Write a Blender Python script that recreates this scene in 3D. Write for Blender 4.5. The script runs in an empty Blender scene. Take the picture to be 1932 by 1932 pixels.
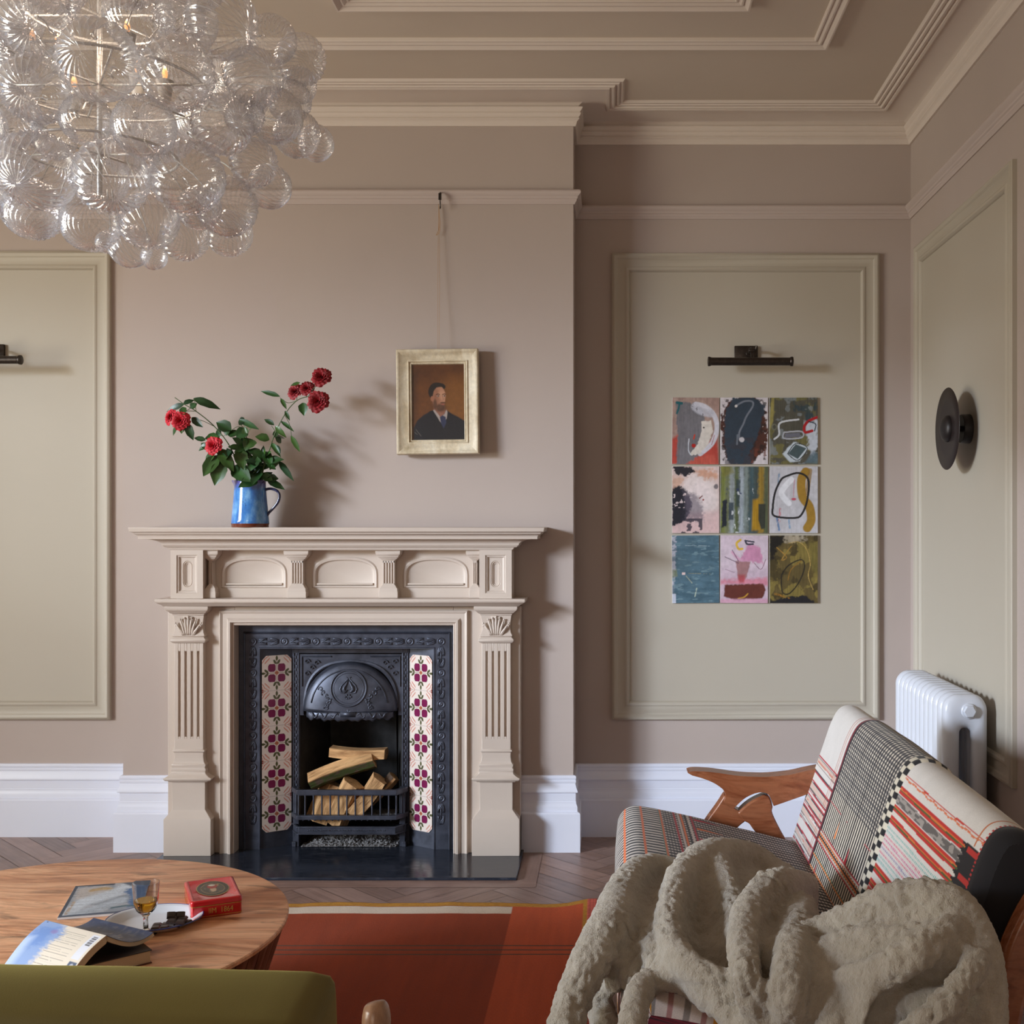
import bpy, bmesh, math, random
import numpy as np
from mathutils import Vector, Matrix
from mathutils import noise as mnoise
C = bpy.context.scene.collection
SC = bpy.context.scene
# ------------------------------------------------------------------ camera
F = 2180.0; VX = 1150.0; VY = 986.0; H = 1.405
cam_d = bpy.data.cameras.new('camera'); cam = bpy.data.objects.new('camera', cam_d); C.objects.link(cam)
cam.location = (0, 0, H); cam.rotation_euler = (math.pi/2, 0, 0)
cam_d.sensor_width = 36; cam_d.lens = 36*F/1932
cam_d.shift_x = -(VX-966)/1932; cam_d.shift_y = (VY-966)/1932
cam_d.clip_start = 0.05; cam_d.clip_end = 100
SC.camera = cam
# ------------------------------------------------------------------ view, world, lights
SC.view_settings.view_transform = 'Standard'; SC.view_settings.look = 'None'
SC.view_settings.gamma = 1; SC.view_settings.use_curve_mapping = False
SC.view_settings.exposure = 0.0
SC.cycles.use_denoising = True
SC.cycles.max_bounces = 10; SC.cycles.diffuse_bounces = 6; SC.cycles.glossy_bounces = 4
SC.cycles.transmission_bounces = 8; SC.cycles.transparent_max_bounces = 40
SC.cycles.sample_clamp_indirect = 6; SC.cycles.caustics_reflective = False; SC.cycles.caustics_refractive = False
W = bpy.data.worlds.new('daylight'); SC.world = W; W.use_nodes = True
W.node_tree.nodes['Background'].inputs[0].default_value = (0.62, 0.78, 1.0, 1)
W.node_tree.nodes['Background'].inputs[1].default_value = 1.0
def area(name, loc, target, sx, sy, power, col, spread=180):
    L = bpy.data.lights.new(name, 'AREA'); L.shape = 'RECTANGLE'; L.size = sx; L.size_y = sy
    L.energy = power; L.color = col; L.spread = math.radians(spread)
    o = bpy.data.objects.new(name, L); C.objects.link(o); o.location = loc
    o.rotation_euler = (Vector(target)-Vector(loc)).to_track_quat('-Z', 'Z').to_euler()
    return o
# sky panel and warm ground-bounce panel outside the left window, plus an added front fill
XL = -5.0; YF = -3.2
WY0, WY1, WZ0, WZ1 = -0.3, 3.3, 0.45, 2.95        # window opening in the left wall
area('sky_daylight', (-11.0, -3.9, 3.8), (4.4, 4.0, 1.2), 1.8, 3.4, 330, (0.71, 0.83, 1.0), 48)
area('garden_daylight', (XL-1.5, 1.0, 1.2), (0, 4, 2.6), 4.6, 2.0, 275, (1.0, 0.92, 0.72), 150)
area('front_fill', (-1.5, YF-0.5, 1.6), (-1.4, 3, 1.6), 2.2, 1.7, 36, (1.0, 0.76, 0.48))  # warm fill added behind the camera, no known source there

# ------------------------------------------------------------------ helpers
D = 2180/420.0            # back wall
YB = D-0.242              # chimney breast face
XR = 1.353                # right wall
ZC = 3.223                # ceiling
def X(px, Y): return (px-VX)*Y/F
def Z(py, Y): return H-(py-VY)*Y/F
def PT(px, py, Y): return Vector((X(px, Y), Y, Z(py, Y)))
def s2l(c):
    return tuple((v/255/12.92 if v/255 <= 0.04045 else ((v/255+0.055)/1.055)**2.4) for v in c)
def tag(o, label=None, cat=None, group=None, kind=None):
    if label: o['label'] = label
    if cat: o['category'] = cat
    if group: o['group'] = group
    if kind: o['kind'] = kind
    return o
def empty(name, loc=(0, 0, 0), rz=0, label=None, cat=None, group=None):
    o = bpy.data.objects.new(name, None); C.objects.link(o); o.location = loc; o.rotation_euler = (0, 0, rz)
    o.empty_display_size = 0.05
    return tag(o, label, cat, group)
def copy_tree(o, parent=None):
    c = o.copy(); C.objects.link(c)
    if parent: c.parent = parent
    for ch in list(o.children): copy_tree(ch, c)
    return c
def curve3(p, n):
    """Catmull-Rom through points -> n samples per span"""
    p = [Vector(q) for q in p]; out = []
    for i in range(len(p)-1):
        a = p[max(i-1, 0)]; b = p[i]; c = p[i+1]; d = p[min(i+2, len(p)-1)]
        for k in range(n):
            t = k/n
            out.append(0.5*((2*b)+(c-a)*t+(2*a-5*b+4*c-d)*t*t+(3*b-a-3*c+d)*t**3))
    out.append(p[-1].copy()); return out
class MB:
    def __init__(s): s.v = []; s.f = []; s.uv = {}; s.col = None; s.mi = []; s.cm = 0
    def add(s, vs, fs, uvs=None):
        b = len(s.v); s.v += [tuple(v) for v in vs]
        for i, f in enumerate(fs):
            if uvs: s.uv[len(s.f)] = [uvs[k] for k in f]
            s.f.append(tuple(b+k for k in f)); s.mi.append(s.cm)
        return b
    def box(s, x0, x1, y0, y1, z0, z1):
        x0, x1 = min(x0, x1), max(x0, x1); y0, y1 = min(y0, y1), max(y0, y1); z0, z1 = min(z0, z1), max(z0, z1)
        s.add([(x0,y0,z0),(x1,y0,z0),(x1,y1,z0),(x0,y1,z0),(x0,y0,z1),(x1,y0,z1),(x1,y1,z1),(x0,y1,z1)],
              [(0,3,2,1),(4,5,6,7),(0,1,5,4),(1,2,6,5),(2,3,7,6),(3,0,4,7)])
    def obox(s, c, ax, ay, az):
        c, ax, ay, az = map(Vector, (c, ax, ay, az))
        vs = [c+ax*i+ay*j+az*k for k in (-1, 1) for i, j in ((-1,-1),(1,-1),(1,1),(-1,1))]
        s.add(vs, [(0,3,2,1),(4,5,6,7),(0,1,5,4),(1,2,6,5),(2,3,7,6),(3,0,4,7)])
    def stack(s, x0, x1, y, yb, lv):
        """rings of rectangles; lv = (z, sideways out, forward out); front at y-out, back at yb"""
        vs = []
        for l in lv:
            z, ox = l[0], l[1]; oy = l[2] if len(l) > 2 else l[1]
            vs += [(x0-ox, y-oy, z), (x1+ox, y-oy, z), (x1+ox, yb, z), (x0-ox, yb, z)]
        up = lv[-1][0] > lv[0][0]; fs = []
        for i in range(len(lv)-1):
            for k in range(4):
                a, b = i*4+k, i*4+(k+1) % 4
                fs.append((a, b, b+4, a+4) if up else (b, a, a+4, b+4))
        n = (len(lv)-1)*4
        fs.append((3,2,1,0) if up else (0,1,2,3)); fs.append((n,n+1,n+2,n+3) if up else (n+3,n+2,n+1,n))
        s.add(vs, fs)
    def sweep(s, prof, path, n, closed=False, cap=True, side=1):
        """prof (a,b): a sideways in the plane (side of travel), b along n"""
        n = Vector(n).normalized(); P_ = [Vector(p) for p in path]; m = len(P_); rings = []
        for i in range(m):
            d0 = (P_[i]-P_[i-1]).normalized() if (i > 0 or closed) else None
            d1 = (P_[(i+1) % m]-P_[i]).normalized() if (i < m-1 or closed) else None
            if d0 is None: d0 = d1
            if d1 is None: d1 = d0
            t0 = d0.cross(n)*side; t1 = d1.cross(n)*side
            mit = (t0+t1); mit = mit.normalized() if mit.length > 1e-6 else t0
            k = 1/max(0.2, mit.dot(t0))
            rings.append([P_[i]+mit*(a*k)+n*b for a, b in prof])
        q = len(prof); vs = [v for r in rings for v in r]; fs = []
        for i in range(m if closed else m-1):
            for j in range(q-1):
                a = i*q+j; b = ((i+1) % m)*q+j
                fs.append((a, b, b+1, a+1))
        s.add(vs, fs)
        if cap and not closed: s.add(rings[0], [tuple(range(q))]); s.add(rings[-1], [tuple(range(q))[::-1]])
    def lathe(s, prof, c=(0,0,0), seg=32, axis='z', caps=True, sx=1, sy=1):
        vs = []; fs = []; c = Vector(c)
        for r, h in prof:
            for k in range(seg):
                a = 2*math.pi*k/seg; x, y = r*math.cos(a)*sx, r*math.sin(a)*sy
                v = (x, y, h) if axis == 'z' else ((x, h, y) if axis == 'y' else (h, x, y))
                vs.append(c+Vector(v))
        for i in range(len(prof)-1):
            for k in range(seg):
                k2 = (k+1) % seg; fs.append((i*seg+k, i*seg+k2, (i+1)*seg+k2, (i+1)*seg+k))
        if caps: fs.append(tuple(range(seg))[::-1]); fs.append(tuple((len(prof)-1)*seg+k for k in range(seg)))
        s.add(vs, fs)
    def tube(s, pts, r, seg=8, caps=True, flat=1.0, up=None):
        pts = [Vector(p) for p in pts]; n = len(pts)
        rs = r if isinstance(r, (list, tuple)) else [r]*n
        t = (pts[1]-pts[0]).normalized()
        u = Vector(up) if up else (Vector((0,0,1)) if abs(t.z) < 0.9 else Vector((1,0,0)))
        vs = []; fs = []
        for i in range(n):
            t = (pts[min(i+1, n-1)]-pts[max(i-1, 0)]).normalized()
            b = t.cross(u).normalized(); u2 = b.cross(t).normalized()
            if not up: u = u2
            for k in range(seg):
                a = 2*math.pi*k/seg; vs.append(pts[i]+b*(math.cos(a)*rs[i])+u2*(math.sin(a)*rs[i]*flat))
        for i in range(n-1):
            for k in range(seg):
                k2 = (k+1) % seg; fs.append((i*seg+k, i*seg+k2, (i+1)*seg+k2, (i+1)*seg+k))
        if caps: fs.append(tuple(range(seg))[::-1]); fs.append(tuple((n-1)*seg+k for k in range(seg)))
        s.add(vs, fs)
    def grid(s, fn, nu, nv, wrapu=False, uvs=True, double=False):
        vs = []; uv = []
        NU = nu if wrapu else nu+1
        for j in range(nv+1):
            for i in range(NU):
                vs.append(fn(i/nu, j/nv)); uv.append((i/nu, j/nv))
        fs = []
        for j in range(nv):
            for i in range(nu):
                a = j*NU+i; b = j*NU+(i+1) % NU
                fs.append((a, b, b+NU, a+NU))
        return s.add(vs, fs, uv if uvs else None)
    def build(s, name, mat, parent=None, smooth=False, bevel=0, loc=None, seg=2, weld=False, subsurf=0, solid=0, auto=None):
        me = bpy.data.meshes.new(name); me.from_pydata(s.v, [], s.f)
        if s.uv:
            ul = me.uv_layers.new(name='UVMap'); li = 0; dat = np.zeros(len(me.loops)*2)
            for fi, f in enumerate(s.f):
                u = s.uv.get(fi)
                if u:
                    for k in range(len(f)): dat[(li+k)*2:(li+k)*2+2] = u[k]
                li += len(f)
            ul.data.foreach_set('uv', dat)
        if s.col is not None:
            ca = me.color_attributes.new('Col', 'FLOAT_COLOR', 'POINT')
            a = np.ones((len(s.v), 4), np.float32); a[:, :3] = np.asarray(s.col, np.float32)[:, :3]
            ca.data.foreach_set('color', a.ravel())
        mats = mat if isinstance(mat, (list, tuple)) else [mat]
        for m in mats: me.materials.append(m)
        if len(mats) > 1: me.polygons.foreach_set('material_index', s.mi)
        bm = bmesh.new(); bm.from_mesh(me)
        if weld: bmesh.ops.remove_doubles(bm, verts=bm.verts, dist=1e-5)
        bmesh.ops.recalc_face_normals(bm, faces=bm.faces)
        bm.to_mesh(me); bm.free()
        if smooth: me.shade_smooth()
        if auto is not None and smooth:
            me.set_sharp_from_angle(angle=math.radians(auto))
        o = bpy.data.objects.new(name, me); C.objects.link(o)
        if parent: o.parent = parent
        if loc: o.location = loc
        if solid:
            md = o.modifiers.new('solid', 'SOLIDIFY'); md.thickness = solid; md.offset = 0
        if bevel:
            md = o.modifiers.new('bevel', 'BEVEL'); md.width = bevel; md.segments = seg; md.limit_method = 'ANGLE'
            md.angle_limit = math.radians(35); md.harden_normals = False
            me.shade_smooth(); me.set_sharp_from_angle(angle=math.radians(50))
        if subsurf:
            md = o.modifiers.new('sub', 'SUBSURF'); md.levels = subsurf; md.render_levels = subsurf
        return o
def struct(o): o['kind'] = 'structure'; return o
# ------------------------------------------------------------------ materials
class NT:
    def __init__(s, name):
        s.m = bpy.data.materials.new(name); s.m.use_nodes = True; s.t = s.m.node_tree
        s.b = s.t.nodes['Principled BSDF']; s.out = s.t.nodes['Material Output']
    def n(s, typ, **kw):
        nd = s.t.nodes.new(typ)
        for k, v in kw.items():
            if k.startswith('i_'):
                key = k[2:].replace('_', ' '); nd.inputs[key if key in nd.inputs else int(key)].default_value = v
            else: setattr(nd, k, v)
        return nd
    def l(s, a, b): s.t.links.new(a, b)
    def math(s, op, a, b=None, c=None):
        nd = s.t.nodes.new('ShaderNodeMath'); nd.operation = op
        for i, v in enumerate((a, b, c)):
            if v is None: continue
            if isinstance(v, (int, float)): nd.inputs[i].default_value = v
            else: s.l(v, nd.inputs[i])
        return nd.outputs[0]
    def mix(s, fac, a, b, blend='MIX'):
        nd = s.t.nodes.new('ShaderNodeMix'); nd.data_type = 'RGBA'; nd.blend_type = blend
        for sock, v in ((nd.inputs[0], fac), (nd.inputs[6], a), (nd.inputs[7], b)):
            if isinstance(v, (int, float)): sock.default_value = v
            elif isinstance(v, tuple): sock.default_value = v if len(v) == 4 else (*v, 1)
            else: s.l(v, sock)
        return nd.outputs[2]
    def ramp(s, fac, stops, interp='LINEAR'):
        nd = s.t.nodes.new('ShaderNodeValToRGB'); cr = nd.color_ramp; cr.interpolation = interp
        while len(cr.elements) < len(stops): cr.elements.new(0.5)
        for e, (p, c) in zip(cr.elements, stops): e.position = p; e.color = (*c, 1)
        s.l(fac, nd.inputs[0]); return nd.outputs[0]
    def noise(s, scale, detail=4, rough=0.5, vec=None, dist=0):
        nd = s.n('ShaderNodeTexNoise'); nd.inputs['Scale'].default_value = scale; nd.inputs['Detail'].default_value = detail
        nd.inputs['Roughness'].default_value = rough; nd.inputs['Distortion'].default_value = dist
        s.l(vec if vec is not None else s.coord(), nd.inputs['Vector']); return nd.outputs['Fac']
    def coord(s, kind='Object', scale=None, rot=None, loc=None):
        tc = s.n('ShaderNodeTexCoord'); v = tc.outputs[kind]
        if scale or rot or loc:
            mp = s.n('ShaderNodeMapping'); s.l(v, mp.inputs[0])
            if scale: mp.inputs['Scale'].default_value = scale
            if rot: mp.inputs['Rotation'].default_value = rot
            if loc: mp.inputs['Location'].default_value = loc
            v = mp.outputs[0]
        return v
    def bump(s, h, strength=0.2, dist=0.01):
        nd = s.n('ShaderNodeBump'); nd.inputs['Strength'].default_value = strength; nd.inputs['Distance'].default_value = dist
        s.l(h, nd.inputs['Height']); s.l(nd.outputs[0], s.b.inputs['Normal']); return nd
    def color(s, c):
        if isinstance(c, tuple): s.b.inputs['Base Color'].default_value = (*c, 1)
        else: s.l(c, s.b.inputs['Base Color'])
    def set(s, **k):
        for a, v in k.items(): s.b.inputs[a.replace('_', ' ')].default_value = v
        return s
def simple(name, col, rough=0.5, metal=0, nscale=0, namt=0.1, bscale=0, bamt=0.1, bdist=0.002, **k):
    t = NT(name); t.set(Roughness=rough, Metallic=metal, **k)
    if nscale:
        f = t.noise(nscale, 5, 0.6); a = tuple(c*(1-namt) for c in col); b = tuple(min(1, c*(1+namt)) for c in col)
        t.color(t.ramp(f, [(0.3, a), (0.7, b)]))
    else: t.color(col)
    if bscale: t.bump(t.noise(bscale, 4), bamt, bdist)
    return t.m
def vcol(name, rough=0.6, bscale=0, bamt=0.1, bdist=0.002, nmul=0, nscale=200, **k):
    t = NT(name); t.set(Roughness=rough, **k)
    a = t.n('ShaderNodeVertexColor'); a.layer_name = 'Col'; c = a.outputs[0]
    if nmul:
        f = t.noise(nscale, 3); c = t.mix(1.0, c, t.ramp(f, [(0.3, (1-nmul,)*3), (0.7, (1+nmul,)*3)]), 'MULTIPLY')
    t.color(c)
    if bscale: t.bump(t.noise(bscale, 4), bamt, bdist)
    return t.m
M = {}
M['wall'] = simple('wall_paint', (0.445, 0.372, 0.335), 0.85, nscale=1.3, namt=0.03, bscale=90, bamt=0.06)
M['panel'] = simple('panel_paint', (0.44, 0.395, 0.325), 0.6, nscale=1.5, namt=0.02, bscale=120, bamt=0.04)
M['ceiling'] = simple('ceiling_paint', (0.62, 0.54, 0.455), 0.85, nscale=1.2, namt=0.03, bscale=60, bamt=0.06)
M['cornice'] = simple('cornice_paint', (0.68, 0.60, 0.54), 0.7, nscale=6, namt=0.02, bscale=80, bamt=0.05)
M['rail'] = simple('rail_paint', (0.52, 0.44, 0.41), 0.6)
M['base'] = simple('skirting_paint', (0.74, 0.765, 0.87), 0.32, nscale=3, namt=0.02)
M['mantel'] = simple('mantel_paint', (0.55, 0.468, 0.405), 0.42, nscale=5, namt=0.025, bscale=70, bamt=0.04)
# ================================================================== ROOM
XB0, XB1 = -2.083, -0.155
HX0, HX1, HZ = -1.53, -0.72, 0.965      # fireplace opening in the chimney breast
# walls (with thickness)
m = MB(); m.box(XL-.2, XB0, D, D+.2, 0, ZC); m.box(XB1, XR+.2, D, D+.2, 0, ZC); struct(m.build('wall_back', M['wall']))
m = MB()
m.box(XB0, HX0, YB, D+.2, 0, ZC); m.box(HX1, XB1, YB, D+.2, 0, ZC); m.box(HX0, HX1, YB, D+.2, HZ, ZC)
m.box(HX0, HX1, D+.19, D+.2, 0, HZ)
struct(m.build('wall_chimney', M['wall'], weld=False))
m = MB(); m.box(XR, XR+.2, YF, D, 0, ZC); struct(m.build('wall_right', M['wall']))
# left wall with a wide window opening, front wall with an opening added for the fill light
m = MB()
m.box(XL-.2, XL, YF, WY0, 0, ZC); m.box(XL-.2, XL, WY1, D, 0, ZC)
m.box(XL-.2, XL, WY0, WY1, 0, WZ0); m.box(XL-.2, XL, WY0, WY1, WZ1, ZC)
struct(m.build('wall_left', M['wall']))
m = MB()
m.box(XL-.2, -2.7, YF-.2, YF, 0, ZC); m.box(-.3, XR+.2, YF-.2, YF, 0, ZC)
m.box(-2.7, -.3, YF-.2, YF, 0, .7); m.box(-2.7, -.3, YF-.2, YF, 2.5, ZC)
struct(m.build('wall_front', M['wall']))
m = MB(); m.box(XL-.2, XR+.2, YF-.2, D+.2, ZC, ZC+.15); struct(m.build('ceiling', M['ceiling']))
# window joinery
def window(name, p0, p1, z0, z1, nx, parts):
    f = MB(); p0 = Vector(p0); p1 = Vector(p1); d = (p1-p0); L = d.length; d.normalize(); nrm = Vector((0,0,1)).cross(d)
    def bar(a0, a1, b0, b1, t=.03):
        c = p0+d*((a0+a1)/2); c.z = (b0+b1)/2
        f.obox(c, d*((a1-a0)/2), nrm*t, Vector((0,0,(b1-b0)/2)))
    bar(0, L, z0, z0+.07); bar(0, L, z1-.07, z1); bar(0, L, (z0+z1)/2-.025, (z0+z1)/2+.025)
    for i in range(nx+1):
        a = L*i/nx; bar(max(0, a-.03), min(L, a+.03), z0, z1)
    return struct(f.build(name, M['base'], bevel=.004))
window('window_1', (XL-.14, WY0, 0), (XL-.14, WY1, 0), WZ0, WZ1, 3, None)
window('fill_window', (-.3, YF-.14, 0), (-2.7, YF-.14, 0), .7, 2.5, 3, None)  # unseen window, added to let the front fill into the room
# ---- floor: herringbone oak blocks, real blocks with fine joints
rnd = random.Random(4)
fl = NT('oak_herringbone'); fl.set(Roughness=0.38)
a = fl.n('ShaderNodeVertexColor'); a.layer_name = 'Col'
uvv = fl.coord('UV', scale=(3, 60, 1)); g = fl.noise(1.0, 6, 0.65, vec=uvv, dist=0.6)
g2 = fl.noise(9, 3, 0.5, vec=fl.coord('UV', scale=(1, 1, 1)))
c = fl.mix(1.0, a.outputs[0], fl.ramp(g, [(0.25, (.72, .70, .70)), (0.5, (1, 1, 1)), (0.78, (1.22, 1.2, 1.2))]), 'MULTIPLY')
c = fl.mix(1.0, c, fl.ramp(g2, [(0.3, (.88,)*3), (0.7, (1.1,)*3)]), 'MULTIPLY'); fl.color(c)
fl.bump(g, 0.12, 0.002); M['floor'] = fl.m
bw, bl = 0.0905, 0.543
m = MB(); cols = []
s2 = math.sqrt(.5)
def blk(u0, v0, du, dv):
    """block in the 45 degree frame"""
    g_ = .0011; pts = []
    for (uu, vv) in ((u0+g_, v0+g_), (u0+du-g_, v0+g_), (u0+du-g_, v0+dv-g_), (u0+g_, v0+dv-g_)):
        pts.append(((uu-vv)*s2, (uu+vv)*s2))
    cx = sum(p[0] for p in pts)/4; cy = sum(p[1] for p in pts)/4
    if cx < XL-.3 or cx > XR+.3 or cy < YF-.3 or cy > D+.3: return
    ou, ov = rnd.random()*50, rnd.random()*50
    if du > dv: uvs = [(ou, ov), (ou+du, ov), (ou+du, ov+dv), (ou, ov+dv)]
    else: uvs = [(ou, ov), (ou, ov+du), (ou+dv, ov+du), (ou+dv, ov)]
    b = len(m.v); m.add([(p[0], p[1], 0) for p in pts], [(0,1,2,3)], uvs)
    k = rnd.uniform(.80, 1.18); w = rnd.uniform(-.012, .012)
    for _ in range(4): cols.append((.275*k+w, .180*k, .150*k-w*.6))
n_ = int(bl/bw)
# classic herringbone tiling
for i in range(-120, 130):
    for j in range(-16, 26):
        u = i*bw+j*bl; v = i*bw-j*bl
        blk(u, v, bl, bw)
        blk(u+bl-0, v, bw, bl) if False else blk(u-bw+bw, v+bw, bw, bl)
m.add([(XL-.1, YF-.1, -.0015), (XR+.1, YF-.1, -.0015), (XR+.1, D+.1, -.0015), (XL-.1, D+.1, -.0015)], [(0,1,2,3)])
cols += [(.12, .085, .07)]*4
m.add([(XL-.1, YF-.1, -.05), (XR+.1, YF-.1, -.05), (XR+.1, D+.1, -.05), (XL-.1, D+.1, -.05)], [(3,2,1,0)]); cols += [(.05,.03,.02)]*4
m.col = cols; struct(m.build('floor', M['floor']))
# border boards round the hearth
m = MB(); cols = []
for (x0, x1, y0, y1, hz) in ((-1.97, -.285, 4.447, 4.533, 1), (-.363, -.285, 4.5335, 4.915, 0)):
    m.add([(x0,y0,.0012),(x1,y0,.0012),(x1,y1,.0012),(x0,y1,.0012)], [(0,1,2,3)], [(x0,y0),(x1,y0),(x1,y1),(x0,y1)] if hz else [(y0,x0),(y0,x1),(y1,x1),(y1,x0)])
    cols += [(.27, .175, .145)]*4
m.col = cols; struct(m.build('trim_1', M['floor']))
# ---- cornice, picture rail, skirting : swept round the whole room
loop = [(XL, YF), (XL, D), (XB0, D), (XB0, YB), (XB1, YB), (XB1, D), (XR, D), (XR, YF)]
def bead(a0, b0, a1, b1, n=6, k=1.0):
    """half-round bump from (a0,b0) to (a1,b1)"""
    out = []
    for i in range(n+1):
        t = math.pi*i/n; ca = (a0+a1)/2; cb = (b0+b1)/2; ux, uy = (a1-a0)/2, (b1-b0)/2
        out.append((ca-ux*math.cos(t)-uy*math.sin(t)*k, cb-uy*math.cos(t)+ux*math.sin(t)*k))
    return out
cor = [(0, 3.100), (.010, 3.100), (.013, 3.108)]
for i in range(5): t = i/4; cor.append((.014+.012*t*t, 3.110+.016*t))
cor += [(.026, 3.130), (.022, 3.132)]
cor += [(.024+.008*math.sin(t*math.pi/2), 3.134+.012*t) for t in (0, .33, .66, 1)]
cor += [(.033, 3.150), (.028, 3.152), (.031, 3.156), (.036, 3.162), (.040, 3.168), (.040, 3.173), (.022, 3.173)]
for i in range(1, 11):
    t = i/10*math.pi/2; cor.append((.022+.118*(1-math.cos(t)), 3.174+.034*math.sin(t)))
cor += [(.140, 3.203), (.146, 3.201), (.154, 3.203), (.157, 3.209), (.163, 3.209), (.165, 3.204), (.174, 3.203), (.179, 3.209),
        (.179, 3.213), (.184, 3.213), (.186, 3.209), (.194, 3.209), (.198, 3.214), (.203, 3.216), (.203, 3.213), (.211, 3.213), (.215, 3.218), (.219, ZC)]
m = MB(); m.sweep(cor, [(x, y, 0) for x, y in loop], (0,0,1), closed=True, side=1)
struct(m.build('trim_2', M['cornice'], smooth=True, auto=28))
rail = [(0, 2.767), (.006, 2.767), (.008, 2.772), (.014, 2.780), (.014, 2.786), (.019, 2.790), (.020, 2.797), (.024, 2.801), (.031, 2.808), (.033, 2.815), (.030, 2.822), (.022, 2.826), (.012, 2.824), (0, 2.826)]
rail_b = [(a*1.0, b) for a, b in rail]
m = MB(); m.sweep(rail_b, [(x, y, 0) for x, y in loop], (0,0,1), closed=True); struct(m.build('trim_3', M['rail'], smooth=True, auto=30))
sk = [(0, .324), (.006, .324), (.011, .321), (.0125, .315), (.011, .308), (.0095, .305), (.0115, .303), (.0115, .294), (.009, .291),
      (.010, .284), (.0135, .270), (.0175, .262), (.019, .256), (.018, .252), (.0105, .250), (.0105, .214), (.013, .211), (.0125, .204), (.016, .196), (.018, .190), (.018, .172),
      (.022, .170), (.027, .168), (.030, .163), (.030, 0)]
def base_run(name, pts):
    m = MB(); m.sweep(sk, [(x, y, 0) for x, y in pts], (0,0,1)); return struct(m.build(name, M['base'], smooth=True, auto=30))
base_run('baseboard_left', [(XL, YF), (XL, D), (XB0, D), (XB0, YB), (-1.862, YB)])
base_run('baseboard_right', [(-.379, YB), (XB1, YB), (XB1, D), (XR, D), (XR, YF)])
# ---- wall panels: flat painted field + bolection moulding
pm = [(0, 0), (0, .016), (.004, .021), (.012, .024), (.021, .021), (.026, .015), (.030, .013), (.058, .012), (.062, .0145), (.068, .0175), (.075, .0165), (.080, .011), (.083, .0035), (.083, .0)]
def wall_panel(name, a, b, z0, z1, nrm, field=True):
    """a,b: the lower corners on the wall, in travel order with the interior of the panel to the side"""
    a = Vector(a); b = Vector(b); n = Vector(nrm)
    pts = [Vector((a.x, a.y, z0)), Vector((b.x, b.y, z0)), Vector((b.x, b.y, z1)), Vector((a.x, a.y, z1))]
    ctr = sum(pts, Vector())/4
    t = (pts[1]-pts[0]).normalized().cross(n); side = 1 if t.dot(ctr-pts[0]) > 0 else -1
    m = MB(); m.sweep(pm, pts, n, closed=True, side=side)
    i_ = .079; d = (b-a).normalized()
    q = [pts[0]+d*i_+Vector((0,0,i_)), pts[1]-d*i_+Vector((0,0,i_)), pts[2]-d*i_-Vector((0,0,i_)), pts[3]+d*i_-Vector((0,0,i_))]
    m.add([p+n*.003 for p in q], [(0,1,2,3)])
    return struct(m.build(name, M['panel'], smooth=True, auto=35))
wall_panel('trim_4', (X(1154, D), D, 0), (X(1658, D), D, 0), Z(1357, D), Z(479, D), (0,-1,0))
wall_panel('trim_5', (X(-330, D), D, 0), (X(211, D), D, 0), Z(1357, D), Z(475, D), (0,-1,0))
yp0, yp1 = F*XR/(1732-VX), F*XR/(1919-VX)
wall_panel('trim_6', (XR, yp0, 0), (XR, yp1, 0), Z(1357, D), Z(479, D), (-1,0,0))
wall_panel('trim_7', (XR, yp1-.35, 0), (XR, yp1-1.7, 0), Z(1357, D), Z(479, D), (-1,0,0))
# ---- ceiling strips
cs = [(0, 0), (0, -.010), (.004, -.014), (.009, -.014), (.012, -.010), (.015, -.012), (.024, -.018), (.030, -.018), (.033, -.013), (.036, -.015), (.050, -.026), (.056, -.026), (.058, -.020), (.060, 0)]
def ceil_rect(name, x0, x1, y0, y1):
    m = MB(); m.sweep([(a, b) for a, b in cs], [(x0, y1, ZC), (x1, y1, ZC), (x1, y0, ZC), (x0, y0, ZC)], (0,0,1), closed=True, side=-1)
    return struct(m.build(name, M['cornice'], smooth=True, auto=30))
ceil_rect('trim_8', -4.4, .768, -2.4, 4.33)
ceil_rect('trim_9', -.90, .435, .6, 4.0)
# ================================================================== FIREPLACE
MC = -1.119                      # centre line
mp = empty('mantelpiece', (MC, YB, 0), label='painted beige mantelpiece with fluted legs and arched niches around the fire', cat='mantelpiece')
def mbuild(m, name, mat=None, par=None, **k):
    """vertices given in world space, stored relative to the parent chain"""
    par = par or mp; p = par; off = Vector((0,0,0))
    while p: off += p.location; p = p.parent
    m.v = [(v[0]-off.x, v[1]-off.y, v[2]-off.z) for v in m.v]
    return m.build(name, mat or M['mantel'], par, **k)
HS = .013                        # hearth top
def sx(dx): return MC+dx
# body slab behind legs: two stiles and a header, with opening
OX = .461                        # half width of opening
m = MB()
ybf = 4.872
zo = Z(1181, 4.85)
m.box(sx(-.743), sx(-OX), ybf, YB, HS, 1.05); m.box(sx(OX), sx(.743), ybf, YB, HS, 1.05); m.box(sx(-OX), sx(OX), ybf, YB, zo, 1.05)
mbuild(m, 'body', bevel=.002)
# surround moulding round the opening
sm = [(0, .0), (0, .012), (.006, .016), (.014, .013), (.020, .010), (.045, .010), (.050, .014), (.058, .022), (.070, .022), (.074, .014), (.078, .010), (.082, .012), (.088, .010), (.088, -.05)]
m = MB()
so = OX+.062
sm2 = [(a*.70, b) for a, b in sm]
m.sweep(sm2, [(sx(-so), ybf, HS), (sx(-so), ybf, zo+.064), (sx(so), ybf, zo+.064), (sx(so), ybf, HS)], (0,-1,0), side=1)
mbuild(m, 'surround', smooth=True, auto=30)
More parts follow.
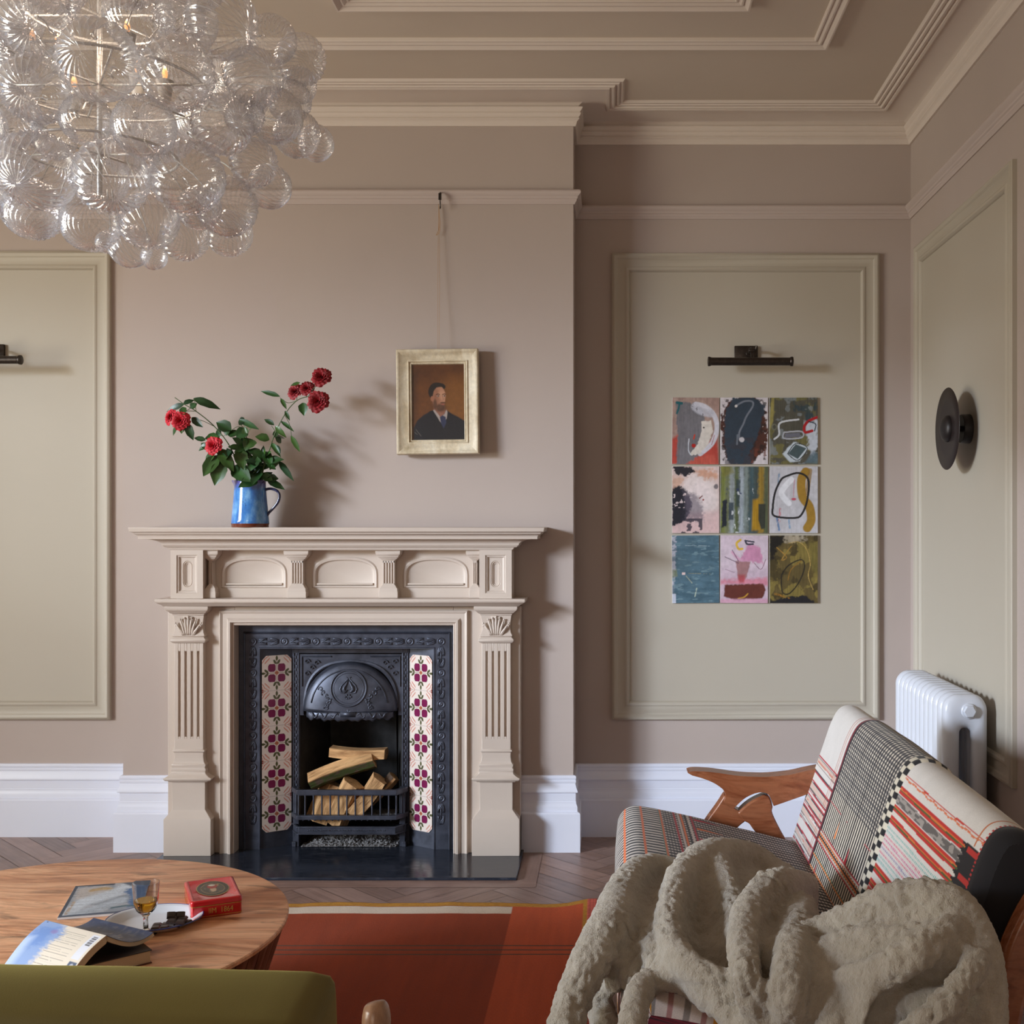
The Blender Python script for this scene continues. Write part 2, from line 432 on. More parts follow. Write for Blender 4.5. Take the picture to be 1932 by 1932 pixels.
# top shelf
fx0, fx1 = sx(-.711), sx(.711); fy = 4.817
m = MB()
m.stack(fx0, fx1, fy, YB, [(1.3365, .100, .050), (1.3365, .112, .062), (1.346, .112, .062), (1.354, .116, .066), (1.357, .124, .074), (1.362, .126, .076), (1.366, .132, .080), (1.3675, .138, .084), (1.384, .142, .087), (1.3855, .140, .085)])
mbuild(m, 'shelf', bevel=.0015)
# bed mould under shelf
lv = [(1.290, .0, .0), (1.295, .006, .004), (1.301, .010, .006), (1.303, .022, .012), (1.309, .026, .016)]
for i in range(7):
    t = i/6*math.pi/2; lv.append((1.311+.024*math.sin(t), .030+.052*(1-math.cos(t)), .018+.028*(1-math.cos(t))))
lv.append((1.3365, .086, .046))
m = MB(); m.stack(fx0, fx1, fy, YB, lv); mbuild(m, 'bed_moulding', smooth=True, auto=30)
# frieze: end blocks with sunk panels
zf0, zf1 = 1.088, 1.291
def sunk(m, x0, x1, z0, z1, y, steps, rnd_=0, n=24):
    """concentric ring steps going inward; steps=(inset, y offset). First ring is the given rectangle"""
    def ring(ins, yy):
        a0, a1, b0, b1 = x0+ins, x1-ins, z0+ins, z1-ins
        if not rnd_: return [(a0,yy,b0),(a1,yy,b0),(a1,yy,b1),(a0,yy,b1)]
        r = (a1-a0)/2; pts = []; cx = (a0+a1)/2
        for i in range(n//2+1): t = math.pi+math.pi*i/(n//2); pts.append((cx+r*math.cos(t), yy, b0+r+r*math.sin(t)))
        for i in range(n//2+1): t = math.pi*i/(n//2); pts.append((cx+r*math.cos(t), yy, b1-r+r*math.sin(t)))
        return pts
    rings = [ring(i, y+o) for i, o in steps]; k = len(rings[0])
    vs = [v for r in rings for v in r]; fs = []
    for i in range(len(rings)-1):
        for j in range(k): fs.append((i*k+j, i*k+(j+1) % k, (i+1)*k+(j+1) % k, (i+1)*k+j))
    fs.append(tuple((len(rings)-1)*k+j for j in range(k)))
    m.add(vs, fs); return rings[0]
def plate_hole(m, x0, x1, z0, z1, y, hole):
    """flat plate with a hole given by a CCW list of (x,y,z)"""
    cx = sum(p[0] for p in hole)/len(hole); cz = sum(p[2] for p in hole)/len(hole); out = []
    for p in hole:
        dx, dz = p[0]-cx, p[2]-cz
        k = min([((x1 if dx > 0 else x0)-cx)/dx if abs(dx) > 1e-9 else 1e9, ((z1 if dz > 0 else z0)-cz)/dz if abs(dz) > 1e-9 else 1e9])
        out.append((cx+dx*k, y, cz+dz*k))
    # snap nearest ones to corners
    for c in ((x0,z0),(x1,z0),(x1,z1),(x0,z1)):
        i = min(range(len(out)), key=lambda i: (out[i][0]-c[0])**2+(out[i][2]-c[1])**2); out[i] = (c[0], y, c[1])
    k = len(hole); m.add(list(hole)+out, [(i, (i+1) % k, k+(i+1) % k, k+i) for i in range(k)])
for sgn in (-1, 1):
    bx0, bx1 = (sx(-.711), sx(-.576)) if sgn < 0 else (sx(.576), sx(.711))
    m = MB(); cx = (bx0+bx1)/2
    hole = [(cx-.043, fy, 1.110), (cx+.043, fy, 1.110), (cx+.043, fy, 1.270), (cx-.043, fy, 1.270)]
    plate_hole(m, bx0, bx1, zf0, zf1, fy, hole)
    pill = sunk(m, cx-.021, cx+.021, 1.134, 1.246, fy+.012, [(0, 0), (.003, .003), (.005, .001), (.009, .006), (.012, .006), (.014, .009), (.018, .009)], rnd_=1)
    sunk_r = [(cx-.043, fy, 1.110), (cx+.043, fy, 1.110), (cx+.043, fy, 1.270), (cx-.043, fy, 1.270)]
    rr = []
    for ins, o in ((0, 0), (.003, .004), (.008, .005), (.010, .010), (.014, .012)):
        rr.append([(cx-.043+ins, fy+o, 1.110+ins), (cx+.043-ins, fy+o, 1.110+ins), (cx+.043-ins, fy+o, 1.270-ins), (cx-.043+ins, fy+o, 1.270-ins)])
    vs = [v for r in rr for v in r]; fs = [(i*4+j, i*4+(j+1) % 4, i*4+4+(j+1) % 4, i*4+4+j) for i in range(4) for j in range(4)]
    m.add(vs, fs); plate_hole(m, cx-.029, cx+.029, 1.124, 1.256, fy+.012, pill)
    for (x0, x1) in ((bx0, bx0), (bx1, bx1)): m.add([(x0, fy, zf0), (x0, YB, zf0), (x0, YB, zf1), (x0, fy, zf1)], [(0,1,2,3)])
    mbuild(m, 'end_block', smooth=True, auto=30)
# frieze niches: arched sunk panels
def arch(cx, hw, z0, zs, zt, y, n=18, rc=.0):
    """half-elliptic depressed arch outline, CCW seen from the front, starts bottom left"""
    pts = [(cx-hw, y, z0), (cx+hw, y, z0)]
    for i in range(n+1):
        t = math.pi*i/n; ct = math.cos(t); st = math.sin(t)
        pts.append((cx+hw*math.copysign(abs(ct)**.8, ct), y, zs+(zt-zs)*abs(st)**.8))
    return pts
ny = 4.888
m = MB(); niw = .384
for k in (-1, 0, 1):
    cx = sx(k*niw); rs = []
    for ins, o in ((0, 0), (.006, -.005), (.014, -.003), (.018, .004), (.024, .007)):
        rs.append(arch(cx, .140-ins, 1.128+ins*.6, 1.185, 1.262-ins, ny+o))
    kk = len(rs[0]); vs = [v for r in rs for v in r]
    fs = [(i*kk+j, i*kk+(j+1) % kk, (i+1)*kk+(j+1) % kk, (i+1)*kk+j) for i in range(len(rs)-1) for j in range(kk)]
    fs.append(tuple((len(rs)-1)*kk+j for j in range(kk))); m.add(vs, fs)
    plate_hole(m, cx-niw/2, cx+niw/2, zf0, zf1, ny, rs[0])
    m.box(cx-.118, cx+.118, ny-.004, ny+.008, 1.142, 1.149)
m.box(sx(-.576), sx(.576), ny+.01, YB, zf0, zf1)
mbuild(m, 'arched_frieze', smooth=True, auto=32)
# small fluted brackets between the niches
def bracket(cx, hw, name='bracket', clip=None):
    m = MB(); y = 4.843
    lo, hi = (cx-hw, cx+hw)
    def st(z, o): return (z, o, o*.7)
    lv = [st(1.089, .006), st(1.115, .006), st(1.117, .004), st(1.128, .004), st(1.130, .002), st(1.142, -.006), st(1.146, -.010)]
    m.stack(lo-.004, hi+.004, y, ny, lv)
    m.stack(lo-.004, hi+.004, y, ny, [st(1.245, -.009), st(1.249, -.003), st(1.252, -.003), st(1.253, .003), st(1.258, .004), st(1.259, .008), st(1.268, .012), st(1.270, .016), st(1.280, .018), st(1.291, .018)])
    # fluted shaft
    x0, x1 = lo+.005, hi-.005; nf = 4 if hw > .02 else 2; w = (x1-x0)/(nf*2+1)
    m.box(x0, x1, y+.011, ny, 1.140, 1.250)
    for i in range(nf+1):
        m.box(x0+w*2*i, x0+w*(2*i+1), y+.006, y+.012, 1.146, 1.245)
    m.box(x0, x1, y+.006, y+.012, 1.140, 1.150); m.box(x0, x1, y+.006, y+.012, 1.236, 1.250)
    return mbuild(m, name, bevel=.0012)
bracket(sx(-niw/2), .030); bracket(sx(niw/2), .030)
bracket(sx(-.5545), .014); bracket(sx(.5545), .014)
# lower shelf
m = MB()
m.stack(fx0, fx1, fy, YB, [(1.054, .012, -.02), (1.056, .030, .004), (1.062, .036, .010), (1.068, .048, .018), (1.070, .050, .020), (1.073, .056, .025), (1.083, .058, .027), (1.0875, .056, .026), (1.0885, .04, .012)])
mbuild(m, 'lower_shelf', bevel=.0012)
# fluted legs
def leg(cx):
    w = .0605; y = 4.842; g = []
    x0, x1 = cx-w, cx+w
    m = MB()
    # capital
    m.stack(x0, x1, y, YB, [(1.016, .004), (1.018, .006), (1.024, .008), (1.026, .014), (1.031, .018), (1.033, .020), (1.038, .026), (1.040, .028), (1.048, .030), (1.0555, .030)][::1])
    # leaf block (concave, swelling to the foot)
    m.stack(x0, x1, y, YB, [(.926, .004), (.930, .008), (.936, .006), (.945, .001), (.965, -.002), (.985, -.001), (1.016, .004)])
    # torus
    m.stack(x0, x1, y, YB, [(.900, .002), (.9015, .006), (.906, .012), (.912, .0145), (.918, .012), (.9225, .006), (.926, .004)])
    # lower rings and plinth
    m.stack(x0, x1, y, YB, [(HS, .0385, .020), (.165, .0385, .020), (.168, .036, .018), (.172, .033, .016), (.198, .012, .004), (.200, .010, .003), (.203, .0085, .002), (.318, .0085, .002), (.319, .020, .010), (.324, .022, .012), (.3255, .034, .018), (.333, .040, .022), (.336, .040, .022), (.344, .024, .014), (.352, .014, .008), (.356, .012, .007), (.360, .012, .007), (.362, .010, .006), (.366, .0125, .007), (.374, .0125, .007), (.377, .008, .005), (.381, .0095, .005), (.387, .0115, .006), (.392, .0115, .006), (.395, .007, .003), (.405, .0025, .001), (.425, .0, .0), (.442, .001, .0), (.444, .005, .003), (.448, .007, .004), (.452, .005, .003), (.454, 0, 0), (.500, -.0, -.0)])
    # fluted shaft
    zb, zt_ = .498, .901; f0, f1 = .508, .866
    m.box(x0, x1, y+.009, YB, zb, zt_)
    n = 4; fw = .0098; gap = (2*w-n*fw)/(n+1)
    for i in range(n+1):
        a = x0+i*(gap+fw); m.box(a, a+gap, y, y+.010, zb, zt_)
    for i in range(n):
        a = x0+gap+i*(gap+fw); m.box(a, a+fw, y, y+.010, zb, f0); m.box(a, a+fw, y, y+.010, f1, zt_)
    o = mbuild(m, 'leg', bevel=.0016)
    # carved acanthus leaf
    l = MB(); r_ = random.Random(3)
    for i, (dx, lean, hh) in enumerate([(-.042, -.6, .05), (-.026, -.4, .066), (-.012, -.15, .072), (0, 0, .078), (.012, .15, .072), (.026, .4, .066), (.042, .6, .05), (-.034, -1.0, .04), (.034, 1.0, .04)]):
        base = Vector((cx+dx*.55, y-.003, .934)); pts = []
        for k in range(7):
            t = k/6; pts.append(base+Vector((dx*.5*t+lean*.016*t*t, -.004*math.sin(t*2.6)-.002, hh*t)))
        l.tube(pts, [.0042, .0052, .0055, .005, .0044, .0036, .0022], 7)
        l.lathe([(0.0005, -.0026), (.004, -.0012), (.0045, .0004), (.0025, .002), (0.0003, .003)], pts[-1]+Vector((0, -.002, 0)), 8, axis='y')
    l.box(cx-.020, cx+.020, y-.007, y+.002, 1.003, 1.011)
    mbuild(l, 'acanthus_carving', par=o, smooth=True)
    return o
leg(sx(-.644)); leg(sx(.644))

# ---- hearth slab
hs = NT('polished_slate'); hs.set(Roughness=0.16)
f = hs.noise(14, 6, 0.6, vec=hs.coord('Object', scale=(1, 3, 1)), dist=1.2)
hs.color(hs.ramp(f, [(0.35, (.014, .018, .028)), (0.6, (.024, .030, .045)), (0.72, (.06, .068, .085))]))
hs.l(hs.ramp(f, [(0.3, (.12,)*3), (.7, (.26,)*3)]), hs.b.inputs['Roughness']); M['slate'] = hs.m
m = MB(); m.box(MC-.757, MC+.754, 4.53, D+.17, .0015, HS)
tag(m.build('hearth_slab', M['slate'], bevel=.002), 'polished dark slate hearth slab lying on the wooden floor', 'hearth')
# ---- cast iron insert
ir = NT('blackened_cast_iron'); ir.set(Roughness=0.42, Metallic=0.55)
f = ir.noise(22, 6, 0.6); ir.color(ir.ramp(f, [(0.3, (.046, .052, .074)), (0.75, (.088, .098, .135))])); ir.l(ir.ramp(f, [(.3, (.34,)*3), (.7, (.5,)*3)]), ir.b.inputs['Roughness'])
ir.bump(ir.noise(400, 3), .08, .0006); M['iron'] = ir.m
M['soot'] = simple('sooty_firebrick', (.018, .017, .018), .85, nscale=18, namt=.6, bscale=40, bamt=.5, bdist=.004)
fire = empty('cast_iron_fireplace', (MC, 4.925, HS), label='black cast iron fireplace insert with tiled cheeks and arched hood', cat='fireplace')
def ib(m, name, mat=None, par=None, **k): return mbuild(m, name, mat or M['iron'], par or fire, **k)
yi = 4.925
m = MB()
IW = .370                         # half width of inner opening
zit = Z(1221.8, yi)
# flat outer border and stepped frame
fr = [(0, 0), (.026, 0), (.028, .006), (.031, .009), (.034, .006), (.036, .002), (.040, .002), (.092-.0, .002), (.094, .005), (.098, .005), (.099, -.02)]
zr = .966; xr = .468
m.sweep([(a, b) for a, b in fr], [(sx(-xr), yi, HS), (sx(-xr), yi, zr), (sx(xr), yi, zr), (sx(xr), yi, HS)], (0,-1,0), side=1)
ib(m, 'frame', smooth=True, auto=30)
# cast relief on the frame: alternating roundels and leaf panels
m = MB()
def roundel(c, r, y):
    m.lathe([(r, 0.0), (r, -.003), (r*.8, -.0035), (r*.78, -.001), (r*.5, -.001), (r*.45, -.003), (r*.2, -.0035), (.0004, -.002)], (c[0], y, c[1]), 16, axis='y', caps=False)
def leafpanel(c, hl, hw, y, vert):
    cx, cz = c
    for sg in (-1, 1):
        for i in range(3):
            a0 = .35+.55*i
            pts = []
            for k in range(6):
                t = k/5; u = sg*(hl*(.12+.84*t)); w = hw*.78*math.sin(a0*1.1+t*2.2)*(1-.3*t)*(1 if i != 1 else -1)
                pts.append(Vector((cx+(w if vert else u), y-.0012, cz+(u if vert else w))))
            m.tube(pts, [.0016, .003, .0034, .003, .0024, .001], 5)
            pts = [Vector((2*cx-p.x, p.y, p.z)) if vert else Vector((p.x, p.y, 2*cz-p.z)) for p in pts]
            m.tube(pts, [.0016, .003, .0034, .003, .0024, .001], 5)
    m.tube([Vector((cx-(0 if vert else hl*.9), y-.001, cz-(hl*.9 if vert else 0))), Vector((cx+(0 if vert else hl*.9), y-.001, cz+(hl*.9 if vert else 0)))], .0022, 5)
yb_ = yi-.002; xc = .468-.067; zc_ = zr-.067
n = 6
for i in range(n+1):
    roundel((sx(-xc+2*xc*i/n), zc_), .0165, yb_)
    if i < n: leafpanel((sx(-xc+2*xc*(i+.5)/n), zc_), xc/n-.019, .018, yb_, False)
step = 2*xc/n
for s_ in (-1, 1):
    for i in range(0, 6):
        z = zc_-step*(i+.5)
        if z > .12: leafpanel((sx(s_*xc), z), step/2-.019, .018, yb_, True)
        if i < 5: roundel((sx(s_*xc), zc_-step*(i+1)), .0165, yb_)
ib(m, 'cast_relief', smooth=True)
# splayed cheeks with tiles
ya = 5.0; AW = .253
def cheek(s_):
    a = Vector((sx(s_*IW), yi, 0)); b = Vector((sx(s_*AW), ya, 0)); d = b-a; L = d.length; d.normalize()
    m = MB(); vs = [(a.x, a.y, HS), (b.x, b.y, HS), (b.x, b.y, zit+.02), (a.x, a.y, zit+.02)]
    m.add(vs, [(0,1,2,3)]); m.add([(v[0]+s_*.02, v[1]+.02, v[2]) for v in vs], [(3,2,1,0)])
    c = ib(m, 'cheek'); nrm = Vector((-s_*(ya-yi), -(IW-AW), 0)).normalized()
    # tile panel with cut corners; five tiles in a column
    z0, z1 = Z(1568, 4.96), Z(1236, 4.96); n = 5; th = (z1-z0)/n; e = .012
    t0, t1 = L*.045, L*.955; NU, NV = 66, 76
    tm = MB(); cols = []
    for k in range(n):
        vs = []; fs = []; mask = []
        for j in range(NV+1):
            for i in range(NU+1):
                u, v = i/NU, j/NV; p = a+d*(t0+(t1-t0)*u)+nrm*.0045; vs.append((p.x, p.y, z0+th*(k+v))); cols.append(tile_col(u, v, s_))
        cut = .14
        for j in range(NV):
            for i in range(NU):
                u, v = (i+.5)/NU, (j+.5)/NV*1.16
                du = min(u, 1-u)
                if k == 0 and du+v < cut: continue
                if k == n-1 and du+(1.16-v) < cut: continue
                q = j*(NU+1)+i; fs.append((q, q+1, q+NU+2, q+NU+1))
        tm.add(vs, fs)
    tm.col = cols; return c, ib(tm, 'tile_panel', M['tile'], par=c, weld=False)
def tile_col(u, v, s_):
    x = (u-.5)*2; y = (v-.5)*2*1.12; base = np.array(s2l((226, 214, 206)))
    c = base*(.96+.05*mnoise.noise((u*30, v*30, s_)))
    # grout at tile edges
    if min(v, 1-v) < .010: return base*.62
    r = math.hypot(x, y); th = math.atan2(y, x)
    # pink curls near tile corners
    for cxx, cyy in ((-1, -1.12), (1, -1.12), (-1, 1.12), (1, 1.12)):
        dx, dy = x-cxx, y-cyy; rr = math.hypot(dx, dy); tt = math.atan2(dy, dx)
        sp = abs(((rr*9+abs(math.sin(tt*2))*1.6) % 1.8)-.5)
        if .12 < rr < .55 and sp < .27: c = np.array(s2l((196, 118, 98)))
        if rr < .12: c = np.array(s2l((150, 70, 60)))
    # stems
    if (abs(x) < .022 or abs(y) < .022) and r < .92: c = np.array(s2l((88, 76, 70)))
    # leaves along the four axes
    for ax, ay in ((1,0),(-1,0),(0,1),(0,-1)):
        t = x*ax+y*ay; w = -x*ay+y*ax
        for tc, wc, sl in ((.70, .13, .6), (.70, -.13, -.6), (.93, 0, 0)):
            dx, dy = t-tc, w-wc; ca, sa = math.cos(sl), math.sin(sl)
            p, q = dx*ca+dy*sa, -dx*sa+dy*ca
            if (p/.17)**2+(q/.075)**2 < 1: c = np.array(s2l((70, 72, 44)))*(1 if abs(q) > .012 else 1.8)
    # four plum petals on the diagonals
    k2 = abs(x)**.8; k3 = abs(y)**.8
    ax_, ay_ = abs(x), abs(y)
    lobe = ((ax_-.33)/.25)**4+((ay_-.33)/.25)**4
    if lobe < 1 and not (ax_ > .47 and ay_ > .47 and ax_+ay_ > 1.07):
        c = np.array(s2l((112, 30, 72)))*(.85+.3*(ax_+ay_))
        if ax_+ay_ > .98: c = c*.7
    if r < .13: c = np.array(s2l((186, 120, 92))) if (int(th*6) % 2) else np.array(s2l((150, 84, 60)))
    return c
M['tile'] = vcol('glazed_tile', 0.14)
cheek(-1); cheek(1)
# arch plate: two ribbed columns, top bar, hood
m = MB()
zt_ = zit+.015
for s_ in (-1, 1):
    x0, x1 = sorted((sx(s_*AW), sx(s_*(AW-.033))))
    m.box(x0, x1, ya, ya+.02, HS, zt_); m.box(x0+.004, x0+.008, ya-.004, ya, .09, zt_-.02); m.box(x1-.008, x1-.004, ya-.004, ya, .09, zt_-.02)
    k = 0; z = .25
    while z < zt_-.04:
        o_ = .003 if k % 2 else -.003
        m.box((x0+x1)/2-.0035+o_, (x0+x1)/2+.0035+o_, ya-.003, ya, z, z+.012); z += .0135; k += 1
m.box(sx(-AW), sx(AW), ya-.004, ya+.02, Z(1232, ya), zt_)
ib(m, 'columns', bevel=.0012)
# plate with arched opening (the hood stands proud of it)
HW = AW-.033; za0 = Z(1349, ya); za1 = Z(1234, ya)
m = MB()
hr = .192; hc = Z(1335, ya); 
hole = arch(MC, .205, za0-.0, hc, hc+.206, ya, n=28)
plate_hole(m, sx(-HW), sx(HW), za0-.0005, za1, ya, hole)
rim = []
for ins, o in ((0, 0), (-.0, -.008), (.008, -.010), (.014, -.006), (.016, .0)):
    rim.append(arch(MC, .205-ins, za0, hc, hc+.206-ins, ya+o, n=28)[2:])
kk = len(rim[0]); m.add([v for r in rim for v in r], [(i*kk+j, i*kk+j+1, (i+1)*kk+j+1, (i+1)*kk+j) for i in range(len(rim)-1) for j in range(kk-1)])
for s_ in (-1, 1):            # spandrel frames with scrolls
    xa, xb = sx(s_*(HW-.008)), sx(s_*(.085)); zt2 = za1-.010
    m.tube([(xa, ya-.002, zt2-.13), (xa, ya-.002, zt2), (xb, ya-.002, zt2)], .0035, 6)
    for q in range(4):
        c = Vector((sx(s_*(HW-.030-.022*(q % 2)-.02*(q//3))), ya-.003, zt2-.022-.026*(q if q < 3 else .2))); pts = [c+Vector((math.cos(t*.7)*.013*(1-t/11), -.001, math.sin(t*.7)*.013*(1-t/11))) for t in range(10)]
        m.tube(pts, .0028, 5)
ib(m, 'arch_plate', smooth=True, auto=35)
# hood: bulging canopy in a half-disc shape with wavy lower lip
m = MB()
def hoodp(u, v):
    t = math.pi*u; R_ = .203; cx = MC
    x = math.cos(math.pi-t); rr = v
    zc2 = hc-.012+.0*v
    X_ = cx+R_*x*rr; zz = zc2+.212*math.sin(t)*rr
    bul = .048*math.sqrt(max(0, 1-rr**2*.98))*1.0
    return (X_, ya-.004-bul, zz)
m.grid(hoodp, 40, 14, uvs=False)
NL = 60
def lip(u, v):
    x = -.188+.376*u; a = abs(x)/.188
    wave = .0045*math.cos(x*95)+.004*math.cos(x*210)
    zb = hc-.012-.030-.006*(1-a*a)+wave*(.6+.4*a)
    zt3 = hc-.012
    bul = .048*math.sqrt(max(0, 1-(x/.188)**2*.98))
    return (MC+x, ya-.004-bul-.004*math.sin(v*math.pi), zt3+(zb-zt3)*v)
m.grid(lip, NL, 5, uvs=False)
hood = ib(m, 'hood', smooth=True, auto=60, solid=.003)
m = MB()
# medallion with hanging plant motif
def hp(x, z, o=0):
    rx = x/.203; rz = (z-(hc-.012))/.212; r2 = min(1, rx*rx+max(rz, 0)**2)
    return Vector((MC+x, ya-.004-.048*math.sqrt(max(0, 1-r2*.98))-o, z))
mc_z = hc+.090
pts = [hp(.076*math.cos(2*math.pi*k/36), mc_z+.076*math.sin(2*math.pi*k/36), .002) for k in range(37)]
m.tube(pts, .0045, 8, caps=False)
pts = [hp(.064*math.cos(2*math.pi*k/36), mc_z+.064*math.sin(2*math.pi*k/36), .001) for k in range(37)]
m.tube(pts, .002, 6, caps=False)
for s_ in (-1, 1):
    m.tube([hp(s_*x, mc_z+z, .002) for x, z in ((.010,.048),(.003,.040),(.016,.026),(.030,.012),(.036,-.004),(.030,-.018),(.016,-.020),(.006,-.012))], [.002,.0025,.0035,.004,.0045,.004,.003,.0015], 7)
    m.tube([hp(s_*x, mc_z+z, .003) for x, z in ((.002,.038),(.008,.020),(.018,.004),(.020,-.006),(.012,-.014),(.003,-.006))], [.002,.004,.007,.008,.006,.002], 7)
    for q, (x, z) in enumerate(((.006,-.028),(.012,-.036),(.004,-.042))): m.lathe([(.0005,-.004),(.004,-.002),(.0045,0),(.003,.002),(.0004,.003)], hp(s_*x, mc_z+z, .002), 8, axis='y')
    # fan of scrolls either side
    for q in range(7):
        t = math.radians(22+q*16); r1 = .085+.02*(q % 2)
        bx, bz = s_*(.082+.0115*q*.4+.012*math.cos(q)), hc+.004+.018*q*(.75)
        if math.hypot(bx/.188, (bz-hc)/.168) > .86: continue
        m.tube([hp(bx+s_*.012*(1-k/9)*math.cos(k*.75+q), bz+.012*(1-k/9)*math.sin(k*.75+q), .001) for k in range(9)], .0036, 6)
    for q in range(3):
        m.tube([hp(s_*(.04+.045*q+.016*t), hc-.026+.010*math.sin(t*3.1+q), .004) for t in np.linspace(0, 2.2, 9)], [.001,.003,.004,.004,.0035,.004,.004,.003,.001], 6)
for k in range(-9, 10):
    x = k*.0052; h = math.sqrt(max(0, .062**2-x*x))*.93
    m.tube([hp(x, mc_z-h, .0004), hp(x, mc_z, .0004), hp(x, mc_z+h, .0004)], .0008, 4)
m.tube([hp(x, hc+.168*math.sqrt(max(0, 1-(x/.165)**2)), .002) for x in np.linspace(-.163, .163, 41)], .0035, 6)
m.box(MC-.032, MC+.032, hp(0, hc-.012).y-.006, hp(0, hc-.012).y, hc-.032, hc-.010)
ib(m, 'hood_relief', par=hood, smooth=True)
# firebox
m = MB(); yk = D+.10
x0, x1, xb0, xb1 = sx(-HW), sx(HW), sx(-.15), sx(.15)
m.add([(x0, ya, HS), (xb0, yk, HS), (xb0, yk, .75), (x0, ya, .80)], [(0,1,2,3)])
m.add([(x1, ya, HS), (xb1, yk, HS), (xb1, yk, .75), (x1, ya, .80)], [(3,2,1,0)])
m.add([(xb0, yk, HS), (xb1, yk, HS), (xb1, yk-.06, .75), (xb0, yk-.06, .75)], [(0,1,2,3)])
m.add([(x0, ya, .80), (x1, ya, .80), (xb1, yk-.06, .75), (xb0, yk-.06, .75)], [(0,1,2,3)])
ib(m, 'firebox', M['soot'])
# basket grate
def gl(hw, yfront, z, chamf=.055):
    return [(sx(-hw), ya-.004, z), (sx(-hw), ya-.02, z), (sx(-hw+chamf*.6), yfront, z), (sx(hw-chamf*.6), yfront, z), (sx(hw), ya-.02, z), (sx(hw), ya-.004, z)]
gr = MB()
yg = 4.925
def railp(z0, z1, hw, yf_, th=.010):
    gr.sweep([(-th/2, z0), (th/2, z0), (th/2, z1), (-th/2, z1), (-th/2, z0)], [(p[0], p[1], 0) for p in gl(hw, yf_, 0)], (0,0,1))
zr1, zr0 = Z(1490, yg), Z(1499, yg)
railp(zr0, zr1, .240, yg, .018); railp(zr0-.004, zr0, .238, yg+.002, .012)
zl1, zl0 = Z(1538, yg), Z(1546, yg)
railp(zl0, zl1, .240, yg, .020)
zz1, zz0 = Z(1559, yg), Z(1574, yg)
railp(zz0, zz1, .236, yg+.004, .012); railp(zz1-.004, zz1, .240, yg, .018); railp(zz0, zz0+.004, .240, yg, .016)
k = -.165
while k < .166: gr.box(sx(k)-.002, sx(k)+.002, yg-.004, yg, (zz0+zz1)/2-.003, (zz0+zz1)/2+.003); k += .0068
for s_ in (-1, 1): gr.box(sx(s_*.228)-.012, sx(s_*.228)+.012, ya-.035, ya-.005, HS, zr1); gr.box(sx(s_*.236)-.008, sx(s_*.236)+.008, ya-.04, ya-.005, HS, .035)
# grate floor bars
for i in range(16): gr.tube([(sx(-.19+.025*i), yg+.01, zl0-.006), (sx(-.19+.025*i), D+.02, zl0-.006)], .004, 6)
grate = ib(gr, 'grate', bevel=.0012)
b_ = gl(.236, yg, 0); pts = []
tot = [(Vector(b_[i+1])-Vector(b_[i])).length for i in range(5)]; L = sum(tot[1:4])
for i in range(15):
    t = (i+.5)/15*L; j = 1
    while t > tot[j] and j < 3: t -= tot[j]; j += 1
    p = Vector(b_[j]).lerp(Vector(b_[j+1]), t/tot[j]); q = MB()
    q.tube([(p.x, p.y, zl1-.002), (p.x, p.y, zr0+.002)], .0036, 8); ib(q, 'grate_bar', par=grate, smooth=True, auto=50)
# ash
am = MB(); r_ = random.Random(8)
def ash(u, v):
    x = MC-.20+.40*u; y = 4.955+.2*v; e = min(1, 6*min(u, 1-u))*min(1, 3*min(v+.05, 1))
    return (x, y, HS+.001+e*(.010+.022*v+.012*mnoise.noise((x*22, y*22, 0))+.008*mnoise.noise((x*90, y*90, 3))))
am.grid(ash, 90, 40, uvs=False)
for i in range(420):
    x = MC+r_.gauss(0, .085); y = 4.96+abs(r_.gauss(0, .05)); s_ = r_.uniform(.002, .0065)
    x = min(max(x, MC-.2), MC+.2); b = ash((x-MC+.2)/.4, min(1, max(0, (y-4.955)/.2)))
    c = Vector((x, y, b[2]+s_*.3)); R3 = Matrix.Rotation(r_.random()*6, 3, Vector((r_.random(), r_.random(), r_.random())))
    am.obox(c, R3 @ Vector((s_, 0, 0)), R3 @ Vector((0, s_*.7, 0)), R3 @ Vector((0, 0, s_*.3)))
M['ash'] = simple('wood_ash', (.20, .195, .20), .95, nscale=160, namt=.75, bscale=200, bamt=.4)
tag(am.build('ash_pile', M['ash']), 'grey wood ash and flakes heaped below the fire grate', 'ash', kind='stuff')
am = MB()
def ash2(u, v):
    x = MC-.19+.38*u; y = 4.945+.16*v
    return (x, y, zl0+.0+.006*mnoise.noise((x*40, y*40, 7)))
am.grid(ash2, 60, 24, uvs=False); tag(am.build('ember_ash', M['ash']), 'pale ash lying on the grate under the logs', 'ash', kind='stuff')
